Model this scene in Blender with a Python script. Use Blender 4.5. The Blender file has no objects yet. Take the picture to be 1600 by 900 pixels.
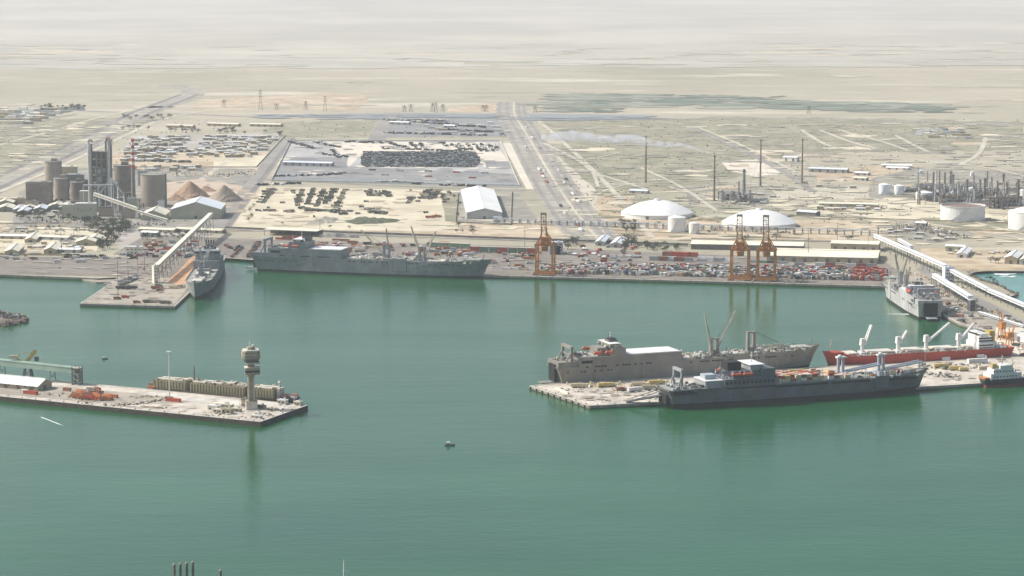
import bpy, math, random
from math import sin, cos, tan, atan, atan2, radians, pi, sqrt, hypot
from mathutils import Vector
from mathutils.geometry import tessellate_polygon
R = random.Random(7)
scene = bpy.context.scene
COL = scene.collection

# ------------------------------------------------------------------ camera
CAM_H = 410.0
FPX = 4000.0
PITCH = atan(560 / FPX)
cam_data = bpy.data.cameras.new('camera')
cam_data.sensor_width = 36; cam_data.lens = 36 * FPX / 1600
cam_data.clip_start = 1; cam_data.clip_end = 120000
camera = bpy.data.objects.new('camera', cam_data); COL.objects.link(camera)
camera.location = (0, 0, CAM_H); camera.rotation_euler = (pi / 2 - PITCH, 0, 0)
scene.camera = camera

# ------------------------------------------------------------------ world, sun, exposure
SUN_DIR = Vector((-0.78, 0.16, 0.80)).normalized()        # towards the sun: high on the left, a little beyond
world = bpy.data.worlds.new('World'); scene.world = world; world.use_nodes = True
nt = world.node_tree
bg = nt.nodes['Background']; bg.inputs['Strength'].default_value = 0.15
sky = nt.nodes.new('ShaderNodeTexSky'); sky.sky_type = 'NISHITA'; sky.sun_disc = False
sky.sun_elevation = math.asin(SUN_DIR.z); sky.sun_rotation = atan2(SUN_DIR.x, SUN_DIR.y)
sky.dust_density = 4.0; sky.air_density = 1.0; sky.altitude = 50
nt.links.new(sky.outputs[0], bg.inputs[0])
sd = bpy.data.lights.new('sun', 'SUN'); sd.energy = 4.6; sd.angle = radians(0.6); sd.color = (1.0, 0.98, 0.94)
sun = bpy.data.objects.new('sun', sd); COL.objects.link(sun)
sun.rotation_euler = SUN_DIR.to_track_quat('Z', 'Y').to_euler(); sun.location = (0, 0, 3000)
scene.view_settings.view_transform = 'Standard'; scene.view_settings.look = 'None'
scene.view_settings.exposure = -0.04; scene.view_settings.gamma = 1
scene.render.engine = 'CYCLES'
scene.cycles.volume_bounces = 1
scene.cycles.max_bounces = 6
scene.cycles.volume_step_rate = 1.0

# ------------------------------------------------------------------ pixels of the survey -> metres on the ground
def G(px, py, z=3.0):
    u, v = px - 800.0, py - 450.0
    d = Vector((u, FPX * cos(PITCH) - v * sin(PITCH), -FPX * sin(PITCH) - v * cos(PITCH)))
    t = (z - CAM_H) / d.z
    return Vector((d.x * t, d.y * t, z))
def MPP(px, py, z=3.0):
    g = G(px, py, z)
    return (g.y * cos(PITCH) + (CAM_H - z) * sin(PITCH)) / FPX
def LINE(a, b, z=3.0):          # centre, length, heading of the ground line between two survey points
    p, q = G(*a, z), G(*b, z); d = q - p
    return (p + q) / 2, d.length, atan2(d.y, d.x)
LZ = 3.0
HAZE_D = 3.6e-5

# ------------------------------------------------------------------ materials
def rgb(c): return (c[0], c[1], c[2], 1)
def mat(name, c, rough=0.75, var=0.12, scale=0.08, c2=None, streak=0.0, streak_c=(0.16, 0.07, 0.03), metal=0.0, zs=1.0, detail=4, lo=.42, hi=.62, coord='Object', bump=0, fine=0.0, fscale=1.0):
    m = bpy.data.materials.new(name); m.use_nodes = True
    t = m.node_tree; n = t.nodes; L = t.links; b = n['Principled BSDF']
    b.inputs['Roughness'].default_value = rough; b.inputs['Metallic'].default_value = metal
    tc = n.new('ShaderNodeTexCoord')
    mp = n.new('ShaderNodeMapping'); mp.inputs['Scale'].default_value = (1, 1, zs)
    L.new(tc.outputs[coord], mp.inputs[0])
    nz = n.new('ShaderNodeTexNoise'); nz.inputs['Scale'].default_value = scale; nz.inputs['Detail'].default_value = detail; nz.inputs['Roughness'].default_value = 0.62
    L.new(mp.outputs[0], nz.inputs['Vector'])
    mr = n.new('ShaderNodeMapRange'); mr.inputs[1].default_value = lo; mr.inputs[2].default_value = hi; mr.clamp = True
    L.new(nz.outputs['Fac'], mr.inputs[0])
    mx = n.new('ShaderNodeMix'); mx.data_type = 'RGBA'
    a = [x * (1 - var) for x in c]; e = c2 if c2 else [min(1, x * (1 + var)) for x in c]
    if c2: a = c
    mx.inputs[6].default_value = rgb(a); mx.inputs[7].default_value = rgb(e)
    L.new(mr.outputs[0], mx.inputs[0]); out = mx.outputs[2]
    if fine:
        nf = n.new('ShaderNodeTexNoise'); nf.inputs['Scale'].default_value = fscale; nf.inputs['Detail'].default_value = 3
        L.new(tc.outputs[coord], nf.inputs['Vector'])
        r2 = n.new('ShaderNodeMapRange'); r2.inputs[1].default_value = .3; r2.inputs[2].default_value = .7; r2.inputs[3].default_value = 1 - fine; r2.inputs[4].default_value = 1 + fine
        L.new(nf.outputs['Fac'], r2.inputs[0])
        vm = n.new('ShaderNodeVectorMath'); vm.operation = 'SCALE'
        L.new(out, vm.inputs[0]); L.new(r2.outputs[0], vm.inputs['Scale']); out = vm.outputs[0]
    if streak:
        m2 = n.new('ShaderNodeMapping'); m2.inputs['Scale'].default_value = (0.35, 0.35, 0.035)
        L.new(tc.outputs['Object'], m2.inputs[0])
        s = n.new('ShaderNodeTexNoise'); s.inputs['Scale'].default_value = 0.6; s.inputs['Detail'].default_value = 6; s.inputs['Roughness'].default_value = .7
        L.new(m2.outputs[0], s.inputs['Vector'])
        sr = n.new('ShaderNodeMapRange'); sr.inputs[1].default_value = 0.66 - .16 * streak; sr.inputs[2].default_value = 0.80 - .16 * streak; sr.inputs[4].default_value = 0.85
        L.new(s.outputs['Fac'], sr.inputs[0])
        sm = n.new('ShaderNodeMix'); sm.data_type = 'RGBA'; sm.inputs[7].default_value = rgb(streak_c)
        L.new(sr.outputs[0], sm.inputs[0]); L.new(out, sm.inputs[6]); out = sm.outputs[2]
    L.new(out, b.inputs['Base Color'])
    if bump:
        bp = n.new('ShaderNodeBump'); bp.inputs['Strength'].default_value = bump; bp.inputs['Distance'].default_value = .3
        L.new(nz.outputs['Fac'], bp.inputs['Height']); L.new(bp.outputs[0], b.inputs['Normal'])
    return m
M = {}
def MT(key, *a, **k):
    M[key] = mat(key, *a, **k); return M[key]

# ------------------------------------------------------------------ mesh builder and tagging
class MB:
    def __init__(s): s.v = []; s.f = []
    def add(s, vs, fs):
        o = len(s.v); s.v += [tuple(p) for p in vs]; s.f += [tuple(o + i for i in f) for f in fs]; return s
    def box(s, x, y, z, dx, dy, dz, rz=0.0, taper=1.0):          # centre x,y; base z
        c, sn = cos(rz), sin(rz); vs = []
        for zz, k in ((z, 1), (z + dz, taper)):
            for a, b in ((-1, -1), (1, -1), (1, 1), (-1, 1)):
                X, Y = a * dx / 2 * k, b * dy / 2 * k
                vs.append((x + X * c - Y * sn, y + X * sn + Y * c, zz))
        return s.add(vs, [(0, 3, 2, 1), (4, 5, 6, 7), (0, 1, 5, 4), (1, 2, 6, 5), (2, 3, 7, 6), (3, 0, 4, 7)])
    def bar(s, p, q, w, h=None):
        p, q = Vector(p), Vector(q); h = h or w; d = (q - p)
        if d.length < 1e-6: return s
        d.normalize(); up = Vector((0, 0, 1)) if abs(d.z) < .95 else Vector((0, 1, 0))
        a = d.cross(up).normalized() * w / 2; b = a.cross(d).normalized() * h / 2
        vs = [p - a - b, p + a - b, p + a + b, p - a + b, q - a - b, q + a - b, q + a + b, q - a + b]
        return s.add(vs, [(0, 1, 2, 3), (7, 6, 5, 4), (0, 4, 5, 1), (1, 5, 6, 2), (2, 6, 7, 3), (3, 7, 4, 0)])
    def cyl(s, x, y, z, r, h, n=16, r2=None, cap=True):
        r2 = r if r2 is None else r2
        vs = [(x + r * cos(2 * pi * i / n), y + r * sin(2 * pi * i / n), z) for i in range(n)] + [(x + r2 * cos(2 * pi * i / n), y + r2 * sin(2 * pi * i / n), z + h) for i in range(n)]
        fs = [(i, (i + 1) % n, n + (i + 1) % n, n + i) for i in range(n)]
        if cap: fs += [tuple(range(n, 2 * n)), tuple(range(n - 1, -1, -1))]
        return s.add(vs, fs)
    def hcyl(s, x, y, z, r, L, rz=0.0, n=10, squash=1.0):        # horizontal capsule-like cylinder, axis along heading
        c, sn = cos(rz), sin(rz); vs = []; rings = ((-.5, .45), (-.42, .85), (-.3, 1), (.3, 1), (.42, .85), (.5, .45))
        for t, k in rings:
            for i in range(n):
                a = 2 * pi * i / n; X = t * L; Y = r * k * cos(a)
                vs.append((x + X * c - Y * sn, y + X * sn + Y * c, z + r * squash * k * sin(a)))
        fs = [(j * n + i, j * n + (i + 1) % n, (j + 1) * n + (i + 1) % n, (j + 1) * n + i) for j in range(len(rings) - 1) for i in range(n)]
        fs += [tuple(range(n - 1, -1, -1)), tuple(range((len(rings) - 1) * n, len(rings) * n))]
        return s.add(vs, fs)
    def prism(s, pts, z0, z1):
        n = len(pts); A = sum(pts[i][0] * pts[(i + 1) % n][1] - pts[(i + 1) % n][0] * pts[i][1] for i in range(n))
        if A < 0: pts = pts[::-1]
        vs = [(p[0], p[1], z0) for p in pts] + [(p[0], p[1], z1) for p in pts]
        return s.add(vs, [tuple(range(n - 1, -1, -1)), tuple(range(n, 2 * n))] + [(i, (i + 1) % n, n + (i + 1) % n, n + i) for i in range(n)])
    def gable(s, x, y, z, L, W, rise, rz=0.0, over=0.6, th=0.35):   # pitched roof slab, ridge along heading
        c, sn = cos(rz), sin(rz); h = L / 2 + over; w = W / 2 + over; dz = rise * over / (W / 2)
        prof = [(-w, z - dz), (0, z + rise), (w, z - dz), (w, z - dz + th), (0, z + rise + th), (-w, z - dz + th)]
        vs = []
        for X in (-h, h):
            for Y, Z in prof: vs.append((x + X * c - Y * sn, y + X * sn + Y * c, Z))
        return s.add(vs, [(0, 1, 7, 6), (1, 2, 8, 7), (2, 3, 9, 8), (3, 4, 10, 9), (4, 5, 11, 10), (5, 0, 6, 11), (0, 5, 4, 1), (1, 4, 3, 2), (6, 7, 10, 11), (7, 8, 9, 10)])
    def gwall(s, x, y, z, L, W, H, rise, rz=0.0):                  # pentagonal walls under a gable
        c, sn = cos(rz), sin(rz); vs = []
        for X in (-L / 2, L / 2):
            for Y, Z in ((-W / 2, z), (W / 2, z), (W / 2, z + H), (0, z + H + rise), (-W / 2, z + H)):
                vs.append((x + X * c - Y * sn, y + X * sn + Y * c, Z))
        return s.add(vs, [(0, 4, 3, 2, 1), (5, 6, 7, 8, 9), (1, 2, 7, 6), (0, 5, 9, 4), (2, 3, 8, 7), (3, 4, 9, 8)])
    def ball(s, x, y, z, rx, ry, rz_, seed=0, n=7, m=5, jit=.25):
        rr = random.Random(seed); vs = []; 
        for j in range(m):
            a = pi * (j + .5) / m
            for i in range(n):
                b = 2 * pi * (i + .5 * (j % 2)) / n; k = 1 + rr.uniform(-jit, jit)
                vs.append((x + rx * k * sin(a) * cos(b), y + ry * k * sin(a) * sin(b), z + rz_ * k * cos(a)))
        fs = [(j * n + i, j * n + (i + 1) % n, (j + 1) * n + (i + 1) % n, (j + 1) * n + i) for j in range(m - 1) for i in range(n)]
        fs = [f[::-1] for f in fs] + [tuple(range(n)), tuple(range(m * n - 1, (m - 1) * n - 1, -1))]
        return s.add(vs, fs)
    def mesh(s, name, m):
        me = bpy.data.meshes.new(name); me.from_pydata(s.v, [], s.f); me.materials.append(M[m] if isinstance(m, str) else m); return me
    def build(s, name, m, parent=None, loc=None, rz=0.0, smooth=False):
        me = s.mesh(name, m); o = bpy.data.objects.new(name, me); COL.objects.link(o)
        if parent is not None: o.parent = parent
        if loc is not None: o.location = loc
        o.rotation_euler = (0, 0, rz)
        if smooth: me.shade_smooth()
        return o
def tag(o, label=None, cat=None, group=None, kind=None):
    if label: o['label'] = label
    if cat: o['category'] = cat
    if group: o['group'] = group
    if kind: o['kind'] = kind
    return o
def thing(name, label, cat, loc, rz=0.0, group=None):
    o = bpy.data.objects.new(name, None); COL.objects.link(o); o.empty_display_size = 1
    o.location = loc; o.rotation_euler = (0, 0, rz)
    return tag(o, label, cat, group)
def kids(o): return [c for c in bpy.data.objects if c.parent == o]
def copy_tree(o, parent=None, ch=None):
    c = o.copy(); COL.objects.link(c)
    if parent is not None: c.parent = parent
    for k in kids(o): copy_tree(k, c)
    return c
def place(o, loc, rz, label=None, group=None, scale=None):
    o.location = loc; o.rotation_euler = (0, 0, rz)
    if scale: o.scale = scale
    if label: o['label'] = label
    if group: o['group'] = group
    return o

# ------------------------------------------------------------------ sheets on the ground
SHEETN = [0]
def lz(layer): SHEETN[0] += 1; return LZ + layer * .05 + (0 if layer == 0 else (SHEETN[0] % 24) * .002)
def sheet(name, pts, m, layer, kind='structure', parent=None):       # pts: world xy, z from the layer number
    z = lz(layer)
    pts = [Vector((p[0], p[1], z)) for p in pts]
    tris = tessellate_polygon([pts])
    fs = []
    for a, b, c in tris:
        n = (pts[b] - pts[a]).cross(pts[c] - pts[a])
        fs.append((a, b, c) if n.z > 0 else (a, c, b))
    mb = MB(); mb.add(pts, fs); o = mb.build(name, m, parent)
    if kind: tag(o, kind=kind)
    return o
def rough_poly(px, j=1.0, step=14, seed=0, sy=.35):                  # survey polygon with a natural, uneven outline
    rr = random.Random(seed); out = []
    n = len(px)
    for i in range(n):
        a, b = px[i], px[(i + 1) % n]; d = hypot(b[0] - a[0], b[1] - a[1]); k = max(1, int(d / step))
        for t in range(k):
            u = t / k; x = a[0] + (b[0] - a[0]) * u; y = a[1] + (b[1] - a[1]) * u
            out.append((x + rr.uniform(-j, j), y + rr.uniform(-j, j) * sy))
    return out
def patch(name, px, m, layer, j=0.0, seed=0, step=14, kind='structure'):
    if j: px = rough_poly(px, j, step, seed)
    return sheet(name, [G(*p) for p in px], m, layer, kind)
def strip_pts(pts, w):
    Lft, Rgt = [], []
    for i, p in enumerate(pts):
        a = pts[max(0, i - 1)]; b = pts[min(len(pts) - 1, i + 1)]
        d = (b - a); d.z = 0; d.normalize(); n = Vector((-d.y, d.x, 0)); ww = w[i] if isinstance(w, (list, tuple)) else w
        Lft.append(p + n * ww / 2); Rgt.append(p - n * ww / 2)
    return Lft, Rgt
def strip(name, px, w, m, layer, sm=3, kind='structure', off=0.0):   # road ribbon along survey points, width in metres
    pts = [G(*p) for p in px]
    if sm:                                                          # Catmull-Rom
        q = []
        for i in range(len(pts) - 1):
            p0 = pts[max(0, i - 1)]; p1 = pts[i]; p2 = pts[i + 1]; p3 = pts[min(len(pts) - 1, i + 2)]
            for k in range(sm):
                t = k / sm
                q.append(0.5 * ((2 * p1) + (p2 - p0) * t + (2 * p0 - 5 * p1 + 4 * p2 - p3) * t * t + (3 * p1 - p0 - 3 * p2 + p3) * t ** 3))
        q.append(pts[-1]); pts = q
    if off:
        A, B = strip_pts(pts, abs(off) * 2); pts = A if off > 0 else B
    Lf, Rt = strip_pts(pts, w); n = len(pts); z = lz(layer)
    mb = MB(); mb.add([(p.x, p.y, z) for p in Rt + Lf], [(i, i + 1, n + i + 1, n + i) for i in range(n - 1)])
    return tag(mb.build(name, m), kind=kind)

# ================================================================== SETTING MATERIALS
def ground_material():
    m = bpy.data.materials.new('desert_ground'); m.use_nodes = True
    t = m.node_tree; n = t.nodes; L = t.links; b = n['Principled BSDF']; b.inputs['Roughness'].default_value = .95
    tc = n.new('ShaderNodeTexCoord')
    def noise(scale, det, sx=1.0, sy=1.0, rough=.6):
        mp = n.new('ShaderNodeMapping'); mp.inputs['Scale'].default_value = (sx, sy, 1); L.new(tc.outputs['Object'], mp.inputs[0])
        z = n.new('ShaderNodeTexNoise'); z.inputs['Scale'].default_value = scale; z.inputs['Detail'].default_value = det; z.inputs['Roughness'].default_value = rough
        L.new(mp.outputs[0], z.inputs['Vector']); return z.outputs['Fac']
    def rng(s, a, b_, c=0., d=1.):
        r = n.new('ShaderNodeMapRange'); r.inputs[1].default_value = a; r.inputs[2].default_value = b_; r.inputs[3].default_value = c; r.inputs[4].default_value = d; L.new(s, r.inputs[0]); return r.outputs[0]
    def mix(f, a, c):
        x = n.new('ShaderNodeMix'); x.data_type = 'RGBA'; L.new(f, x.inputs[0])
        for k, s in ((6, a), (7, c)):
            if isinstance(s, tuple): x.inputs[k].default_value = rgb(s)
            else: L.new(s, x.inputs[k])
        return x.outputs[2]
    col = mix(rng(noise(.0011, 4, .6, .35), .40, .62), (.40, .355, .26), (.29, .27, .185))       # sand to scrub
    col = mix(rng(noise(.0035, 5, .35, 1), .56, .68), col, (.56, .51, .40))                    # bleached flats
    col = mix(rng(noise(.012, 5, .4, 1), .60, .72, 0, .75), col, (.20, .185, .125))            # scrub clumps
    col = mix(rng(noise(.045, 4), .60, .72, 0, .55), col, (.17, .15, .10))
    col = mix(rng(noise(.02, 3, .25, 1.4), .60, .68, 0, .6), col, (.58, .51, .38))             # pale tracks
    L.new(col, b.inputs['Base Color']); return m
M['desert_ground'] = ground_material()
def water_material():
    m = bpy.data.materials.new('harbour_water'); m.use_nodes = True
    t = m.node_tree; n = t.nodes; L = t.links; b = n['Principled BSDF']
    b.inputs['Roughness'].default_value = .13; b.inputs['IOR'].default_value = 1.4
    tc = n.new('ShaderNodeTexCoord')
    mp = n.new('ShaderNodeMapping'); mp.inputs['Scale'].default_value = (.5, 1, 1); L.new(tc.outputs['Object'], mp.inputs[0])
    z = n.new('ShaderNodeTexNoise'); z.inputs['Scale'].default_value = .005; z.inputs['Detail'].default_value = 7; z.inputs['Roughness'].default_value = .65; L.new(mp.outputs[0], z.inputs['Vector'])
    r = n.new('ShaderNodeMapRange'); r.inputs[1].default_value = .35; r.inputs[2].default_value = .65; L.new(z.outputs['Fac'], r.inputs[0])
    x = n.new('ShaderNodeMix'); x.data_type = 'RGBA'; x.inputs[6].default_value = (.008, .076, .022, 1); x.inputs[7].default_value = (.018, .106, .034, 1)
    L.new(r.outputs[0], x.inputs[0]); L.new(x.outputs[2], b.inputs['Base Color'])
    # wind patches change how rough the surface is
    w = n.new('ShaderNodeTexNoise'); w.inputs['Scale'].default_value = .006; w.inputs['Detail'].default_value = 5
    mw = n.new('ShaderNodeMapping'); mw.inputs['Scale'].default_value = (.35, 1.6, 1); L.new(tc.outputs['Object'], mw.inputs[0]); L.new(mw.outputs[0], w.inputs['Vector'])
    rw = n.new('ShaderNodeMapRange'); rw.inputs[1].default_value = .35; rw.inputs[2].default_value = .65; rw.inputs[3].default_value = .05; rw.inputs[4].default_value = .18
    L.new(w.outputs['Fac'], rw.inputs[0]); L.new(rw.outputs[0], b.inputs['Roughness'])
    n1 = n.new('ShaderNodeTexNoise'); n1.inputs['Scale'].default_value = .16; n1.inputs['Detail'].default_value = 4; n1.inputs['Roughness'].default_value = .65
    m1 = n.new('ShaderNodeMapping'); m1.inputs['Scale'].default_value = (.8, 1.2, 1); m1.inputs['Rotation'].default_value = (0, 0, .4)
    L.new(tc.outputs['Object'], m1.inputs[0]); L.new(m1.outputs[0], n1.inputs['Vector'])
    bp = n.new('ShaderNodeBump'); bp.inputs['Strength'].default_value = 1; bp.inputs['Distance'].default_value = .21
    n2 = n.new('ShaderNodeTexNoise'); n2.inputs['Scale'].default_value = .03; n2.inputs['Detail'].default_value = 6; n2.inputs['Roughness'].default_value = .7
    m2 = n.new('ShaderNodeMapping'); m2.inputs['Scale'].default_value = (.5, 1.5, 1); m2.inputs['Rotation'].default_value = (0, 0, -.25)
    L.new(tc.outputs['Object'], m2.inputs[0]); L.new(m2.outputs[0], n2.inputs['Vector'])
    ad = n.new('ShaderNodeMath'); ad.operation = 'MULTIPLY_ADD'; ad.inputs[1].default_value = 2.2; L.new(n2.outputs['Fac'], ad.inputs[0]); L.new(n1.outputs['Fac'], ad.inputs[2])
    L.new(ad.outputs[0], bp.inputs['Height']); L.new(bp.outputs[0], b.inputs['Normal'])
    return m
M['harbour_water'] = water_material()
MT('asphalt_apron', (.215, .185, .15), .9, .14, .02, fine=.12, fscale=.15)
MT('concrete_deck', (.50, .45, .37), .9, .16, .03, fine=.14, fscale=.2)
MT('pier_deck', (.34, .30, .235), .9, .14, .03, fine=.12, fscale=.2)
MT('quay_concrete', (.30, .275, .22), .9, .2, .2, streak=.6, streak_c=(.05, .04, .03))
MT('dark_wall', (.075, .052, .036), .85, .4, .25, streak=.7, streak_c=(.02, .014, .01))
MT('tidal_concrete', (.055, .04, .03), .8, .35, .3)
MT('kerb_concrete', (.56, .52, .45), .9, .15, .1)
MT('road_asphalt', (.19, .175, .16), .9, .12, .01, fine=.1, fscale=.1)
MT('road_worn', (.265, .245, .215), .9, .12, .01)
MT('pale_sand', (.62, .555, .40), .95, .10, .006, c2=(.50, .44, .31), fine=.1, fscale=.03)
MT('white_sand', (.62, .56, .45), .95, .06, .01, fine=.06, fscale=.03)
MT('track_sand', (.50, .455, .355), .95, .1, .01)
MT('olive_scrub', (.225, .215, .14), .95, .2, .01, c2=(.31, .28, .19), fine=.2, fscale=.04)
MT('green_field', (.125, .155, .115), .95, .2, .004, c2=(.20, .215, .155), fine=.2, fscale=.01)
MT('tree_belt', (.085, .105, .075), .95, .3, .02)
MT('yard_grey', (.21, .205, .20), .9, .12, .01, c2=(.27, .26, .245), fine=.1, fscale=.05)
MT('yard_concrete', (.40, .385, .36), .9, .12, .01, fine=.1, fscale=.05)
MT('salt_blue', (.235, .25, .25), .8, .1, .003)
MT('brown_earth', (.40, .31, .20), .95, .15, .01, c2=(.52, .43, .30), fine=.15, fscale=.04)
MT('grey_earth', (.235, .22, .175), .95, .2, .02, c2=(.33, .30, .24), fine=.2, fscale=.06)
MT('town_ground', (.42, .385, .33), .95, .15, .01, c2=(.33, .30, .25), fine=.15, fscale=.04)
MT('foam', (.75, .77, .76), .9, .1, .1)
MT('haze_tinted_sand', (.415, .385, .315), .95, .10, .0008, fine=.05, fscale=.004)  # sand paled and greyed, distance haze put into its colour
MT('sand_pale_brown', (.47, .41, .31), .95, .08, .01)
MT('scrub_pale', (.34, .32, .24), .95, .12, .01)
MT('ochre_earth', (.44, .335, .245), .95, .12, .03, c2=(.50, .42, .32))
MT('highway_dirt', (.33, .30, .245), .95, .15, .02, fine=.15, fscale=.08)
MT('field_pale', (.26, .265, .20), .95, .1, .004)
MT('rock', (.17, .135, .10), .95, .35, .12)
MT('orange_earth', (.52, .30, .16), .95, .12, .05)

# ================================================================== LAND AND WATER
Wt = MB(); Wt.add([(-30000, 700, 0), (30000, 700, 0), (30000, 9000, 0), (-30000, 9000, 0)], [(0, 1, 2, 3)])
tag(Wt.build('sea', 'harbour_water'), kind='structure')

def slab(name, ring, z, mtop, wall_edges, wm='quay_concrete', zb=-1.6):
    o = sheet(name, ring, mtop, 0) if z == LZ else None
    if o is None:
        global LZ_
        pts = [Vector((p[0], p[1], z)) for p in ring]
        fs = []
        for a, b, c in tessellate_polygon([pts]):
            n = (pts[b] - pts[a]).cross(pts[c] - pts[a]); fs.append((a, b, c) if n.z > 0 else (a, c, b))
        mb = MB(); mb.add(pts, fs); o = tag(mb.build(name, mtop), kind='structure')
    for i in wall_edges:
        a, b = ring[i], ring[(i + 1) % len(ring)]
        for nm, z0, z1, mm in (('quay_wall', .9, z - .02, wm), ('quay_wall_foot', zb, .9, 'tidal_concrete')):
            mb = MB(); mb.add([(a[0], a[1], z0), (b[0], b[1], z0), (b[0], b[1], z1), (a[0], a[1], z1)], [(0, 1, 2, 3), (3, 2, 1, 0)][:1])
            tag(mb.build(nm, mm), kind='structure')
        p, q = Vector((a[0], a[1], 0)), Vector((b[0], b[1], 0)); d = (q - p); L = d.length; d.normalize(); nn = Vector((-d.y, d.x, 0))
        mb = MB(); c = (p + q) / 2 + nn * .55 * SIDE
        mb.box(c.x, c.y, z + .012, L - 1.3, 1.2, .35, atan2(d.y, d.x)); tag(mb.build('quay_kerb', 'kerb_concrete'), kind='structure')
SIDE = 1
# shoreline, traced left to right along the water, then round behind
shore_px = [(-120, 427), (0, 429), (152, 435), (186, 433.5), (125, 474.5), (273, 479), (352, 403), (420, 408), (756, 430.5), (840, 432.5), (1386, 447.5),
            (1500, 506), (1556, 520), (1552, 557), (1270, 574), (868, 599), (827, 603), (921, 634.5), (1240, 617), (1740, 586.5)]
shore = [G(*p) for p in shore_px]
sea_px = [(1760, 424), (1543, 423.5), (1524, 425), (1512, 429), (1530, 438), (1560, 446.5), (1586, 461), (1574, 464.5), (1556, 462), (1580, 473), (1612, 487), (1760, 530)]
seab = [G(*p) for p in sea_px]
ring = shore + [G(1900, 560), G(1760, 530)] + seab[::-1][1:] + [Vector((2500, 3150, 3)), Vector((9000, 3600, 3)), Vector((29000, 6000, 3)), Vector((29000, 60000, 3)), Vector((-29000, 60000, 3)), Vector((-29000, 3000, 3)), Vector((-4000, 2900, 3))]
NS = len(shore)
slab('desert', ring, LZ, 'desert_ground', [0, 1, 3, 4, 5, 7, 8, 9, 10, 11, 12, 13, 14, 15, 16, 17, 18])
# the slipway between the left quay and the finger pier, with its low wall
mbx = MB(); mbx.prism([G(*p)[:2] for p in ((126, 433.5), (186, 433), (178, 438.5), (150, 438.5))], -1, 1.3); tag(mbx.build('slipway', 'pier_deck'), kind='structure')

# detached mole on the left
MZ = 4.0
mole_px = [(-160, 603.5), (0, 619.5), (407, 659.5), (481, 633.5), (231, 608), (84, 595), (-160, 571)]
mole = [G(*p, MZ) for p in mole_px]
slab('mole_deck', mole, MZ, 'concrete_deck', [0, 1, 2, 3, 4, 5], 'dark_wall')
def msheet(name, px, m, layer, z=MZ, j=0, seed=0):
    if j: px = rough_poly(px, j, 8, seed)
    pts = [G(*p, z) for p in px]
    for p in pts: p.z = z + .05 * layer
    fs = []
    for a, b, c in tessellate_polygon([pts]):
        n = (pts[b] - pts[a]).cross(pts[c] - pts[a]); fs.append((a, b, c) if n.z > 0 else (a, c, b))
    mb = MB(); mb.add(pts, fs); return tag(mb.build(name, m), kind='structure')
msheet('mole_apron', [(-100, 597), (60, 602), (100, 604), (230, 617), (300, 628), (240, 632), (130, 628), (-100, 606)], 'pier_deck', 1, j=2, seed=3)
msheet('mole_roadway', [(236, 612), (440, 632), (462, 634), (440, 640), (300, 628), (225, 616)], 'kerb_concrete', 2, j=.6, seed=4)

# paved surfaces along the waterfront
patch('quay_apron', [(-120, 400), (190, 402), (262, 392), (345, 402), (274, 478), (127, 473.5), (186, 432.5), (-120, 426)], 'asphalt_apron', 1)
patch('pier_paving', [(186, 434.5), (262, 434), (300, 441), (272, 477.3), (130, 473)], 'pier_deck', 2)
patch('cargo_spill', [(262, 440), (302, 400), (309, 400), (300, 425), (292, 442), (278, 445)], 'orange_earth', 3, j=1.2, seed=8, step=6)
patch('container_apron', [(352, 402), (300, 392), (345, 372), (480, 376), (800, 384), (1080, 397), (1375, 405), (1400, 420), (1480, 480), (1498, 504), (1386, 446.3), (840, 431.4), (756, 429.5)], 'asphalt_apron', 1)
patch('pier_surface', [(835, 603), (1270, 576), (1548, 559), (1740, 555), (1740, 586), (1240, 616), (922, 633)], 'concrete_deck', 1)
patch('ore_terminal_paving', [(1386, 446), (1430, 425), (1740, 560), (1556, 556), (1552, 522), (1500, 505)], 'pier_deck', 2)
patch('causeway_road', [(1430, 420), (1445, 417), (1500, 450), (1640, 520), (1640, 545), (1560, 507)], 'road_worn', 3)
patch('bright_apron', [(1556, 512), (1640, 512), (1640, 556), (1580, 556), (1556, 545)], 'white_sand', 4)

# ================================================================== COUNTRYSIDE BEHIND THE HARBOUR
patch('scrubland', [(-100, 195), (150, 185), (240, 185), (60, 270), (-100, 300)], 'olive_scrub', 1, j=6, seed=1)
patch('scrubland', [(870, 225), (1000, 205), (1190, 210), (1260, 250), (1200, 262), (1060, 300), (930, 300), (885, 262)], 'olive_scrub', 1, j=6, seed=2)
patch('scrubland', [(850, 190), (1150, 182), (1600, 190), (1600, 235), (1240, 240), (1100, 222), (880, 222)], 'olive_scrub', 2, j=5, seed=3)
patch('scrubland', [(430, 190), (590, 188), (575, 213), (400, 216)], 'olive_scrub', 1, j=3, seed=5)
patch('tree_line', [(398, 179), (600, 177), (820, 177), (1010, 180), (1000, 187), (800, 187), (500, 184)], 'salt_blue', 2, j=2, seed=30)
patch('tree_line', [(40, 172), (130, 165), (134, 172), (90, 178)], 'tree_belt', 2, j=2, seed=31)
patch('sand_flat', [(380, 150), (560, 146), (575, 158), (560, 172), (300, 172), (310, 158)], 'brown_earth', 1, j=5, seed=33)
patch('sand_flat', [(700, 168), (795, 160), (795, 176), (700, 176)], 'brown_earth', 1, j=3, seed=34)
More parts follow.
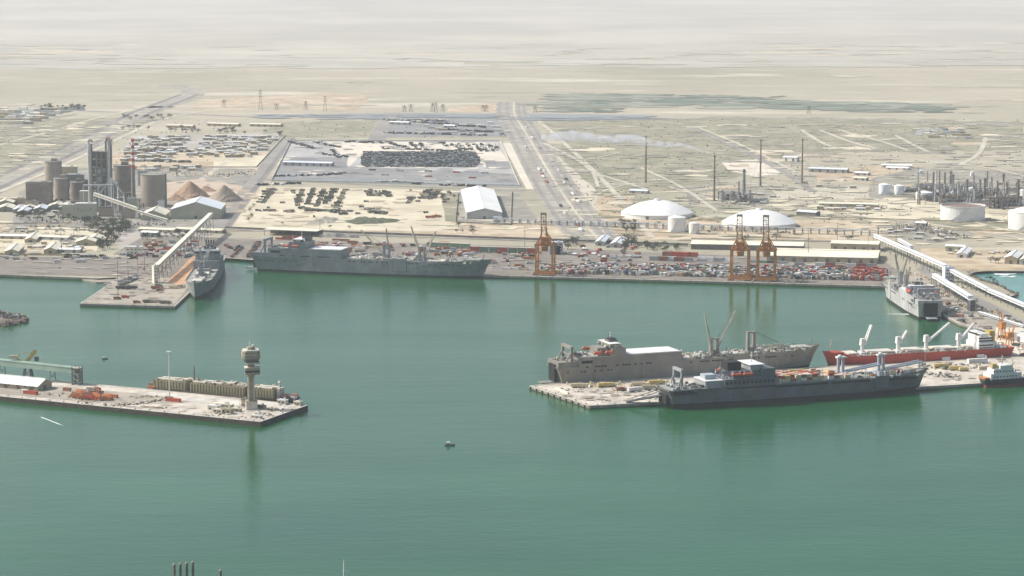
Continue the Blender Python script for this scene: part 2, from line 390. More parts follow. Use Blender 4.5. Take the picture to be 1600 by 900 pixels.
# parade of plots left of the main yard
patch('town_plot', [(178, 262), (205, 212), (440, 208), (404, 262)], 'town_ground', 1, j=1, seed=40)
patch('sand_plot', [(170, 240), (420, 238), (398, 272), (170, 268)], 'brown_earth', 3, j=2, seed=41)
patch('pale_plot', [(335, 246), (430, 243), (398, 268), (330, 268)], 'pale_sand', 4, j=2, seed=42)
patch('scrap_plot', [(255, 262), (400, 264), (380, 290), (250, 284)], 'grey_earth', 4, j=2, seed=43)
patch('cement_works_ground', [(30, 300), (120, 262), (250, 270), (390, 285), (350, 345), (330, 362), (20, 352)], 'grey_earth', 5, j=3, seed=44)
patch('orange_plot', [(262, 285), (330, 280), (380, 292), (352, 318), (262, 312)], 'ochre_earth', 6, j=3, seed=45)
# bright laydown yard with its rows of vehicles
patch('laydown_yard', [(392, 291), (720, 298), (716, 340), (690, 362), (352, 356), (366, 338)], 'pale_sand', 3, j=1.5, seed=50)
patch('laydown_yard_edge', [(360, 338), (700, 346), (860, 348), (900, 372), (352, 362)], 'brown_earth', 2, j=2, seed=51)
patch('scrub_strip', [(688, 302), (712, 302), (716, 348), (694, 346)], 'olive_scrub', 5, j=3, seed=52, step=8)
patch('warehouse_plot', [(702, 300), (806, 296), (846, 350), (716, 348)], 'grey_earth', 4, j=2, seed=53)
# fenced depot
patch('depot_ground', [(455, 221), (782, 221), (812, 290), (424, 282)], 'yard_concrete', 3)
patch('depot_sand', [(512, 221), (700, 222), (690, 236), (566, 240), (545, 262), (530, 236)], 'white_sand', 4, j=2, seed=55)
patch('depot_sand', [(690, 222), (776, 223), (800, 262), (760, 266), (742, 242), (690, 238)], 'white_sand', 4, j=2, seed=56)
patch('depot_asphalt', [(448, 246), (544, 246), (540, 260), (600, 262), (806, 272), (812, 289), (428, 277), (436, 262)], 'yard_grey', 5, j=1, seed=57)
patch('depot_asphalt', [(757, 252), (797, 252), (800, 264), (760, 264)], 'yard_grey', 6, j=1, seed=58)
patch('equipment_park', [(572, 240), (600, 237), (735, 238), (748, 248), (740, 262), (600, 259), (566, 255)], 'tree_belt', 6, j=2, seed=59)
patch('far_works_ground', [(602, 186), (800, 186), (805, 214), (598, 214)], 'yard_grey', 3, j=3, seed=60)
patch('canal_road', [(424, 276), (814, 287), (816, 293), (420, 283)], 'salt_blue', 7, j=.4, seed=61)
patch('sand_verge', [(783, 224), (800, 224), (862, 296), (824, 296)], 'white_sand', 4, j=1, seed=62)
patch('bright_verge', [(842, 226), (852, 224), (934, 300), (946, 330), (924, 330), (895, 290)], 'track_sand', 3, j=2, seed=63)
patch('clay_plot', [(935, 305), (990, 306), (975, 340), (930, 338)], 'brown_earth', 3, j=3, seed=64)
patch('clay_plot', [(870, 335), (1370, 345), (1560, 352), (1560, 368), (1370, 378), (1080, 376), (900, 372)], 'brown_earth', 1, j=3, seed=65)
patch('scrap_plot', [(1370, 352), (1440, 342), (1530, 366), (1470, 380), (1390, 372)], 'grey_earth', 3, j=4, seed=66)
patch('sand_plot', [(1130, 252), (1190, 248), (1230, 270), (1180, 276), (1140, 268)], 'white_sand', 3, j=4, seed=67)
patch('sand_plot', [(1240, 330), (1410, 305), (1600, 335), (1600, 350), (1440, 345)], 'pale_sand', 2, j=4, seed=68)
patch('clay_plot', [(1260, 262), (1440, 258), (1440, 280), (1280, 285)], 'brown_earth', 2, j=4, seed=69)
patch('refinery_ground', [(1360, 280), (1430, 262), (1640, 268), (1640, 322), (1360, 312)], 'grey_earth', 4, j=3, seed=70)
patch('refinery_ground', [(1070, 290), (1200, 285), (1225, 325), (1080, 320)], 'grey_earth', 3, j=4, seed=71)
patch('tank_farm_bund', [(1440, 340), (1620, 345), (1620, 362), (1470, 356)], 'olive_scrub', 4, j=3, seed=72)
patch('shore_plot', [(1440, 388), (1610, 392), (1640, 420), (1520, 424), (1440, 410)], 'brown_earth', 3, j=3, seed=73)
patch('shore_plot', [(-100, 345), (110, 345), (160, 372), (150, 392), (-100, 396)], 'pale_sand', 3, j=3, seed=74)
patch('works_road', [(20, 341), (240, 345), (335, 362), (330, 368), (230, 352), (20, 350)], 'road_worn', 7, j=.6, seed=75)
patch('works_plot', [(200, 346), (330, 358), (300, 395), (190, 400), (180, 370)], 'town_ground', 4, j=2, seed=76)
patch('parking_lot', [(176, 398), (230, 366), (345, 372), (300, 402), (250, 404)], 'asphalt_apron', 5, j=1, seed=77)
rs = random.Random(5)
_rr = random.Random(5); patch('haze_tinted_plain', [(-3000, 80)] + [(x, 76 + 5 * sin(x * .006) + _rr.uniform(-1.6, 1.6)) for x in range(-200, 1850, 24)] + [(4600, 70), (9000, -60), (-7000, -60)], 'haze_tinted_sand', 0.5, j=0)  # pale sheet adding painted haze to the farthest ground
for k in range(34):                                   # windblown pale streaks and scrub islands far out
    x = rs.uniform(-60, 1640); y = rs.uniform(70, 172); w = rs.uniform(40, 240); h = rs.uniform(1, 3.6)
    if 800 < x < 1500 and y > 138: continue
    pts = [(x + w * cos(a) * .5, y + h * sin(a) * .5) for a in [i * pi / 5 for i in range(10)]]
    patch('sand_drift' if k % 2 else 'scrub_patch', pts, 'sand_pale_brown' if k % 2 else 'scrub_pale', 5 + k % 7, j=3, seed=100 + k)
for k in range(60):                                   # bare and scrubby blotches on the plain to the right
    x = rs.uniform(860, 1640); y = rs.uniform(190, 350); w = rs.uniform(18, 90); h = rs.uniform(1.2, 5)
    pts = [(x + w * cos(a) * .5, y + h * sin(a) * .5) for a in [i * pi / 5 for i in range(10)]]
    patch('sand_drift' if k % 3 else 'scrub_patch', pts, ('pale_sand', 'brown_earth', 'olive_scrub')[k % 3 - 1] if k % 3 else 'grey_earth', 5 + k % 5, j=3, seed=200 + k)

# roads
strip('highway', [(-60, 316), (0, 288), (80, 252), (165, 210), (222, 178), (262, 163), (296, 150), (302, 141), (285, 136), (262, 133)], 62, 'highway_dirt', 8)
strip('highway_lane', [(-60, 312), (0, 284), (80, 248), (165, 207), (222, 176), (262, 161), (296, 148)], 12, 'road_asphalt', 9, off=-22)
strip('highway_lane', [(-60, 312), (0, 284), (80, 248), (165, 207), (222, 176), (262, 161), (296, 148)], 12, 'road_asphalt', 9, off=22)
strip('side_road', [(0, 300), (90, 262), (190, 215), (260, 185), (330, 172)], 10, 'track_sand', 8)
strip('side_road', [(-20, 232), (80, 205), (150, 185), (225, 168)], 9, 'track_sand', 8)
strip('side_road', [(-20, 208), (60, 190), (120, 178)], 10, 'road_worn', 8)
strip('ring_road', [(60, 171), (330, 180), (400, 182), (820, 184), (1000, 186), (1300, 186), (1640, 196)], 24, 'road_worn', 4)
strip('plot_road', [(346, 356), (398, 285), (432, 240), (452, 216), (600, 178)][:4], 26, 'road_worn', 9, sm=0)
strip('plot_road_lane', [(346, 356), (398, 285), (432, 240), (452, 216)], 7, 'road_asphalt', 10, sm=0, off=-7)
strip('plot_road', [(612, 176), (586, 222)], 34, 'road_worn', 9, sm=0)
strip('plot_road', [(180, 272), (400, 280), (600, 290), (820, 298)], 14, 'road_worn', 9)
strip('plot_road', [(190, 216), (440, 216), (600, 219), (790, 219)], 16, 'town_ground', 5)
strip('plot_road', [(300, 290), (400, 222)], 10, 'track_sand', 6)
strip('highway_east', [(797, 160), (798, 180), (816, 210), (862, 290), (900, 345), (925, 375)], 40, 'highway_dirt', 8, off=-12)
strip('highway_east', [(797, 160), (798, 180), (816, 210), (862, 290), (900, 345), (925, 375)], 28, 'highway_dirt', 8, off=26)
for o_ in (-24, -6, 20, 32):
    strip('highway_lane', [(797, 160), (798, 180), (816, 210), (862, 290), (900, 345), (925, 375)], 7, 'road_worn', 9, off=o_)
strip('highway_median', [(797, 160), (798, 180), (816, 210), (862, 290), (900, 345), (925, 375)], 5, 'track_sand', 10, off=9)
strip('service_road', [(800, 184), (822, 200), (890, 270), (930, 320), (968, 372)], 9, 'track_sand', 8, off=44)
for k, tr in enumerate(([(850, 224), (905, 252), (930, 270), (985, 288), (1010, 296)], [(985, 288), (950, 296), (935, 304)], [(875, 235), (920, 262), (935, 292)],
                        [(905, 252), (950, 243), (970, 238)], [(1000, 262), (1060, 290), (1120, 330)], [(930, 285), (1100, 283), (1300, 300), (1450, 330), (1620, 372)],
                        [(1080, 200), (1160, 235), (1230, 272), (1270, 300)], [(1090, 199), (1170, 232), (1245, 270)], [(1330, 337), (1450, 350), (1640, 380)],
                        [(1252, 203), (1290, 226), (1330, 235)], [(1280, 203), (1330, 222), (1375, 233)], [(1310, 203), (1380, 222), (1420, 236)], [(1400, 212), (1430, 228), (1450, 237)],
                        [(1540, 215), (1530, 240), (1500, 258)], [(1500, 256), (1560, 266), (1640, 285)], [(1200, 238), (1290, 240), (1400, 246)], [(1045, 292), (1100, 308), (1200, 330)])):
    strip('dirt_track', tr, (8, 6, 6, 6, 7, 7, 14, 7, 8, 9, 9, 9, 9, 9, 8, 6, 6)[k], 'road_worn' if k == 6 else 'track_sand', 11)
for k in range(2):
    strip('railway_line', [(-80, 352 + 6 * k), (200, 356 + 4 * k), (340, 357 + 4 * k), (500, 360 + 4 * k), (800, 372 + 3 * k), (1080, 382 + 3 * k)], 6, 'grey_earth', 12)
strip('dark_bank', [(352, 358), (520, 366), (760, 374), (900, 379)], 12, 'grey_earth', 11)
strip('pipe_trench', [(890, 356), (1100, 366), (1250, 372)], 8, 'olive_scrub', 11)

# stains, tracks and worn spots, many small sheets joined per colour
def stains(name, poly, n, m, seed, w0, w1, asp=.12, layer=13, slant=0.0):
    rr = random.Random(seed); (ax, ay), (bx_, by), (cx_, cy_), (dx, dy) = poly; mb = MB()
    for i in range(n):
        u, v = rr.random(), rr.random(); x = (ax * (1 - u) + bx_ * u) * (1 - v) + (dx * (1 - u) + cx_ * u) * v; y = (ay * (1 - u) + by * u) * (1 - v) + (dy * (1 - u) + cy_ * u) * v
        w = rr.uniform(w0, w1); h = w * asp * rr.uniform(.4, 1.2); k = 9; z = LZ + layer * .05 + .0012 * i + .00037 * (seed % 7)
        c = G(x, y); vs = []
        for j in range(k):
            a_ = 2 * pi * j / k; r_ = rr.uniform(.55, 1.1); p = G(x + w / 2 * r_ * cos(a_) + slant * h * sin(a_) * r_, y + h / 2 * r_ * sin(a_)); vs.append((p.x, p.y, z))
        mb.add(vs, [tuple(range(k - 1, -1, -1))])
    tag(mb.build(name, m), kind='stuff')
stains('ground_stain', [(360, 340), (700, 346), (715, 300), (395, 293)], 60, 'brown_earth', 1, 6, 30); stains('ground_stain', [(360, 352), (860, 360), (860, 345), (370, 338)], 50, 'pale_sand', 2, 10, 50)
stains('ground_stain', [(430, 280), (805, 288), (775, 222), (458, 222)], 90, 'yard_grey', 3, 6, 34); stains('ground_stain', [(430, 280), (805, 288), (775, 222), (458, 222)], 60, 'white_sand', 4, 5, 26, layer=14)
stains('ground_stain', [(870, 372), (1620, 385), (1620, 300), (900, 300)], 170, 'pale_sand', 5, 8, 60, .08); stains('ground_stain', [(870, 372), (1620, 385), (1620, 300), (900, 300)], 170, 'olive_scrub', 6, 6, 50, .08, layer=14); stains('ground_stain', [(870, 372), (1620, 385), (1620, 300), (900, 300)], 60, 'grey_earth', 7, 6, 30, .1, layer=16)
stains('ground_stain', [(860, 300), (1620, 300), (1620, 190), (840, 200)], 200, 'track_sand', 8, 5, 40, .06); stains('ground_stain', [(860, 300), (1620, 300), (1620, 190), (840, 200)], 240, 'grey_earth', 9, 5, 44, .07, layer=14)
stains('ground_stain', [(-20, 345), (180, 345), (170, 395), (-20, 396)], 80, 'brown_earth', 10, 6, 30); stains('ground_stain', [(-20, 345), (180, 345), (170, 395), (-20, 396)], 60, 'grey_earth', 11, 5, 30, layer=15); stains('ground_stain', [(-20, 402), (240, 402), (180, 430), (-20, 424)], 22, 'pier_deck', 12, 8, 40, .08)
stains('ground_stain', [(765, 400), (1375, 405), (1385, 444), (765, 428)], 60, 'pier_deck', 13, 6, 40, .1); stains('ground_stain', [(765, 400), (1375, 405), (1385, 444), (765, 428)], 70, 'grey_earth', 14, 5, 26, .1, layer=15); stains('ground_stain', [(200, 400), (260, 400), (270, 474), (140, 472)], 60, 'asphalt_apron', 15, 4, 24, .12); stains('ground_stain', [(200, 400), (260, 400), (270, 474), (140, 472)], 40, 'pale_sand', 16, 3, 14, .12, layer=15)
stains('ground_stain', [(-20, 290), (200, 200), (240, 185), (-20, 200)], 80, 'pale_sand', 17, 8, 50, .06); stains('ground_stain', [(-20, 290), (200, 200), (240, 185), (-20, 200)], 80, 'grey_earth', 18, 8, 60, .06, layer=14)
stains('ground_stain', [(180, 340), (390, 340), (400, 262), (180, 262)], 80, 'brown_earth', 19, 5, 30); stains('ground_stain', [(180, 340), (390, 340), (400, 262), (180, 262)], 60, 'works_road_worn' if 0 else 'road_worn', 20, 5, 24, layer=15); stains('ground_stain', [(840, 606), (1040, 604), (1030, 622), (925, 632)], 60, 'pier_deck', 21, 4, 22, .14); stains('ground_stain', [(1440, 566), (1600, 560), (1590, 592), (1430, 600)], 40, 'pier_deck', 22, 4, 20, .14)
stains('ground_stain', [(1400, 430), (1460, 430), (1620, 540), (1510, 505)], 70, 'asphalt_apron', 23, 4, 26, .12)
def mstain(n, m, seed, w0, w1, poly=((0, 600), (440, 636), (400, 656), (0, 616))):
    rr = random.Random(seed); mb = MB(); (ax, ay), (bx_, by), (cx_, cy_), (dx, dy) = poly
    for i in range(n):
        u, v = rr.random(), rr.random(); x = (ax * (1 - u) + bx_ * u) * (1 - v) + (dx * (1 - u) + cx_ * u) * v; y = (ay * (1 - u) + by * u) * (1 - v) + (dy * (1 - u) + cy_ * u) * v; w = rr.uniform(w0, w1); h = w * .12
        vs = []
        for j in range(9):
            a_ = 2 * pi * j / 9; r_ = rr.uniform(.5, 1.1); p = G(x + w / 2 * r_ * cos(a_), y + h / 2 * r_ * sin(a_), MZ); vs.append((p.x, p.y, MZ + .12 + .002 * i + .001 * (seed % 2)))
        mb.add(vs, [tuple(range(8, -1, -1))])
    tag(mb.build('deck_stain', m), kind='stuff')
mstain(50, 'pier_deck', 1, 5, 30); mstain(30, 'yard_grey', 2, 4, 18)

for k, (pl, n, w0, w1, m) in enumerate((([(820, 166), (1460, 172), (1500, 166), (900, 142)], 90, 30, 150, 'field_pale'), ([(838, 176), (960, 177), (985, 163), (880, 160)], 60, 12, 60, 'green_field'), ([(830, 163), (1250, 168), (1240, 150), (900, 146)], 110, 16, 100, 'green_field'),
       ([(1200, 172), (1530, 178), (1420, 161), (1180, 160)], 90, 16, 90, 'green_field'), ([(400, 186), (1010, 190), (1010, 181), (400, 180)], 70, 14, 90, 'salt_blue'))):
    stains('field_patch', pl, n, m, 60 + k, w0, w1, .035, layer=16 + k)

stains('haze_tinted_patch', [(-100, 108), (1700, 104), (1700, 66), (-100, 70)], 520, 'haze_tinted_sand', 81, 30, 260, .028, layer=8)  # ragged blotches that blur the edge of the painted haze
stains('haze_tinted_patch', [(-100, 92), (1700, 90), (1700, 66), (-100, 70)], 200, 'sand_pale_brown', 82, 40, 200, .02, layer=13)  # second set of pale blotches over the same haze edge
MT('shallow_water', (.10, .27, .22), .15, .12, .02)
P_ = [G(x, y, 0) for x, y in ((1500, 424), (1780, 423), (1780, 520), (1605, 484), (1560, 462), (1592, 461), (1545, 440))]
for p in P_: p.z = .05
mb_ = MB(); fs_ = []
for a_, b_, c_ in tessellate_polygon([P_]):
    n_ = (P_[b_] - P_[a_]).cross(P_[c_] - P_[a_]); fs_.append((a_, b_, c_) if n_.z > 0 else (a_, c_, b_))
mb_.add(P_, fs_); tag(mb_.build('shallow_water', 'shallow_water'), kind='structure')

# ================================================================== PAINTS
MT('navy_grey', (.23, .25, .25), .55, .14, .06, streak=.6, streak_c=(.15, .10, .07))
MT('warm_grey', (.265, .25, .21), .6, .14, .06, streak=.6, streak_c=(.19, .12, .07))
MT('slate_grey', (.115, .127, .145), .5, .2, .08, streak=.8, streak_c=(.17, .10, .05))
MT('light_grey', (.47, .47, .45), .55, .12, .05, streak=.75, streak_c=(.26, .14, .07))
MT('bow_grey', (.25, .265, .26), .55, .12, .05, streak=.4, streak_c=(.14, .10, .07))
MT('boot_dark', (.018, .014, .012), .7, .3, .1)
MT('boot_red', (.20, .04, .03), .7, .3, .1)
MT('deck_green', (.26, .27, .23), .85, .25, .08, c2=(.40, .38, .33))
MT('deck_white', (.72, .71, .68), .6, .08, .05, streak=.1)
MT('ship_white', (.75, .74, .69), .5, .06, .1, streak=.35, streak_c=(.42, .27, .15))
MT('ship_steel', (.34, .35, .345), .5, .12, .1, streak=.4)
MT('crane_blue', (.38, .42, .46), .5, .08, .1, streak=.25)
MT('boom_buff', (.44, .40, .31), .6, .12, .1)
MT('opening_dark', (.01, .01, .01), .9)
MT('glass_dark', (.03, .035, .04), .15)
MT('lifeboat_red', (.52, .10, .045), .5, .1, .2)
MT('hull_red', (.47, .05, .022), .5, .12, .04, streak=.35, streak_c=(.30, .13, .07))
MT('hull_black', (.025, .025, .028), .5, .2, .1)
MT('hatch_cream', (.62, .58, .48), .6, .1, .1, streak=.4)
MT('barge_buff', (.30, .27, .16), .7, .15, .1, streak=.5, streak_c=(.17, .11, .06))
MT('barge_dark', (.17, .13, .085), .8, .25, .2)
MT('rust_orange', (.48, .20, .06), .7, .2, .3)
MT('crane_orange', (.56, .23, .05), .6, .15, .15, streak=.3, streak_c=(.30, .13, .06))
MT('crane_yellow', (.48, .34, .07), .6, .15, .3)
MT('fire_red', (.52, .10, .035), .6, .15, .5)
MT('white_paint', (.76, .75, .71), .6, .05, .05)
MT('roof_white', (.80, .79, .74), .6, .05, .03, fine=.05, fscale=.2)
MT('roof_bluewhite', (.72, .75, .76), .55, .05, .03)
MT('cream_roof', (.76, .71, .55), .7, .08, .03, streak=.2, streak_c=(.45, .35, .22))
MT('wall_grey', (.42, .43, .42), .7, .1, .03)
MT('wall_tan', (.44, .37, .25), .85, .12, .1)
MT('wall_olive', (.42, .42, .32), .8, .08, .05, streak=.3, streak_c=(.28, .25, .18))
MT('wall_dark', (.17, .16, .14), .85, .2, .1)  # dark grey brown for doors, walls, roofs and undersides
MT('silo_brown', (.35, .295, .235), .85, .07, .05, streak=.4, streak_c=(.25, .19, .14))
MT('silo_tan', (.36, .30, .235), .85, .1, .05, streak=.4, streak_c=(.22, .17, .12))
MT('works_brown', (.235, .20, .165), .85, .2, .05)
MT('concrete_frame', (.235, .23, .195), .85, .15, .1)
MT('steel_pale', (.50, .52, .50), .5, .1, .2)
MT('steel_dark', (.12, .115, .11), .6, .2, .2)
MT('refinery_rust', (.22, .145, .11), .7, .25, .3)
MT('refinery_grey', (.24, .245, .245), .6, .25, .3)
MT('gallery_cream', (.72, .69, .56), .6, .06, .1, streak=.2, streak_c=(.45, .38, .28))
MT('gallery_green', (.25, .35, .275), .6, .1, .08, streak=.3, streak_c=(.26, .25, .18))
MT('gallery_white', (.74, .76, .77), .6, .05, .1)
MT('tower_beige', (.31, .265, .18), .8, .12, .15, streak=.5, streak_c=(.25, .19, .12))
MT('tower_light', (.60, .56, .46), .8, .1, .15)
MT('stack_red', (.50, .09, .04), .6); MT('stack_white', (.76, .74, .70), .6)
MT('stockpile_brown', (.36, .24, .155), .95, .12, .04, fine=.1, fscale=.2)
MT('stockpile_grey', (.36, .29, .215), .95, .12, .04, fine=.1, fscale=.2)
MT('leaf_olive', (.085, .095, .05), .95, .3, .3, fine=.2)
MT('leaf_dark', (.055, .07, .04), .95, .3, .3, fine=.2)
MT('bark', (.10, .075, .05), .95)
for k, c in dict(red=(.42, .07, .035), rust=(.28, .115, .07), white=(.70, .69, .65), grey=(.36, .37, .37), green=(.17, .25, .19), blue=(.10, .16, .27), tan=(.60, .50, .33), dark=(.05, .05, .04), olive=(.14, .14, .095), sand=(.46, .39, .28), orange=(.47, .15, .05), yellow=(.60, .46, .17)).items():
    MT('c_' + k, c, .65, .1, .3, streak=.15 if k not in ('dark',) else 0)

def mmesh(name, parts):
    vs, fs, mi = [], [], []
    for k, (mb, m) in enumerate(parts):
        o = len(vs); vs += mb.v; fs += [tuple(o + i for i in f) for f in mb.f]; mi += [k] * len(mb.f)
    me = bpy.data.meshes.new(name); me.from_pydata(vs, [], fs)
    for _, m in parts: me.materials.append(M[m])
    me.polygons.foreach_set('material_index', mi); return me
def put(name, me, loc, rz=0.0, scale=None):
    o = bpy.data.objects.new(name, me); COL.objects.link(o); o.location = loc; o.rotation_euler = (0, 0, rz)
    if scale: o.scale = scale
    return o

# ================================================================== SHIPS
class Ship:
    """local frame: x forward from the stern (0..L), y to port, z up from the waterline"""
    def __init__(s, name, label, cat, stern, bow, B, mats, L=None, wl=(.025, .955), group=None):
        p, q = G(*stern, 0), G(*bow, 0); d = q - p; s.L = d.length / (wl[1] - wl[0]) if L is None else L
        s.rz = atan2(d.y, d.x); d.normalize(); s.o = p - d * s.L * wl[0]; s.B = B; s.m = mats; s.wl = wl
        s.root = thing(name, label, cat, s.o, s.rz, group)
    def w(s, x, y, z): c, n = cos(s.rz), sin(s.rz); return Vector((s.o.x + x * c - y * n, s.o.y + x * n + y * c, z))
    def x(s, u): return u * s.L
    def hull(s, sheer, transom=.9, fine=.80, boot=2.8, flare=1.0):
        L, B = s.L, s.B; U = [0, .04, .12, .25, .5, .7, fine, fine + .07, .94, .98, 1.0]
        def hwd(u): return B / 2 * (transom + (1 - transom) * min(1, u / .12)) if u < .12 else (B / 2 if u <= fine else B / 2 * max(0.012, 1 - ((u - fine) / (1 - fine)) ** 2.1) )
        def hww(u): return B / 2 * (transom * .85 + (1 - transom * .85) * min(1, u / .25)) if u < .25 else (B / 2 if u <= fine - .08 else B / 2 * max(0.01, 1 - ((u - fine + .08) / (1.08 - fine)) ** 1.5))
        def sect(u, f, z):                                   # f: 0 waterline .. 1 deck
            u0 = s.wl[0] + (s.wl[1] - s.wl[0]) * u if True else u
            X = (u0 * (1 - f) + u * f) * L; return X, hww(u) * (1 - f) + hwd(u) * f, z
        def rings(levels):
            vs = []
            for u in U:
                for f, z in levels(u):
                    X, h, zz = sect(u, f, z); vs.append((X, -h, zz))
                for f, z in reversed(levels(u)):
                    X, h, zz = sect(u, f, z); vs.append((X, h, zz))
            return vs
        def skin(levels, name, m, cap_top=False):
            vs = rings(levels); k = len(levels(0)) * 2; fs = []
            for i in range(len(U) - 1):
                for j in range(k - 1):
                    if j == k // 2 - 1: continue
                    a = i * k + j; fs.append((a, a + k, a + k + 1, a + 1))
            fs.append(tuple(range(k)))
            mb = MB(); mb.add(vs, fs); return mb.build(name, m, s.root)
        zt = lambda u: sheer(u)
        skin(lambda u: [(0, -1.5), (.12 * boot / 2, boot)], 'boot_topping', s.m[1])
        skin(lambda u: [(.12 * boot / 2, boot + .004), (.55, boot + (zt(u) - boot) * .55), (1, zt(u))], 'hull', s.m[0])
        vs = []; n = len(U)
        for u in U: vs.append((u * L, -hwd(u) * .985, zt(u) - 1.1))
        for u in U: vs.append((u * L, hwd(u) * .985, zt(u) - 1.1))
        mb = MB(); mb.add(vs, [(i, i + 1, n + i + 1, n + i) for i in range(n - 1)]); mb.build('deck', s.m[2], s.root)
    def bx(s, name, u0, u1, z0, z1, m, w=1.0, y=0.0, taper=1.0, label=None):
        mb = MB(); mb.box(s.x((u0 + u1) / 2), y * s.B / 2, z0, s.x(u1 - u0), w * s.B, z1 - z0, 0, taper)
        o = mb.build(name, m, s.root)
        if label: o['label'] = label
        return o
    def openings(s, u0, u1, z, n, side=-1, w=1.5, h=1.1, prob=.8, name='side_opening', seed=1, depth=1.002):
        rr = random.Random(seed); me = None; w *= 1.5; h *= 1.35; prob = min(1, prob * 1.2)
        for i in range(n):
            if rr.random() > prob: continue
            if me is None: mb = MB(); mb.box(0, 0, -h / 2, w, .12, h); me = mb.mesh(name, 'opening_dark')
            o = put(name, me, (s.x(u0 + (u1 - u0) * (i + .5) / n), side * s.B / 2 * depth, z)); o.parent = s.root
    def boom(s, p, q, m, w=2.0, name='crane_boom', parent=None, rungs=9):
        p, q = Vector(p), Vector(q); d = (q - p).normalized(); side = d.cross(Vector((0, 0, 1)))
        side = Vector((0, 1, 0)) if side.length < .1 else side.normalized()
        mb = MB(); t = .28 * w
        for k in (-1, 1): mb.bar(p + side * w / 2 * k, q + side * w / 3.2 * k, t, t * 1.7)
        for i in range(rungs + 1):
            c = p + (q - p) * i / rungs; ww = w * (.5 - .19 * i / rungs); mb.bar(c - side * ww, c + side * ww, t * .8)
        return mb.build(name, m, parent or s.root)
    def twin_crane(s, u, zb, hp, tips, m, mb_=None, gap=3.2):
        mb = MB(); x = s.x(u)
        mb.box(x, 0, zb, 9, 9, 3.2)
        for k in (-1, 1): mb.box(x + k * gap, 0, zb + 3.2, 2.6, 4.2, hp, 0, .85)
        mb.box(x, 0, zb + 3.2 + hp - 1.4, 2 * gap + 2, 2.2, 1.2)
        mb.box(x, 0, zb + 3.2, 5, 6, 3)
        pd = mb.build('crane_pedestal', m, s.root)
        for j, (du, y, z) in enumerate(tips):
            sx = (-1 if du < 0 else 1) * gap
            a = Vector((x + sx, 0, zb + 6)); b = Vector((x + du * s.L, y, z)); s.boom(a, b, mb_ or m)
            w_ = MB(); t = Vector((x + sx, 0, zb + 3.2 + hp)); w_.bar(t, a + (b - a) * .97, .25); w_.bar(t, a + (b - a) * .7, .2); w_.build('crane_cable', 'steel_dark', s.root)
    def lifeboat(s, u, z, side=-1, L=9):
        mb = MB(); mb.hcyl(0, 0, 0, 1.7, L, 0, 10, .9); o = mb.build('lifeboat', 'lifeboat_red', s.root, (s.x(u), side * (s.B / 2 - .6), z))
        for k in (-1, 1): d = MB(); d.bar((k * L * .33, -side * 1.6, -2.4), (k * L * .33, -side * 1.9, 2.4), .5); d.bar((k * L * .33, -side * 1.9, 2.4), (k * L * .33, side * .4, 2.2), .4); d.build('davit', s.m[3], o)
    def gantry(s, u, z0, z1, m, w=.78, depth=5):
        mb = MB(); x = s.x(u)
        for k in (-1, 1):
            mb.box(x, k * s.B * w / 2, z0, depth * .45, 2.2, z1 - z0)
            mb.bar((x - depth, k * s.B * w / 2, z0), (x, k * s.B * w / 2, z1 - 3), .9)
        mb.box(x, 0, z1 - .4, depth * .6, s.B * w + 2.2, 2.4)
        mb.box(x, 0, z0 + (z1 - z0) * .45, 1.2, s.B * w, 1.2)
        return mb.build('stern_gantry', m, s.root)
    def mast(s, u, z0, h, y=0, m='steel_pale', r=.45, arms=2):
        mb = MB(); x = s.x(u); mb.cyl(x, y, z0, r, h, 6, r * .5)
        for k in range(arms): mb.box(x, y, z0 + h * (.6 + .2 * k), .4, h * .3, .4)
        mb.box(x, y, z0 + h * .5, 1.6, 1.6, .5)
        return mb.build('mast', m, s.root)
    def rails(s, u0, u1, z, side=-1, inset=.2, h=1.1, step=6):
        mb = MB(); y = side * (s.B / 2 - inset); a, b = s.x(u0), s.x(u1); mb.bar((a, y, z + h), (b, y, z + h), .12); mb.bar((a, y, z + h * .5), (b, y, z + h * .5), .1)
        n = max(2, int((b - a) / step))
        for i in range(n + 1): mb.bar((a + (b - a) * i / n, y, z), (a + (b - a) * i / n, y, z + h), .12)
        return mb.build('railing', s.m[3], s.root)
    def clutter(s, u0, u1, z, n, mats, seed, ysp=.8, hmax=2.2, name='deck_gear'):
        rr = random.Random(seed); groups = {}
        for i in range(n):
            mk = rr.choice(mats); mb = groups.setdefault(mk, MB())
            mb.box(s.x(rr.uniform(u0, u1)), rr.uniform(-1, 1) * ysp * s.B / 2, z, rr.uniform(.8, 5), rr.uniform(.8, 3), rr.uniform(.5, hmax), rr.choice((0, 0, 0, .7)))
        for mk, mb in groups.items(): tag(mb.build(name, mk, s.root), kind='stuff')

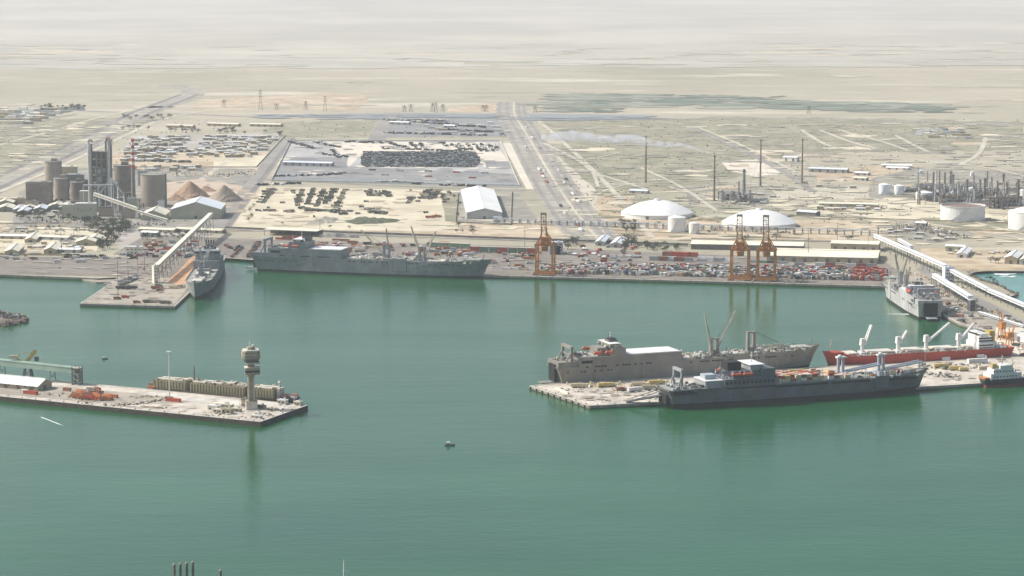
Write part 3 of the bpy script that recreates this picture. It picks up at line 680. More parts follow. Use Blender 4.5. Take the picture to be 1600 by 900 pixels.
def fast_sealift(s, deck, gar, house, garu, cr, side_near=-1, bright='ship_white', seed=1, door=None, doorz=None):
    """long grey cargo ship: aft garage block with deckhouse, two twin cranes forward"""
    h = s.m[0]; st = s.m[3]
    s.hull(lambda u: deck + (4.2 * max(0, (u - .72) / .28) ** 1.6) )
    # aft garage block, lower quarterdeck behind it
    s.bx('quarterdeck', .004, .075, deck - 1.0, deck + 4.2, h, .90)
    s.bx('stern_door', -.001, .005, 4, deck + 1.5, 'opening_dark', .5)
    mb = MB()
    for k in (-1, 1): mb.bar((-1.0, k * s.B * .16, 3), (-11, k * s.B * .16, 2.6), 1.0)
    mb.box(-6, 0, 2.6, 12, s.B * .34, .7); mb.build('stern_ramp', st, s.root)
    s.bx('garage_block', .075, garu, deck - 1.2, gar, h, 1.003)
    s.bx('flight_deck', house[1] + .008, garu - .002, gar + .004, gar + .8, 'deck_white', .95)
    s.bx('garage_roof', .078, house[0], gar + .004, gar + .4, 'deck_green', .96)
    for k in (-1, 1):
        o = s.bx('mooring_opening', .085, .125, gar - 5.2, gar - 2.6, 'opening_dark', .01, k * 1.0)
    z1, z2, z3 = gar, house[2], house[2] + 3.2
    u0, u1 = house[0], house[1]
    s.bx('deckhouse', u0 + .045, u1, gar + .002, z2, h, 1.006)
    s.bx('boat_deck', u0, u0 + .045, gar + .002, gar + 2.4, h, .7)
    s.bx('boat_deck_wall', u0 + .001, u0 + .044, gar + 2.404, z2 - .4, st, .62)
    s.bx('bridge', u1 - .055, u1 - .02, z2 + .002, z3, h, .86)
    s.bx('bridge_window', u1 - .021, u1 - .0195, z2 + 1.3, z3 - .7, 'glass_dark', .8)
    s.bx('bridge_roof', u1 - .057, u1 - .018, z3 + .002, z3 + .5, bright, .9)
    for k in (-1, 1): s.bx('bridge_wing', u1 - .04, u1 - .022, z2 + .004, z2 + 2.2, st, .12, k * .92)
    s.bx('funnel', u0 + .05, u0 + .082, z2 + .002, z3 + 2.5, 'steel_dark', .34, .1)
    s.bx('funnel_cap', u0 + .053, u0 + .079, z3 + 2.504, z3 + 3.3, 'opening_dark', .28, .1)
    s.mast(u1 - .035, z3 + .5, 9.5); s.mast(u0 + .06, z3 + 3.3, 5, 3, 'steel_dark', .3, 1); s.mast(u0 + .01, z2 - .4, 8, -4, 'steel_pale', .3)
    mb = MB(); mb.ball(s.x(u1 - .012), -s.B * .3, z2 + 1.6, 1.5, 1.5, 1.6, 3, 8, 5, .02); mb.build('radome', bright, s.root)
    for k in (-1, 1):
        s.lifeboat(u0 - .005, gar + 3.6, k); s.lifeboat(u0 + .037, gar + 3.6, k)
    s.gantry(.055, deck + 4.1, gar + 8.5, st, .72, 5)
    s.clutter(.085, u0 - .03, gar + .3, 34, [st, bright, 'steel_dark'], seed, .8, 3)
    s.clutter(.01, .07, deck + 4.2, 8, [st, 'steel_dark', 'boom_buff'], seed + 9, .7, 2)
    s.clutter(u0 + .05, u1 - .06, z2, 14, [st, 'steel_dark', bright], seed + 3, .8, 3)
    # cargo deck
    hz_ = deck - 1.1
    for i, (a, b) in enumerate(((garu + .012, cr[0][0] - .03), (cr[0][0] + .03, cr[1][0] - .03), (cr[1][0] + .03, .885))):
        n = 2
        for k in range(n):
            c0 = a + (b - a) * k / n + .002; c1 = a + (b - a) * (k + 1) / n - .002
            s.bx('hatch_cover', c0, c1, hz_ + .01, hz_ + 2.2, 'deck_green' if (i + k) % 2 else 'hatch_cream', .66)
    for u, hp, tips in cr: s.twin_crane(u, hz_, hp, tips, st, 'boom_buff')
    s.bx('forecastle_deck', .90, .955, deck + 1.0, deck + 3.4, 'deck_green', .5)
    s.mast(.965, deck + 3, 9, 0, st, .4, 1)
    s.clutter(garu + .01, .93, hz_ + 2.2, 110, [st, 'steel_dark', bright, 'boom_buff', 'hatch_cream'], seed + 5, .62, 2.2)
    s.clutter(garu + .01, .90, hz_ + .02, 90, [st, 'steel_dark', bright, 'rust_orange'], seed + 6, .92, 1.7)
    for k in (-1, 1): s.rails(garu, .84, deck, k); s.rails(.08, garu, gar, k)
    # side openings and the hinged side door
    for k in (side_near,):
        s.openings(.10, .34, gar - 8.5, 22, k, 1.6, 1.0, .5, seed=seed); s.openings(garu + .03, .88, deck - 2.6, 44, k, 1.3, .9, .45, seed=seed + 1)
        s.openings(.03, .2, deck - 5, 14, k, 1.2, .8, .35, seed=seed + 2)
        d0 = door or .60
        s.bx('side_door_frame', d0, d0 + .062, deck - 13, deck + 1.5, 'steel_dark', .012, k * 1.0)
        s.bx('side_door', d0 + .003, d0 + .059, deck - 12.4, deck + 2.6, h, .02, k * 1.005)

V = Vector
s1 = Ship('transport_ship', 'long blue grey cargo ship moored broadside along the far quay, booms raised', 'ship', (409, 421.5), (752, 434.5), 32, ('navy_grey', 'boot_dark', 'deck_green', 'navy_grey'))
k1 = s1.L / 288
fast_sealift(s1, 19.0, 29, (.155, .235, 37), .385, [(.56, 15, [(-.115, 6, 52), (.004, -4, 56)]), (.71, 14, [(-.055, 8, 58), (.065, -8, 55)])], -1, seed=2)
s2 = Ship('transport_ship', 'brownish grey cargo ship behind the right pier, two crane booms raised in a V', 'ship', (873, 600.5), (1262, 574.5), 30, ('warm_grey', 'boot_dark', 'deck_green', 'warm_grey'))
fast_sealift(s2, 18.0, 25.5, (.15, .245, 33), .45, [(.595, 14, [(-.032, 3, 57), (.075, -3, 59)]), (.735, 18, [(.13, -1, 23), (.128, 3, 24)])], -1, seed=12, door=.64)
s4 = Ship('transport_ship', 'pale rust streaked cargo ship with dark open stern at the ore terminal', 'ship', (1452, 499), (1391.5, 459), 30, ('light_grey', 'boot_dark', 'deck_green', 'ship_steel'))
fast_sealift(s4, 16.5, 22, (.19, .27, 27), .43, [(.58, 14, [(-.05, 2, 40), (-.045, -2, 42)]), (.72, 14, [(.05, 4, 50), (-.04, -5, 47)])], 1, seed=22, door=.62)

# nearest ship: darker, deck cargo and folded cranes
s3 = Ship('container_transport_ship', 'dark slate grey ship nearest the camera with coloured containers and pale crane columns', 'ship', (1046, 636), (1432, 610), 31, ('slate_grey', 'boot_dark', 'deck_green', 'crane_blue'))
s = s3
s.hull(lambda u: 17 + 3.0 * max(0, (u - .8) / .2) ** 1.5, transom=.85, boot=4.6)
s.bx('stern_recess', -.001, .006, 4, 12, 'opening_dark', .55)
mb = MB(); mb.bar((0, 4, 10), (-27, 17, 4.0), 7, .9); mb.bar((0, 1, 15), (-20, 10.5, 6.5), .5); mb.bar((0, 7, 15), (-22, 17.5, 6.5), .5); mb.build('stern_ramp', 'steel_dark', s.root)
s.bx('poop_deck', .01, .14, 15.9, 17.2, 'deck_green', .93)
s.gantry(.055, 15.9, 32, 'ship_steel', .55, 4)
s.bx('aft_house', .135, .20, 15.95, 22.5, 'ship_steel', .78)
s.bx('aft_house_roof', .133, .202, 22.504, 23.1, 'deck_white', .8)
s.bx('engine_casing', .145, .185, 23.104, 27, 'crane_blue', .34)
s.bx('superstructure', .20, .385, 15.95, 23.5, 'slate_grey', 1.004)
s.bx('accommodation_block', .235, .335, 23.504, 30, 'slate_grey', .82)
s.bx('bridge_tower', .335, .385, 23.504, 31.5, 'slate_grey', 1.006)
s.bx('wheelhouse', .30, .345, 30.004, 34.5, 'ship_steel', .78)
s.bx('wheelhouse_roof', .295, .35, 34.504, 35.2, 'deck_white', .86)
s.bx('bridge_window', .345, .3465, 31.6, 33.8, 'glass_dark', .74)
s.bx('funnel', .225, .275, 30.004, 37, 'opening_dark', .42)
s.bx('aft_window', .2335, .2350, 25, 27, 'glass_dark', .6)
for k in (-1, 1): s.lifeboat(.245, 27.4, k, 10); s.lifeboat(.287, 27.4, k, 10)
s.mast(.325, 35.2, 10); s.mast(.20, 23.5, 7, 4)
s.clutter(.01, .13, 17.2, 60, ['crane_blue', 'ship_steel', 'steel_dark', 'boom_buff', 'ship_white'], 31, .85, 2.6)
s.clutter(.20, .235, 23.5, 8, ['crane_blue', 'steel_dark'], 32, .8, 2.5)
s.clutter(.36, .94, 15.92, 130, ['crane_blue', 'ship_steel', 'steel_dark', 'rust_orange'], 33, .95, 2)
for k in (-1,):
    s.openings(.02, .13, 14.5, 8, k, 3.0, 2.6, 1.0, 'bulwark_opening', depth=.93); s.openings(.20, .385, 20.5, 12, k, 1.5, 1.5, .9); s.openings(.21, .385, 15.8, 26, k, 1.6, .9, .75, seed=4)
    s.openings(.385, .58, 14.9, 30, k, 2.0, 1.1, .85, seed=5); s.openings(.60, .74, 14.9, 22, k, 1.8, 1.1, .85, seed=6); s.openings(.80, .93, 14.8, 18, k, 1.5, 1.0, .75, seed=7)
    s.bx('side_door', .763, .815, 7.5, 18.4, 'slate_grey', .02, k * 1.01); s.bx('side_door_sill', .761, .817, 6.2, 7.4, 'steel_dark', .02, k * 1.006)
for u, dy in ((.66, 0), (.815, 0)):
    mb = MB(); x = s.x(u); mb.box(x, 0, 15.9, 9, 12, 4)
    mb.build('crane_base', 'crane_blue', s.root)
    for k in (-1, 1): mb = MB(); mb.cyl(x + k * 2.7, k * 1.0, 19.9, 1.5, 14, 10, 1.35); mb.build('crane_column', 'crane_blue', s.root)
    mb = MB(); mb.box(x, 0, 33.9, 8.4, 4, 1.4); mb.build('crane_head', 'ship_white', s.root)
    mb = MB(); mb.ball(x - 1, 0, 36, 1.8, 1.8, .9, 2, 8, 4, .05); mb.build('crane_cab', 'ship_white', s.root)
    s.boom((x + 4, -2, 21.5), (x + .155 * s.L, -3, 26.5), 'crane_blue', 2.4); s.boom((x + 4, 3, 21.5), (x + .155 * s.L, 4, 26.5), 'crane_blue', 2.4)
s.bx('cargo_hatch', .835, .94, 15.905, 17.99, 'deck_green', .55)
mb = MB()
for k in (-1, 1): mb.hcyl(s.x(.60), k * 6, 19.5, 1.8, 14, 0)
mb.build('deck_winch', 'ship_white', s.root)
s.bx('cargo_hatch', .387, .656, 15.905, 18.29, 'deck_green', .93); s.rails(.385, .95, 17, -1); s.rails(.20, .385, 23.5, -1); s.mast(.97, 19.5, 8)
contm = {}
def container_mesh(key, L=12.2):
    if (key, L) not in contm:
        b = MB(); b.box(0, 0, 0.15, L, 2.44, 2.45)
        r = MB()
        for e in (-1, 1):
            for f in (-1, 1): r.box(e * (L / 2 - .1), f * 1.2, 0, .26, .26, 2.66)
            r.box(0, e * 1.2, 2.55, L, .16, .12)
        contm[key, L] = mmesh('shipping_container', [(b, 'c_' + key), (r, 'c_' + key)])
    return contm[key, L]
rr = random.Random(44)
for iu in range(13):
    u = .395 + iu * .0205
    for iy in range(9):
        y = (iy - 4) * 2.75 * 1.15; h = rr.choice((1, 1, 2)) if iy > 0 else rr.choice((1, 2, 1, 0))
        if iu < 7: h = 2 if rr.random() < .75 else 1
        if iu > 10: h = min(h, 1)
        for k in range(h):
            cc = rr.choice(('tan', 'tan', 'red', 'white', 'sand', 'rust', 'red', 'yellow', 'white', 'red'))
            if 0: continue
            o = put('shipping_container', container_mesh(cc, 5.0 if False else 12.2), s.w(s.x(u) + 5, y, 18.3 + 2.67 * k), s.rz)
            o.scale = (s.L * .0198 / 12.2, 1.12, 1)
            tag(o, {'tan': 'tan', 'red': 'dark red', 'white': 'white', 'sand': 'sand coloured', 'rust': 'rust brown', 'green': 'green', 'yellow': 'yellow'}[cc] + ' container, ' + ('front' if iy < 3 else 'middle' if iy < 6 else 'back') + ' row, ' + ('aft' if iu < 5 else 'mid' if iu < 9 else 'forward') + ' deck of the nearest ship', 'container', 'containers on the deck of the nearest ship')
for iu in range(4):
    for iy in range(6):
        cc = ('tan', 'yellow', 'grey', 'tan', 'white', 'red')[(iu * 5 + iy * 3) % 6]
        o = put('shipping_container', container_mesh(cc), s.w(s.x(.845 + iu * .027), (iy - 2.5) * 3.0 * (1 - .10 * iu), 18.0), s.rz); o.scale = (.52 * s.L / 230 , 1.1, 1)
        o.scale = (.5, 1.05, 1.1)
        tag(o, dict(tan='tan', yellow='yellow', grey='grey', white='white', red='dark red')[cc] + ' container, ' + ('front' if iy < 2 else 'middle' if iy < 4 else 'back') + ' row ' + ('aft', 'second', 'third', 'foremost')[iu] + ' bay on the nearest ship foredeck', 'container', 'containers on the foredeck')

# grey ship seen from the bow beside the finger pier
s5 = Ship('bow_on_transport_ship', 'grey cargo ship seen bow on, moored at the right side of the sandy finger pier', 'ship', (336, 418), (305, 468), 30, ('bow_grey', 'boot_dark', 'deck_green', 'bow_grey'), wl=(.03, .95))
s = s5
s.hull(lambda u: 15.5 + 5.5 * max(0, (u - .72) / .28) ** 1.4, fine=.76)
s.bx('superstructure', .22, .44, 14.5, 24, 'bow_grey', 1.004); s.bx('accommodation_block', .30, .42, 24.004, 31, 'bow_grey', .9); s.bx('bridge', .36, .42, 31.004, 35, 'bow_grey', 1.0)
s.bx('bridge_window', .42, .4215, 32.2, 34, 'glass_dark', .9); s.bx('funnel', .24, .29, 24.004, 38, 'steel_dark', .3)
for i in range(4): s.bx('exhaust_pipe', .25, .262, 38.004, 42, 'opening_dark', .05, (-.3 + .2 * i))
s.bx('foredeck_house', .50, .56, 14.5, 19, 'bow_grey', .5); s.mast(.40, 35, 16, 0, 'bow_grey', .6); s.mast(.34, 31, 14, 6, 'bow_grey', .4)
for u, t in ((.52, -.05), (.68, -.05)):
    s.twin_crane(u, 14.5, 15, [(t, 6, 42), (t, -7, 40)], 'bow_grey', 'bow_grey')
for i, u in enumerate((.58, .74, .82)): s.bx('hatch_cover', u, u + .06, 14.5, 16.8 + i * .8, 'deck_green' if i % 2 else 'hatch_cream', .5 - .06 * i)
s.clutter(.45, .95, 16, 40, ['bow_grey', 'steel_dark', 'ship_steel', 'boom_buff'], 51, .5, 2.5); s.clutter(.23, .42, 31, 16, ['bow_grey', 'steel_dark', 'ship_white'], 52, .8, 5)
s.bx('bulwark_rail', .955, .975, 20, 21.9, 'bow_grey', .1); s.rails(.45, .75, 15.5, -1); s.rails(.45, .75, 15.5, 1)
s.openings(.1, .4, 20, 14, 1, 1.5, 1, .6)

# red bulk carrier
s6 = Ship('bulk_carrier', 'red hulled bulk carrier with cream deck cranes behind the right pier', 'ship', (1570, 558), (1295, 574), 26, ('hull_red', 'boot_red', 'deck_green', 'ship_white'), wl=(.02, .965))
s = s6
s.hull(lambda u: 11.5 + 4.5 * max(0, (u - .82) / .18) ** 1.3, fine=.82)
s.bx('forecastle', .90, .945, 13, 14.6, 'hull_red', .5)
cu = [.275, .45, .60, .79]
tips = [(-.075, 2, 35), (-.115, 3, 37), (-.045, 0, 31), (-.05, -2, 38)]
for j, u in enumerate(cu):
    mb = MB(); x = s.x(u); mb.cyl(x, 0, 10.4, 2.1, 9, 10, 1.8); mb.box(x, 0, 10.4, 6, 8, 2.6); mb.build('crane_pedestal', 'ship_white', s.root)
    mb = MB(); mb.box(x, 0, 19.404, 4.6, 4.6, 6.5, 0, .8); mb.build('crane_cab', 'ship_white', s.root)
    du, y, z = tips[j]; s.boom((x - 2, 0, 20), (x + du * s.L, y, z), 'ship_white', 3.2)
for i in range(5):
    u0 = (.215, .305, .48, .635, .825)[i]; u1 = (.25, .42, .575, .765, .885)[i]
    s.bx('hatch_coaming', u0, u1, 10.42, 12.6, 'hull_red' if i == 4 else 'wall_tan', .62)
    for k in range(2):
        a = u0 + (u1 - u0) * k / 2 + .001; s.bx('hatch_cover', a, a + (u1 - u0) / 2 - .002, 12.604, 13.6, 'hatch_cream', .66)
s.bx('superstructure', .115, .20, 10.42, 17.5, 'ship_white', .96); s.bx('accommodation_block', .125, .195, 17.504, 23, 'ship_white', .84); s.bx('bridge', .15, .192, 23.004, 26.5, 'ship_white', .98)
s.bx('bridge_window', .192, .1932, 24.2, 25.8, 'glass_dark', .9); s.bx('funnel', .09, .118, 17, 27, 'crane_yellow', .32); s.bx('funnel_casing', .085, .116, 10.42, 16.99, 'ship_white', .5)
for z in (12.5, 15, 19, 21.4): s.openings(.12, .195, z, 9, 1, 1.0, .9, .9, 'porthole_window', seed=int(z), depth=.965 if z < 17 else .845)
s.mast(.17, 26.5, 9); s.mast(.955, 15.5, 12, 0, 'boom_buff', .6); s.clutter(.22, .95, 10.45, 200, ['ship_white', 'boom_buff', 'steel_dark', 'wall_tan', 'rust_orange'], 61, .95, 2.2)
s.clutter(.02, .11, 10.45, 18, ['ship_white', 'steel_dark', 'boom_buff'], 62, .8, 3)
for k in (-1, 1): s.rails(.1, .88, 11.5, k); 
mb = MB(); a = s.x(.955); mb.bar((a, 0, 26), (a - 26, 8, 13), .35); mb.bar((a, 0, 26), (a + 4, -2, 15), .35); mb.build('forestay', 'boom_buff', s.root)

# black hulled coaster at the right edge
s7 = Ship('coaster_ship', 'black hulled coaster with white wheelhouse at the right edge of the pier', 'ship', (1537, 604.5), (1690, 593), 17, ('hull_black', 'boot_red', 'deck_green', 'ship_white'), wl=(.02, .96))
s = s7
s.hull(lambda u: 7.5 + 3 * max(0, (u - .8) / .2) ** 1.3, transom=.6, boot=2.2)
s.bx('bulwark', .0, .05, 7.5, 9, 'rust_orange', .62)
s.bx('superstructure', .05, .34, 6.45, 12.5, 'ship_white', .78); s.bx('deckhouse', .08, .27, 12.504, 16.5, 'ship_white', .66); s.bx('wheelhouse', .14, .25, 16.504, 19.5, 'ship_white', .7)
s.bx('wheelhouse_window', .25, .2525, 17.3, 18.8, 'glass_dark', .6)
for z in (9.5, 14): s.openings(.07, .3, z, 8, -1, .9, .9, .9, 'porthole_window', seed=3, depth=.785 if z < 12 else .665)
s.bx('funnel', .09, .13, 16.504, 20.5, 'crane_yellow', .25); s.mast(.19, 19.5, 9, 0, 'boom_buff', .5); s.mast(.42, 6.5, 15, 0, 'boom_buff', .6)
for i in range(3): s.bx('hatch_cover', .38 + .17 * i, .52 + .17 * i, 6.45, 9.6, 'hatch_cream', .62)
s.mast(.30, 12.5, 12, 2, 'boom_buff', .5); s.clutter(.06, .9, 6.5, 40, ['ship_white', 'boom_buff', 'steel_dark', 'tower_light'], 71, .8, 2); s.clutter(.08, .27, 16.5, 12, ['ship_white', 'boom_buff'], 72, .6, 2.5)
s.rails(.05, .34, 12.5, -1, 2); s.rails(.34, .95, 7.5, -1)

# ribbed vessel behind the mole
s8 = Ship('ribbed_vessel', 'long buff vessel with ribbed sides moored behind the mole and the control tower', 'vessel', (247, 612.5), (460, 632), 17, ('barge_dark', 'boot_dark', 'barge_dark', 'tower_light'), wl=(.01, .97))
s = s8; zb = 4.2
s.hull(lambda u: zb + 1.0 + 1.6 * max(0, (u - .85) / .15), transom=.9, fine=.9)
for seg, (u0, u1) in enumerate(((.03, .247), (.272, .657), (.675, .86))):
    s.bx('side_housing', u0, u1, zb, zb + 8.2, 'barge_buff', .86)
    n = int((u1 - u0) * s.L / 2.9)
    me = MB(); me.box(0, 0, 0, 1.1, .9, 7.6); me.box(0, .35 , 7.4, 1.1, 1.5, .8); me = me.mesh('rib', 'barge_buff')
    for k in (-1, 1):
        for i in range(n):
            o = put('rib', me, (s.x(u0) + (u1 - u0) * s.L * (i + .5) / n, k * s.B * .455, zb - .1), pi if k > 0 else 0); o.parent = s.root
    s.bx('housing_roof', u0 + .004, u1 - .004, zb + 8.21, zb + 8.8, 'barge_dark', .8)
for (u0, u1, y) in ((.035, .23, -.55), (.04, .25, .25), (.29, .37, -.5), (.33, .42, .3), (.41, .49, -.45), (.47, .55, .3), (.69, .86, -.5), (.70, .86, .3)):
    s.bx('hatch_cover', u0, u1, zb + 8.81, zb + 9.9, 'tower_light', .22, y)
s.bx('stern_house', -.035, .02, .8, 6.5, 'rust_orange', .82); s.bx('stern_house_roof', -.03, .025, 6.504, 8.8, 'barge_dark', .7)
s.bx('stern_house', .0, .03, 8.804, 12.0, 'barge_dark', .6)
s.mast(.272, zb + 8.5, 14, 0, 'barge_dark', .9, 0); s.mast(.30, zb + 8.5, 4, 0, 'barge_dark', .6)
s.bx('bow_house', .865, .885, zb, zb + 9.5, 'tower_light', .5); mb = MB(); mb.cyl(s.x(.875), -1, zb + 9.5, .8, 5, 8); mb.cyl(s.x(.875), -1, zb + 14.5, 1.9, 1.3, 8, .8); mb.build('bow_ventilator', 'tower_light', s.root)
s.clutter(.04, .86, zb + 8.8, 60, ['barge_buff', 'barge_dark', 'tower_light', 'wall_tan'], 81, .8, 2.0)
mb = MB(); mb.hcyl(s.x(.955), 0, 4.4, 4.2, 15, 0, 12, .9); mb.build('bow_turret', 'steel_dark', s.root)
s.clutter(.89, .99, 6.5, 16, ['steel_dark', 'lifeboat_red', 'barge_dark'], 83, .6, 2.4)

# two small boats
def small_boat(name, label, px, py, L, rz, hm):
    t = thing(name, label, 'boat', G(px, py, 0), rz)
    n = 8; out = [(-L / 2, -L * .16), (L * .1, -L * .18), (L * .34, -L * .11), (L / 2, 0), (L * .34, L * .11), (L * .1, L * .18), (-L / 2, L * .16)]
    mb = MB(); k = len(out); mb.add([(x * .92, y * .8, -.4) for x, y in out] + [(x, y, L * .11 + (.3 if x > L * .3 else 0)) for x, y in out], [tuple(range(k, 2 * k))] + [(i, (i + 1) % k, k + (i + 1) % k, k + i) for i in range(k)])
    mb.build('hull', hm, t)
    mb = MB(); mb.box(-L * .16, 0, L * .11, L * .34, L * .24, L * .17, 0, .85); mb.build('cabin', 'ship_steel', t)
    mb = MB(); mb.box(-L * .16, 0, L * .282, L * .4, L * .27, L * .03); mb.build('cabin_roof', 'ship_white', t)
    mb = MB(); mb.box(L * .005, 0, L * .19, .05, L * .18, L * .06); mb.build('windscreen', 'glass_dark', t)
    mb = MB(); mb.cyl(-L * .12, 0, L * .31, .12, L * .18, 6); mb.box(-L * .12, 0, L * .42, .1, L * .12, .1); mb.build('mast', 'ship_white', t)
small_boat('patrol_boat', 'small dark patrol boat with a white cabin roof alone in the middle of the harbour', 703, 696, 8.5, -.1, 'steel_dark')
small_boat('launch', 'tiny dark launch on open water above the mole, left of the light mast', 164, 561, 6.2, .2, 'steel_dark')

# jet of foam from the pale ship and a wake streak
mb = MB(); a, b = G(1432, 491.5, 0), G(1385, 490.5, 0); n = 10
vs = []; 
for i in range(n + 1):
    t = i / n; p = a + (b - a) * t; w = 3.4 * (1 - t) ** .7 + .3; vs += [(p.x, p.y - w, .06 + .3 * (1 - t)), (p.x, p.y + w, .06 + .1 * (1 - t))]
mb.add(vs, [(2 * i, 2 * i + 1, 2 * i + 3, 2 * i + 2) for i in range(n)]); tag(mb.build('foam_jet', 'foam'), kind='stuff')

for s_, u0, u1, z in ((s1, .40, .93, 18.2), (s2, .46, .93, 17.2), (s3, .36, .94, 16.0), (s4, .45, .9, 15.6)):
    rr = random.Random(int(s_.L)); g = {}
    for i in range(26):                                            # ventilators, posts and winches along the cargo deck
        m_ = rr.choice(('ship_steel', 'boom_buff', 'steel_dark', 'ship_white')); mb = g.setdefault(m_, MB()); x = s_.x(rr.uniform(u0, u1)); y = rr.choice((-1, 1)) * s_.B * rr.uniform(.3, .46)
        mb.cyl(x, y, z, .35, rr.uniform(3, 7.5), 6); mb.ball(x, y, z + 5, .9, .9, .7, i, 6, 4, .1)
        x2 = s_.x(rr.uniform(u0, u1)); mb.bar((x2, -y, z), (x2 + rr.uniform(-9, 9), -y * rr.uniform(.2, 1), z + rr.uniform(2, 7)), .35)
    for m_, mb in g.items(): tag(mb.build('deck_fittings', m_, s_.root), kind='stuff')

# ================================================================== BUILDINGS AND STRUCTURES
def part_box(t, name, m, *a, **k):
    mb = MB(); mb.box(*a, **k); return mb.build(name, m, t)
def shed(name, label, a, b, W, H, rise, roof='roof_white', wall='wall_grey', doors=3, cat='shed', z=LZ, over=.7, group=None, windows=0, side=None):
    """pitched shed, ridge from survey point a to b"""
    c, L, rz = LINE(a, b, z); t = thing(name, label, cat, c, rz, group)
    mb = MB(); mb.gwall(0, 0, 0, L, W, H, rise); mb.build('wall', wall, t)
    mb = MB(); mb.gable(0, 0, H, L, W, rise, 0, over); rf = mb.build('roof', roof, t)
    n = max(2, int(L / 12)); r = MB(); r.box(0, 0, rise + H + .36, L, .8, .5); r.build('ridge_vent', roof, t)
    me = MB(); me.box(0, 0, 0, 4, .2, min(H * .8, 5)); me = me.mesh('door', 'wall_dark')
    for e in (-1, 1):
        o = put('door', me, (e * (L / 2 + .02), 0, .0), pi / 2); o.parent = t
    for i in range(doors):
        for k in (-1, 1):
            o = put('door', me, (-L / 2 + L * (i + .5) / doors, k * (W / 2 + .02), 0)); o.parent = t
    if windows:
        me = MB(); me.box(0, 0, H * .55, 1.6, .2, 1.4); me = me.mesh('window', 'glass_dark')
        for i in range(windows):
            for k in (-1, 1):
                o = put('window', me, (-L / 2 + L * (i + .5) / windows, k * (W / 2 + .03), 0)); o.parent = t
    return t
def flat_block(name, label, c_px, dx, dy, H, m='wall_tan', roof='roof_white', rz=0.0, z=LZ, cat='building', storeys=None, group=None):
    t = thing(name, label, cat, G(*c_px, z), rz, group)
    part_box(t, 'wall', m, 0, 0, 0, dx, dy, H); part_box(t, 'roof', roof, 0, 0, H + .003, dx + .6, dy + .6, .5)
    part_box(t, 'parapet', roof, 0, -dy / 2 - .15, H + .5, dx + .6, .3, .6)
    part_box(t, 'roof_unit', 'steel_pale', dx * .2, dy * .1, H + .5, dx * .2, dy * .25, 1.6)
    st = max(1, int(H / 3.6)) if storeys is None else storeys; n = max(2, int(dx / 5))
    me = MB(); me.box(0, 0, 0, min(2.2, dx / n * .5), .16, 1.3); me = me.mesh('window', 'glass_dark')
    for j in range(st):
        for i in range(n):
            o = put('window', me, (-dx / 2 + dx * (i + .5) / n, -dy / 2 - .03, 1.2 + j * (H - .6) / st)); o.parent = t
    part_box(t, 'door', 'wall_dark', dx * .1, -dy / 2 - .05, 0, 1.8, .2, 2.4)
    return t
def tank(label, px, r, H, m='white_paint', roof='cone', z=LZ, group=None, name='storage_tank'):
    t = thing(name, label, 'tank', G(*px, z), 0, group)
    mb = MB(); mb.cyl(0, 0, 0, r, H, 40, cap=(roof != 'float')); mb.build('tank_shell', m, t, smooth=False)
    mb = MB()
    for k in range(int(H / 5)): mb.cyl(0, 0, 4 + 5 * k, r + .08, .25, 40)
    tag(mb.build('shell_ring', m, t), kind='stuff')
    mb2 = MB()
    if roof == 'float':
        mb3 = MB(); mb3.cyl(0, 0, H * .9, r - .15, .5, 40); mb3.build('floating_roof', 'refinery_rust', t)
        n = 40
        for i in range(n):
            a, b = 2 * pi * i / n, 2 * pi * (i + 1) / n; mb2.bar(((r + .4) * cos(a), (r + .4) * sin(a), H), ((r + .4) * cos(b), (r + .4) * sin(b), H), 1.2, .5)
        mb2.build('wind_girder', m, t)
    else:
        mb2.cyl(0, 0, H + .002, r * 1.01, H * .04 + r * .16, 40, r * .12 if roof == 'cone' else r * .3); mb2.build('roof', m, t)
        mb3 = MB(); mb3.cyl(0, 0, H + H * .04 + r * .16, r * .1, 1, 10); mb3.build('roof_vent', 'steel_pale', t)
    mb4 = MB(); prev = None
    for i in range(11):
        a = -pi * .75 + i * .09; q = ((r + .7) * cos(a), (r + .7) * sin(a), H * i / 10)
        if prev: mb4.bar(prev, q, .9, .35)
        prev = q
    mb4.build('stairway', 'steel_pale', t)
    return t
def trestle_mesh(h, w, m, th=.5):
    mb = MB()
    for k in (-1, 1): mb.bar((0, k * w * .7, 0), (0, k * w * .45, h), th)
    mb.bar((0, -w * .6, h * .3), (0, w * .52, h * .7), th * .6); mb.bar((0, w * .6, h * .3), (0, -w * .52, h * .7), th * .6); mb.bar((0, -w * .5, h - .3), (0, w * .5, h - .3), th)
    return mb.mesh('trestle', m)
def gallery(name, label, a, b, z0, z1, w, h, m, legm='steel_pale', pitch=18, zg=LZ, roofm=None, cat='conveyor', group=None):
    """covered conveyor from ground point a (deck height z0 above ground) to b (z1)"""
    p, q = G(*a, zg), G(*b, zg); d = q - p; L = d.length; t = thing(name, label, cat, p, atan2(d.y, d.x), group)
    mb = MB(); mb.bar((0, 0, z0 + h / 2), (L, 0, z1 + h / 2), w, h); mb.build('gallery', m, t)
    mb = MB(); mb.bar((-.3, 0, z0 + h + .22), (L + .3, 0, z1 + h + .22), w + .7, .4); mb.build('gallery_roof', roofm or m, t)
    mb = MB(); mb.bar((0, -w / 2 - .06, z0 + h * .62), (L, -w / 2 - .06, z1 + h * .62), .1, .7); mb.build('window_strip', 'wall_dark', t)
    n = max(2, int(L / pitch))
    for i in range(n + 1):
        hh = z0 + (z1 - z0) * i / n
        if hh < 1: continue
        o = put('trestle', trestle_mesh(hh, w, legm), (L * i / n, 0, 0)); o.parent = t
    return t

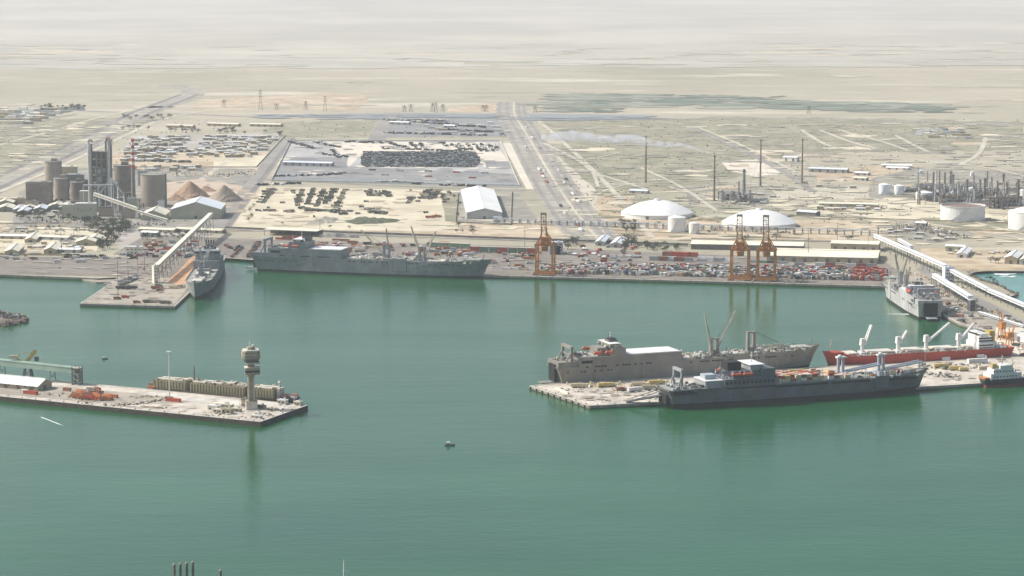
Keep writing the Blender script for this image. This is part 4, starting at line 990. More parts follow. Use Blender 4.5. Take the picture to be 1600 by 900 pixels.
# ---- mole: control tower, shed, gallery, unloader
t = thing('control_tower', 'tall beige harbour control tower with an octagonal cab on the end of the mole', 'tower', G(393, 639, MZ), .18)
mb = MB(); mb.box(0, 0, 0, 9.5, 9, 7); mb.build('base_building', 'tower_light', t); part_box(t, 'base_roof', 'tower_beige', 0, 0, 7.003, 10, 9.6, .5)
mb = MB(); mb.box(0, 0, 7.5, 4.8, 4.8, 20); mb.box(0, 0, 27.5, 4.8, 4.8, 3, 0, 1.3); mb.build('shaft', 'tower_beige', t)
for k in (-1, 1):
    for e in (-1, 1): mb = MB(); mb.box(k * 2.3, e * 2.3, 7.5, .9, .9, 19.5); mb.build('pilaster', 'tower_light', t)
mb = MB(); mb.box(1.0, 0, 30.5, 12.5, 10, 5.6); mb.build('lower_cabin', 'tower_beige', t)
part_box(t, 'lower_cabin_window', 'glass_dark', 1.0, 0, 32.3, 12.7, 10.2, 1.6); part_box(t, 'lower_cabin_roof', 'tower_light', 1, 0, 36.103, 13.2, 10.8, .5)
mb = MB(); mb.box(0, 0, 36.61, 6, 6, 4.38); mb.build('neck', 'tower_beige', t); part_box(t, 'balcony', 'tower_light', 1.6, 0, 39.2, 11.5, 8, 1.4)
part_box(t, 'balcony_rail', 'steel_dark', 1.6, 0, 40.605, 11.6, 8.1, .15)
def octo(h, c): return [(h, -h + c), (h, h - c), (h - c, h), (-h + c, h), (-h, h - c), (-h, -h + c), (-h + c, -h), (h - c, -h)]
mb = MB(); mb.prism(octo(5.6, 1.5), 41.0, 42.6); mb.prism(octo(6.6, 1.9), 42.603, 44.2); mb.build('cab_underside', 'wall_dark', t)
mb = MB(); mb.prism(octo(7.5, 2.2), 44.203, 50.4); mb.build('cab', 'tower_beige', t)
mb = MB(); mb.prism(octo(7.58, 2.24), 47.3, 48.4); mb.build('cab_window', 'wall_tan', t)
mb = MB(); mb.prism(octo(6.8, 2.0), 50.403, 51.6); mb.build('cab_roof', 'tower_light', t)
mb = MB(); mb.cyl(0, 0, 51.6, 4.0, 2.4, 8, 3.4); mb.build('roof_house', 'tower_beige', t)
mb = MB(); mb.cyl(-1, 0, 54, .3, 5, 6); mb.box(-1, 0, 57, .2, 2.4, .3); mb.build('antenna', 'white_paint', t)
mb = MB(); mb.ball(2, 1.5, 54.8, 1.1, 1.1, 1.0, 2, 8, 5, .02); mb.build('radar_dome', 'white_paint', t)

shed('mole_shed', 'white roofed shed at the left end of the mole, under the green conveyor', (70, 608.2), (-105, 591), 21, 4.6, 4.6, 'roof_white', 'wall_tan', 9, 'shed', MZ, 1.4, windows=14)
gallery('conveyor_gallery', 'long pale green covered conveyor on trestles along the back of the mole', (122, 600.5), (-110, 577), 10.2, 11.5, 7, 4.8, 'gallery_green', 'steel_dark', 26, MZ, 'gallery_green')
t = thing('gallery_end_tower', 'steel trestle tower at the right end of the green conveyor gallery', 'tower', G(121, 600.8, MZ), -.2)
mb = MB()
for a in (-3.4, 3.4):
    for b in (-3.8, 3.8): mb.box(a, b, 0, .7, .7, 17)
    for k in range(3): mb.bar((a, -3.8, k * 5), (a, 3.8, k * 5 + 5), .4); mb.bar((a, 3.8, k * 5), (a, -3.8, k * 5 + 5), .4); mb.bar((-3.4, a * 1.1, k * 5), (3.4, a * 1.1, k * 5 + 5), .4)
tag(mb.build('lattice_leg', 'steel_dark', t), kind='stuff')
for k in range(3): part_box(t, 'platform', 'boom_buff', 0, 0, 5 + 5 * k, 7.4, 8.2, .5)

t = thing('ship_unloader', 'yellow ship unloader with a raised boom behind the green conveyor on the mole', 'crane', G(44, 590, MZ), -.1)
mb = MB()
for a in (-4, 4):
    for b in (-3, 3): mb.bar((a, b, 0), (a * .6, b * .6, 10), 1.1)
mb.box(0, 0, 9.6, 7, 6, .8); mb.build('portal', 'steel_dark', t)
part_box(t, 'machinery_house', 'steel_dark', 1, 0, 10.4, 9, 6, 4)
mb = MB(); mb.bar((-2, 0, 14), (7.5, 0, 25), 4.6, 2.8); mb.build('boom', 'crane_yellow', t)
mb = MB(); mb.bar((-2, 0, 14.6), (-16, 0, 19), 1.1, 1.0); mb.build('tail_arm', 'crane_yellow', t)
mb = MB(); mb.box(-13, 0, 17.6, 8, 3, 2.8); mb.build('counterweight', 'boom_buff', t)
mb = MB(); mb.bar((7, 0, 24.6), (-12, 0, 20.5), .4); mb.build('stay', 'crane_yellow', t)
part_box(t, 'operator_cab', 'steel_dark', 8.4, 0, 15.6, 3.4, 3, 3.6)

def light_mast(px, H, label, z=LZ, m='steel_pale', r=.42, group=None):
    t = thing('light_mast', label, 'light mast', G(*px, z), 0, group)
    mb = MB(); mb.cyl(0, 0, 0, r, H, 8, r * .55); mb.build('pole', m, t)
    mb = MB(); mb.cyl(0, 0, H, 1.5, .5, 10); mb.build('head_ring', m, t)
    me = MB(); me.box(0, 0, 0, .9, .6, .7); me = me.mesh('floodlight', 'white_paint')
    for k in range(6): a = k * pi / 3; o = put('floodlight', me, (1.7 * cos(a), 1.7 * sin(a), H - .2), a); o.parent = t
    part_box(t, 'footing', 'kerb_concrete', 0, 0, 0, 2, 2, .9)
    return t
light_mast((265, 622), 41, 'tall white light mast standing on the mole beside the red container', MZ, 'white_paint', .5)
light_mast((375, 637), 20, 'short thin light pole on the mole, left of the control tower', MZ, 'boom_buff', .2)
for k, (x, y, h, w) in enumerate(((184.5, 466, 43, 'front corner of the finger pier'), (200.5, 445, 28, 'equipment rows on the finger pier'), (215.5, 428, 36, 'back of the finger pier'), (226, 424, 25, 'root of the finger pier near the white gallery'),
                   (1400, 382, 30, 'red roofed end of the long quay shed'), (1263, 406, 36, 'middle of the long cream shed'), (116, 398, 32, 'small sheds on the left shore'), (96, 397, 30, 'left shore sheds, further left'), (1356, 404, 30, 'right end of the cream sheds'), (1308, 380, 26, 'field behind the cream sheds'),
                   (820, 395, 28, 'rail sidings left of the first quay crane'), (500, 372, 24, 'canopy behind the broadside ship'))):
    light_mast((x, y), h, 'thin light mast by the ' + w, m='steel_dark', r=.38)
light_mast((1445, 580), 20, 'thin light pole on the right pier behind the nearest bow', m='boom_buff', r=.25)

# ---- ship-to-shore gantry cranes
def quay_crane(label, px, H=74, m='crane_orange'):
    q = LINE((840, 428), (1380, 443)); t = thing('quay_crane', label, 'crane', G(*px), q[2], 'orange gantry cranes on the container quay')
    W, D, Zg = 20, 15, 36
    leg = MB(); leg.box(0, 0, 0, 1.9, 1.7, Zg); leg = leg.mesh('leg', m)
    for a in (-1, 1):
        for b in (0, 1): o = put('leg', leg, (a * W / 2, b * D, 1.2)); o.parent = t
    bog = MB(); bog.box(0, 0, 0, 8, 1.6, 1.2); bog = bog.mesh('bogie', 'steel_dark')
    for a in (-1, 1):
        for b in (0, 1): o = put('bogie', bog, (a * W / 2, b * D, 0)); o.parent = t
    for b in (0, 1):
        mb = MB(); mb.box(0, b * D, 1.6, W + 6, 2.0, 2.4); mb.build('sill_beam', m, t)
        mb = MB(); mb.box(0, b * D, Zg - .8, W + 3, 2.0, 2.6); mb.build('portal_beam', m, t)
    for a in (-1, 1):
        mb = MB(); mb.box(a * W / 2, D / 2, Zg - .6, 1.4, D - 2.2, 1.8); mb.build('side_beam', m, t)
        mb = MB(); mb.bar((a * W / 2, 0, 14), (a * W / 2, D, 26), .9); mb.bar((a * W / 2, D, 5), (a * W / 2, 0, 14), .9); mb.build('brace', m, t)
        mb = MB(); mb.bar((a * W / 2, 0, Zg + 1), (a * 3.2, 1, Zg + 13), 1.3); mb.bar((a * 3.2, 1, Zg + 13), (a * 2.6, 1, Zg + 22), 1.1); mb.bar((a * W / 2, D, Zg + 1), (a * 3.0, 1, Zg + 16), .8); mb.build('apex_frame', m, t)
        mb = MB(); mb.bar((a * 2.9, -1.5, Zg - 1), (a * 2.9, -3.5, H), 1.0, 1.5); mb.build('boom_girder', m, t)
        mb = MB(); mb.box(a * 3.4, D / 2 + 8, Zg + 1.9, 1.1, D + 26, 1.6); mb.build('rear_girder', m, t)
    mb = MB()
    for k in range(10): z = Zg + 2 + k * (H - Zg - 3) / 9; mb.bar((-2.9, -1.7 - .05 * k, z), (2.9, -1.7 - .05 * k, z), .55)
    for k in range(9): z = Zg + 2 + k * (H - Zg - 3) / 9; z2 = z + (H - Zg - 3) / 9; mb.bar((-2.9 * (-1) ** k, -1.7, z), (2.9 * (-1) ** k, -1.7, z2), .3)
    mb.build('boom_lacing', m, t)
    mb = MB(); mb.box(0, -3.2, H - .5, 7, 2.2, 2.2); mb.build('boom_tip', 'boom_buff', t)
    mb = MB(); mb.box(0, D * .55, Zg + 3.6, 10, 11, 5.5); mb.build('machinery_house', m, t)
    mb = MB(); mb.box(1, -2, Zg - 6.5, 7.5, 4.5, 5.4, .35, 1.15); mb.build('trolley', 'rust_orange', t)
    mb = MB(); mb.bar((0, 1, Zg + 22), (0, -3, H - 2), .3); mb.bar((0, 1, Zg + 22), (0, D + 18, Zg + 3), .3); mb.build('forestay', m, t)
    return t
quay_crane('leftmost orange gantry crane standing alone on the quay with its boom raised', (850, 430.6))
quay_crane('left one of the pair of orange gantry cranes on the container quay', (1155, 438.8), 77)
quay_crane('right one of the pair of orange gantry cranes on the container quay', (1196, 440.0), 77)

def luffing_crane(label, px, H, ang, m='crane_orange'):
    t = thing('harbour_crane', label, 'crane', G(*px), ang)
    for a in (-1, 1):
        for b in (-1, 1): mb = MB(); mb.bar((a * 3, b * 3, 0), (a * 2, b * 2, H * .42), .9); mb.build('leg', m, t)
    part_box(t, 'platform', m, 0, 0, H * .42, 6, 6, .7); part_box(t, 'machinery_house', m, -.5, 0, H * .42 + .7, 6.5, 5, H * .22)
    mb = MB(); mb.bar((2, -1.2, H * .6), (4.5, -1, H * 1.05), .6); mb.bar((2, 1.2, H * .6), (4.5, 1, H * 1.05), .6); mb.bar((2.6, -1.2, H * .72), (2.6, 1.2, H * .72), .4); mb.bar((3.6, -1.2, H * .88), (3.6, 1.2, H * .88), .4); mb.build('jib', m, t)
    mb = MB(); mb.bar((-1, 0, H * .64), (-1.5, 0, H * .9), .8); mb.bar((-1.5, 0, H * .9), (4.4, 0, H * 1.03), .25); mb.build('mast', m, t)
luffing_crane('left orange harbour crane on the bright apron behind the red ship', (1565, 531), 27, 1.9)
luffing_crane('lower orange harbour crane right beside the taller one on the bright apron', (1578, 538), 18, .3)
shed('transit_shed', 'bright white roofed shed at the right edge behind the orange harbour cranes', (1592, 533), (1680, 524), 24, 6, 3, 'roof_white', 'white_paint', 5)

# ---- warehouses, domes and tanks on the plain
shed('warehouse', 'big white roofed warehouse with a grey gable front beside the laydown yard', (757, 343), (746, 306.5), 50, 10, 6, 'roof_white', 'wall_grey', 4)
flat_block('warehouse_annex', 'small pale annex at the right corner of the big white warehouse', (777, 347), 12, 8, 7, 'gallery_white', 'roof_bluewhite')
shed('warehouse', 'wide white roofed storage hall with an olive grey gable left of the sand stockpiles', (306, 342.5), (314.5, 333), 71, 14, 10.5, 'roof_bluewhite', 'wall_olive', 2)
shed('warehouse', 'small cream gabled hall just left of the wide white storage hall', (239, 344.5), (247, 337), 34, 7.5, 7, 'cream_roof', 'wall_olive', 1)
def dome(label, px, r):
    t = thing('storage_dome', label, 'storage dome', G(*px), 0, 'white domed stores')
    mb = MB(); mb.cyl(0, 0, 0, r, 6, 48); mb.build('ring_wall', 'white_paint', t)
    mb = MB(); n = 48; prof = ((1.015, 6.0), (.86, 10.5), (.66, 15.5), (.47, 19.2), (.3, 21.4), (.10, 22.4)); vs = []
    for k, z in prof: vs += [(r * k * cos(2 * pi * i / n), r * k * sin(2 * pi * i / n), z) for i in range(n)]
    mb.add(vs, [(j * n + i, j * n + (i + 1) % n, (j + 1) * n + (i + 1) % n, (j + 1) * n + i) for j in range(len(prof) - 1) for i in range(n)] + [tuple(range((len(prof) - 1) * n, len(prof) * n))]); mb.build('roof', 'roof_white', t, smooth=True)
    mb = MB(); mb.cyl(0, 0, 22.3, 5, 2.4, 12, 4); mb.build('lantern', 'roof_white', t)
    for a in (-1.9, -1.2): part_box(t, 'door', 'wall_dark', (r + .1) * cos(a), (r + .1) * sin(a), 0, 4, .6, 4.5, rz=a + pi / 2)
dome('broad white domed store right of the highway, the nearer to the big warehouse', (1026.5, 337.5), 51)
dome('broad white domed store behind the pair of orange cranes', (1186, 353), 51)
tank('larger white tank between the two domed stores, in front of the pipe rack', (1057.5, 362), 12, 20)
tank('smaller grey white tank right of the larger one between the domed stores', (1084.5, 365), 7, 14.5)
tank('wide white open topped tank with a rusty floating roof on the right', (1504, 343.5), 31, 21, roof='float')
tank('white domed tank cut off by the right edge of the view', (1611, 357), 31, 24, roof='dome')
for k, (x, y, r, H, w) in enumerate(((1382, 303, 9, 15, 'left one of the two pale tanks before the refinery'), (1405, 304, 8, 14, 'right one of the two pale tanks before the refinery'), (1444, 310.5, 13, 10, 'squat white tank at the left foot of the refinery'), (1519, 302.5, 7, 9, 'small white tank in the middle of the refinery'),
                     (1601, 308, 9, 11, 'white tank at the right edge of the refinery'), (1519, 275, 3.4, 7, 'tiny white tank behind the refinery columns'), (1438, 271, 5, 5, 'little white tank behind the left refinery columns'))):
    tank(w, (x, y), r, H, 'gallery_white' if k < 2 else 'white_paint')

# ---- galleries and pipe rack
gallery('conveyor_gallery', 'long cream conveyor gallery rising over the sandy finger pier', (245, 441), (330, 364), 16, 23, 5.2, 4.2, 'gallery_cream', 'steel_dark', 30)
t = flat_block('transfer_tower', 'narrow cream transfer tower at the front foot of the long gallery on the finger pier', (242.5, 442), 5, 7, 20, 'gallery_cream', 'gallery_cream', .5)
gallery('conveyor_gallery', 'long white conveyor running right along the causeway to the sea edge', (1367, 386), (1478, 436), 13, 13, 4.6, 3.4, 'gallery_white', 'steel_dark', 26)
flat_block('transfer_house', 'white transfer house where the causeway conveyors meet', (1481, 440), 11, 9, 17, 'gallery_white', 'roof_bluewhite', .2)
gallery('conveyor_gallery', 'lower white conveyor from the transfer house to the right edge of the view', (1486, 441), (1543, 463), 12, 6, 4.2, 3.2, 'gallery_white', 'steel_dark', 24)
gallery('conveyor_gallery', 'last stretch of white conveyor running off the right edge beside the outer water', (1544, 464), (1640, 505), 6, 6, 4.2, 3.2, 'gallery_white', 'steel_dark', 24)
gallery('ship_loader_gallery', 'short white conveyor gallery above the quay beside the pale rust streaked ship', (1459, 448), (1516, 484), 11, 11, 5, 4, 'gallery_white', 'steel_dark', 40)
t = flat_block('transfer_tower', 'dark legged white tower at the end of the short ship loader gallery', (1518, 486), 6, 6, 12, 'steel_dark', 'gallery_white', .3)
gallery('conveyor_gallery', 'short pale conveyor joining the causeway gallery from behind', (1404, 381), (1424, 404), 4, 13, 3.5, 3, 'gallery_white', 'steel_dark', 24)
gallery('low_conveyor', 'low pale belt along the waterside road of the ore terminal', (1530, 491), (1600, 513), 1.2, 1.2, 3, 1.6, 'gallery_white', 'steel_dark', 20)
# pipe rack across the plain
p, q = G(776, 349), G(1372, 369); d = q - p; t = thing('pipe_rack', 'long pale pipe rack on trestles crossing the plain behind the quay', 'pipe rack', p, atan2(d.y, d.x)); L = d.length
for k, (y, z) in enumerate(((-1.6, 7.6), (0, 7.9), (1.6, 7.6), (-1.0, 4.6), (1.0, 4.6))):
    mb = MB(); mb.bar((0, y, z), (L, y, z), .9 if k < 3 else .6); mb.build('pipe', 'gallery_white' if k % 2 == 0 else 'steel_pale', t)
me = trestle_mesh(7.4, 5, 'concrete_frame', .8); me2 = MB(); me2.box(0, 0, 0, 5, 4.6, 7.2); me2 = me2.mesh('panel', 'gallery_white')
for i in range(48): o = put('trestle', me, (L * i / 47, 0, 0)); o.parent = t
for i in range(30): o = put('panel', me2, (8 + i * 13, 0, .05)); o.parent = t; o.scale = (.9, .7, .8)

# ---- cement works
t = thing('preheater_tower', 'tall cement preheater tower with open floors, cyclones and pale riser ducts', 'tower', G(157, 330), .1)
Hs = 98; fl = MB(); fl.box(0, 0, 0, 25, 19, .9); fl = fl.mesh('floor_slab', 'concrete_frame')
for k in range(8): o = put('floor_slab', fl, (0, 0, 6 + k * 11.6)); o.parent = t
cl = MB(); cl.box(0, 0, 0, 1.8, 1.8, 88); cl = cl.mesh('column', 'concrete_frame')
for a in (-11, -3.5, 3.5, 11):
    for b in (-8.5, 8.5): o = put('column', cl, (a, b, 0)); o.parent = t
cy = MB(); cy.cyl(0, 0, 4.5, 2.6, 4.6, 12); cy.cyl(0, 0, 0, .7, 4.5, 12, 2.6); cy = cy.mesh('cyclone', 'steel_pale'); cyb = MB(); cyb.cyl(0, 0, 4, 2.6, 5, 12); cyb.cyl(0, 0, 0, .7, 4, 12, 2.6); cyb = cyb.mesh('cyclone', 'refinery_rust')
rr = random.Random(9)
for k in range(7):
    for a in (-5.5, 0, 5.5):
        if rr.random() < .75: o = put('cyclone', cy if rr.random() < .6 else cyb, (a + rr.uniform(-1, 1), -4 + rr.uniform(-2, 2), 7.2 + k * 11.6)); o.parent = t
for x in (-14.5, 13.5):
    mb = MB(); mb.cyl(x, -7.5, 12, 1.9, Hs - 8, 12); mb.build('riser_duct', 'steel_pale', t)
    mb = MB(); mb.cyl(x + 3.6, -4.5, 20, 1.7, Hs - 19, 12); mb.build('riser_duct', 'concrete_frame', t)
    mb = MB(); prev = None
    for i in range(7):
        a = pi * i / 6; qv = (x + 2.6 - 2.6 * cos(a), -6.5, Hs + 3 + 4 * sin(a))
        if prev: mb.bar(prev, qv, 3.4)
        prev = qv
    mb.build('duct_bend', 'steel_pale', t)
part_box(t, 'head_house', 'works_brown', 13, 2, 87.5, 9, 9, 16); part_box(t, 'head_house_roof', 'rust_orange', 13, 2, 103.503, 6, 6, 4)
part_box(t, 'wall_panel', 'concrete_frame', 0, 8.9, 3, 22, .5, 84)
mb = MB()
for k in range(7):
    for a in (-1, 1): mb.bar((a * 11, -8.9, 7 + k * 11.6), (0, -8.9, 17.4 + k * 11.6), .5)
mb.build('cross_brace', 'steel_dark', t)

t = thing('striped_chimney', 'slim chimney with red and white bands at the top, beside the cement silos', 'chimney', G(209, 326))
mb = MB(); mb.cyl(0, 0, 0, 3.4, 60, 14, 2.8); mb.build('shaft', 'concrete_frame', t)
for k in range(9): mb = MB(); mb.cyl(0, 0, 60 + k * 4.8, 2.85 - .04 * k, 4.8, 14, 2.81 - .04 * k); mb.build('band', 'stack_red' if k % 2 == 0 else 'stack_white', t)
def silo(label, px, r, H, m='silo_brown', cap=3, extra=True):
    t = thing('cement_silo', label, 'silo', G(*px), 0, 'silos of the cement works')
    mb = MB(); mb.cyl(0, 0, 0, r, H, 32); mb.build('silo_wall', m, t)
    mb = MB(); mb.cyl(0, 0, H, r + .4, .9, 32); mb.build('roof_slab', 'concrete_frame', t)
    if extra:
        part_box(t, 'roof_house', m, r * .2, r * .1, H + .9, r * .7, r * .6, cap + 2); mb = MB(); mb.bar((-r, r * .2, H + 1.4), (r, -r * .2, H + 1.4), 1.2); mb.build('walkway', 'steel_pale', t)
    mb = MB(); mb.box(r + .7, -1, 0, 1.6, 2.4, H + 2); mb.build('stair_shaft', 'concrete_frame', t)
    return t
silo('large brown silo at the right end of the cement works, the widest of all', (240, 322), 18.5, 47, 'silo_brown', extra=False)
silo('dark brown silo behind the striped chimney', (193, 312), 14.5, 52, 'works_brown')
silo('tan silo standing highest at the left of the cement works', (83, 292), 13, 40, 'silo_tan')
silo('squat brown silo in front of the tan one', (96, 312), 11, 32, 'silo_tan')
silo('short dark silo between the squat silo and the preheater tower', (121, 316), 10, 30, 'works_brown')
for nm, lab, px, dx, dy, H, m, rf in (
    ('works_building', 'blocky brown works building at the left end of the cement works', (62, 322), 36, 22, 36, 'works_brown', 'concrete_frame'),
    ('works_building', 'tan flat building behind the silos, left of the preheater tower', (107, 281), 27, 20, 22, 'wall_tan', 'cream_roof'),
    ('works_building', 'grey green building beside the left foot of the preheater tower', (118, 290), 26, 16, 18, 'concrete_frame', 'steel_pale'),
    ('works_building', 'low brown hall between the white block and the big silo', (182, 331), 34, 14, 14, 'works_brown', 'wall_dark'),
    ('works_building', 'reddish brick works hall right of the white block', (166, 338), 20, 10, 13, 'silo_brown', 'wall_dark'),
    ('works_building', 'pink brick hall left of the cream gabled hall', (205, 341), 26, 8, 13, 'silo_brown', 'concrete_frame'),
    ('packing_plant', 'pale upper block with a white roof, behind the lettered white block', (137, 326), 21, 14, 26, 'wall_olive', 'roof_white'),
    ('packing_plant', 'small pale block left of the lettered white block', (107, 340.5), 16, 11, 19, 'wall_olive', 'roof_white'),
    ('works_building', 'small white cube house in front of the large brown silo', (252, 328), 9, 6, 13, 'white_paint', 'roof_white'),
    ('works_building', 'pale transfer house among the conveyors left of the large silo', (187, 328), 11, 8, 18, 'wall_olive', 'roof_white'),
    ('works_building', 'second pale transfer house next to the large brown silo', (206, 331), 13, 8, 20, 'wall_olive', 'roof_white'),
    ('works_building', 'small grey house behind the large brown silo', (247, 283), 20, 10, 12, 'concrete_frame', 'steel_pale'),
    ('works_building', 'dark block at the foot of the striped chimney', (204, 322), 14, 10, 20, 'works_brown', 'concrete_frame'), ('works_building', 'grey block between the preheater tower and the dark silo', (176, 322), 14, 12, 34, 'concrete_frame', 'steel_pale'),
    ('works_building', 'dark mill house left of the preheater tower foot', (142, 312), 16, 12, 30, 'works_brown', 'wall_dark'), ('works_building', 'pale filter house behind the big silo', (224, 290), 16, 10, 24, 'wall_grey', 'steel_pale'), ('works_building', 'small tan block in front of the brown works building', (50, 327), 18, 8, 12, 'silo_tan', 'concrete_frame'),
    ('works_building', 'grey box on the left flank of the squat silo', (76, 316), 12, 10, 22, 'concrete_frame', 'concrete_frame'), ('works_building', 'low dark shop in front of the short silo', (122, 326), 20, 8, 11, 'wall_dark', 'concrete_frame'),
    ('works_building', 'long low tan building far left of the cement works', (22, 318), 52, 10, 8, 'wall_tan', 'cream_roof')):
    flat_block(nm, lab, px, dx, dy, H, m, rf, storeys=0)
t = flat_block('packing_plant', 'white lettered block of the cement works facing the harbour', (134.5, 343), 29, 16, 23, 'wall_olive', 'roof_white', storeys=0)
mb = MB(); x = -9.5
glyphs = ((0, 'o'), (1, 'n'), (2, 'h'), (3, 'o'), (4, 'n'), (5, 'o'))        # unreadable marks at this size: short dark strokes in the same places
for i in range(7): mb.box(x + i * 3.0, -8.1, 14.6 + (.6 if i in (0, 6) else -.4), 1.7 if i in (0, 6) else 1.0, .12, 2.2 if i in (0, 6) else 1.2)
for i in range(5): mb.box(x + 3.4 + i * 2.6, -8.1, 12.6, 1.6, .12, .5)
mb.build('lettering', 'works_brown', t)
gallery('conveyor_gallery', 'sloping cream conveyor from the pale block down to the transfer houses', (148, 338), (214, 343), 30, 13, 4, 4, 'gallery_cream', 'steel_pale', 30)
gallery('conveyor_gallery', 'lower cream conveyor from the transfer house towards the wide storage hall', (215, 345), (262, 348), 12, 2, 3.4, 2.6, 'gallery_cream', 'steel_pale', 20)
gallery('conveyor_gallery', 'thin level white pipe bridge in front of the preheater tower', (131, 336), (178, 336), 42, 42, 1.6, 1.6, 'gallery_white', 'gallery_white', 22)
gallery('conveyor_gallery', 'steep pale conveyor climbing to the peak before the preheater tower', (156, 334), (174, 334), 28, 50, 1.8, 1.8, 'gallery_white', 'gallery_white', 18)
gallery('conveyor_gallery', 'pale conveyor falling from the peak towards the large silo', (175, 334), (194, 333), 50, 26, 1.8, 1.8, 'gallery_white', 'gallery_white', 18)
for k, (x, y, w, h_, r_, m, lab) in enumerate(((297, 308, 29, 25, 1.0, 'stockpile_brown', 'large reddish brown stockpile right of the big silo'), (350, 314, 27, 25, 1.0, 'stockpile_grey', 'greyish tan stockpile behind the wide white storage hall'), (322, 299, 16, 9, 1.0, 'stockpile_brown', 'low brown heap between the two stockpiles'),
                 (275, 313, 16, 10, 1, 'stockpile_brown', 'small brown heap at the foot of the big silo'))):
    mb = MB(); n, m_ = 30, 7; rq = random.Random(k); vs = []
    for j in range(m_ + 1):
        f = j / m_
        for i in range(n):
            a = 2 * pi * i / n; q_ = (1 - f) * w * (1 + .10 * sin(3 * a + k) + rq.uniform(-.04, .04)); vs.append((q_ * cos(a) * 1.05, q_ * sin(a) * .8, h_ * min(1, f * 1.04) + (rq.uniform(-.4, .4) if 0 < j < m_ else 0)))
    mb.add(vs, [(j * n + i, j * n + (i + 1) % n, (j + 1) * n + (i + 1) % n, (j + 1) * n + i) for j in range(m_) for i in range(n)])
    tag(mb.build('stockpile', m, None, G(x, y)), lab, 'stockpile')

# ---- chimneys, refinery, pylons
def stack(label, px, H, r=1.6, m='refinery_rust', name='tall_stack', group='tall thin stacks on the plain'):
    t = thing(name, label, 'chimney', G(*px), 0, group)
    mb = MB(); mb.cyl(0, 0, 0, r, H, 10, r * .62); mb.build('shaft', m, t)
    for z in (.5, .97): mb = MB(); mb.cyl(0, 0, H * z, r * 1.7, .8, 10); mb.build('platform', 'steel_dark', t)
    mb = MB()
    for k in range(3):
        a = 2 * pi * k / 3 + .3; mb.bar((H * .28 * cos(a), H * .28 * sin(a), 0), (0, 0, H * .7), .18)
    mb.build('guy_wire', 'steel_dark', t)
stack('tall thin brown stack left of the smoking one', (1009, 286), 77)
stack('thin brown stack with the drifting plume of smoke', (1116, 314), 70)
stack('tall thin brown stack right of the small process unit', (1188, 291), 75)
stack('rightmost tall thin stack, alone on the plain', (1253, 287), 73)
cols = [(1433.7, 261, 286, 2.2, 'p'), (1449, 267, 284, 1.2, 'r'), (1458, 269, 291, 2.6, 'r'), (1462, 267, 304, 2, 'w'), (1467.5, 268, 289, 2, 'r'), (1476, 269, 288, 2.4, 'r'), (1485, 267, 291, 4, 'g'), (1488.5, 272, 303, 3.2, 'r'),
        (1510.6, 280, 311, 3.4, 'r'), (1520.6, 275, 318, 2.2, 'g'), (1530.6, 280, 309, 3, 'g'), (1538, 278, 315, 4, 'r'), (1542, 267, 294, 2, 'g'), (1549, 277, 303, 2, 'r'), (1558, 282, 306, 2.6, 'r'), (1567, 271, 311, 3.6, 'r'), (1573, 295, 309, 3, 'g'), (1576.5, 300, 320, 1.6, 'w'), (1590.6, 280, 315, 3.8, 'r'),
        (1600, 276, 312, 3, 'r'), (1162, 264, 314, 4.6, 'g'), (1154, 283, 313, 2, 'g'), (1129, 297, 316, 2, 'g'), (1145, 300, 316, 3, 'g'), (1500, 292, 320, 2.2, 'g'), (1512, 297, 322, 2.4, 'g'), (1547, 296, 324, 3.2, 'r'), (1556, 298, 325, 3.2, 'r'), (1563, 300, 326, 3, 'r')]
rq = random.Random(17)
for k in range(34): cols.append((rq.uniform(1432, 1604), rq.uniform(282, 298), rq.uniform(300, 322), rq.uniform(1.2, 2.2), rq.choice('rrgpw')))
for k in range(8): cols.append((rq.uniform(1120, 1180), rq.uniform(296, 306), rq.uniform(310, 318), rq.uniform(1.2, 2), rq.choice('gpr')))
cn = {'p': 'pale', 'r': 'rusty', 'w': 'white', 'g': 'grey'}; prevx = None
for i, (x, y0, y1, w, c) in enumerate(cols):
    H = (y1 - y0) / (1 / MPP(x, y1)) ; m = {'p': 'steel_pale', 'r': 'refinery_rust', 'w': 'white_paint', 'g': 'refinery_grey'}[c]
    where = 'small process unit left of the tall stacks' if x < 1200 else ('left part of the refinery' if x < 1500 else 'right part of the refinery')
    t = thing('process_column', f"{cn[c]} {'thick' if w >= 3 else 'slim'} {'tall' if H > 30 else 'short'} column in the {where}", 'process column', G(x, y1), 0, 'columns of the refinery')
    r = w / 2 * MPP(x, y1) * 1.0
    mb = MB(); mb.cyl(0, 0, 0, r, H * .55, 10); mb.cyl(0, 0, H * .55, r * .86, H * .45, 10); mb.build('vessel', m, t)
    for z in (.35, .62, .93): mb = MB(); mb.cyl(0, 0, H * z, r * 1.7, .5, 8); mb.build('platform', 'steel_dark', t)
    mb = MB(); mb.bar((r + .5, 0, 0), (r + .5, 0, H), .5); mb.build('riser_pipe', 'steel_pale', t)
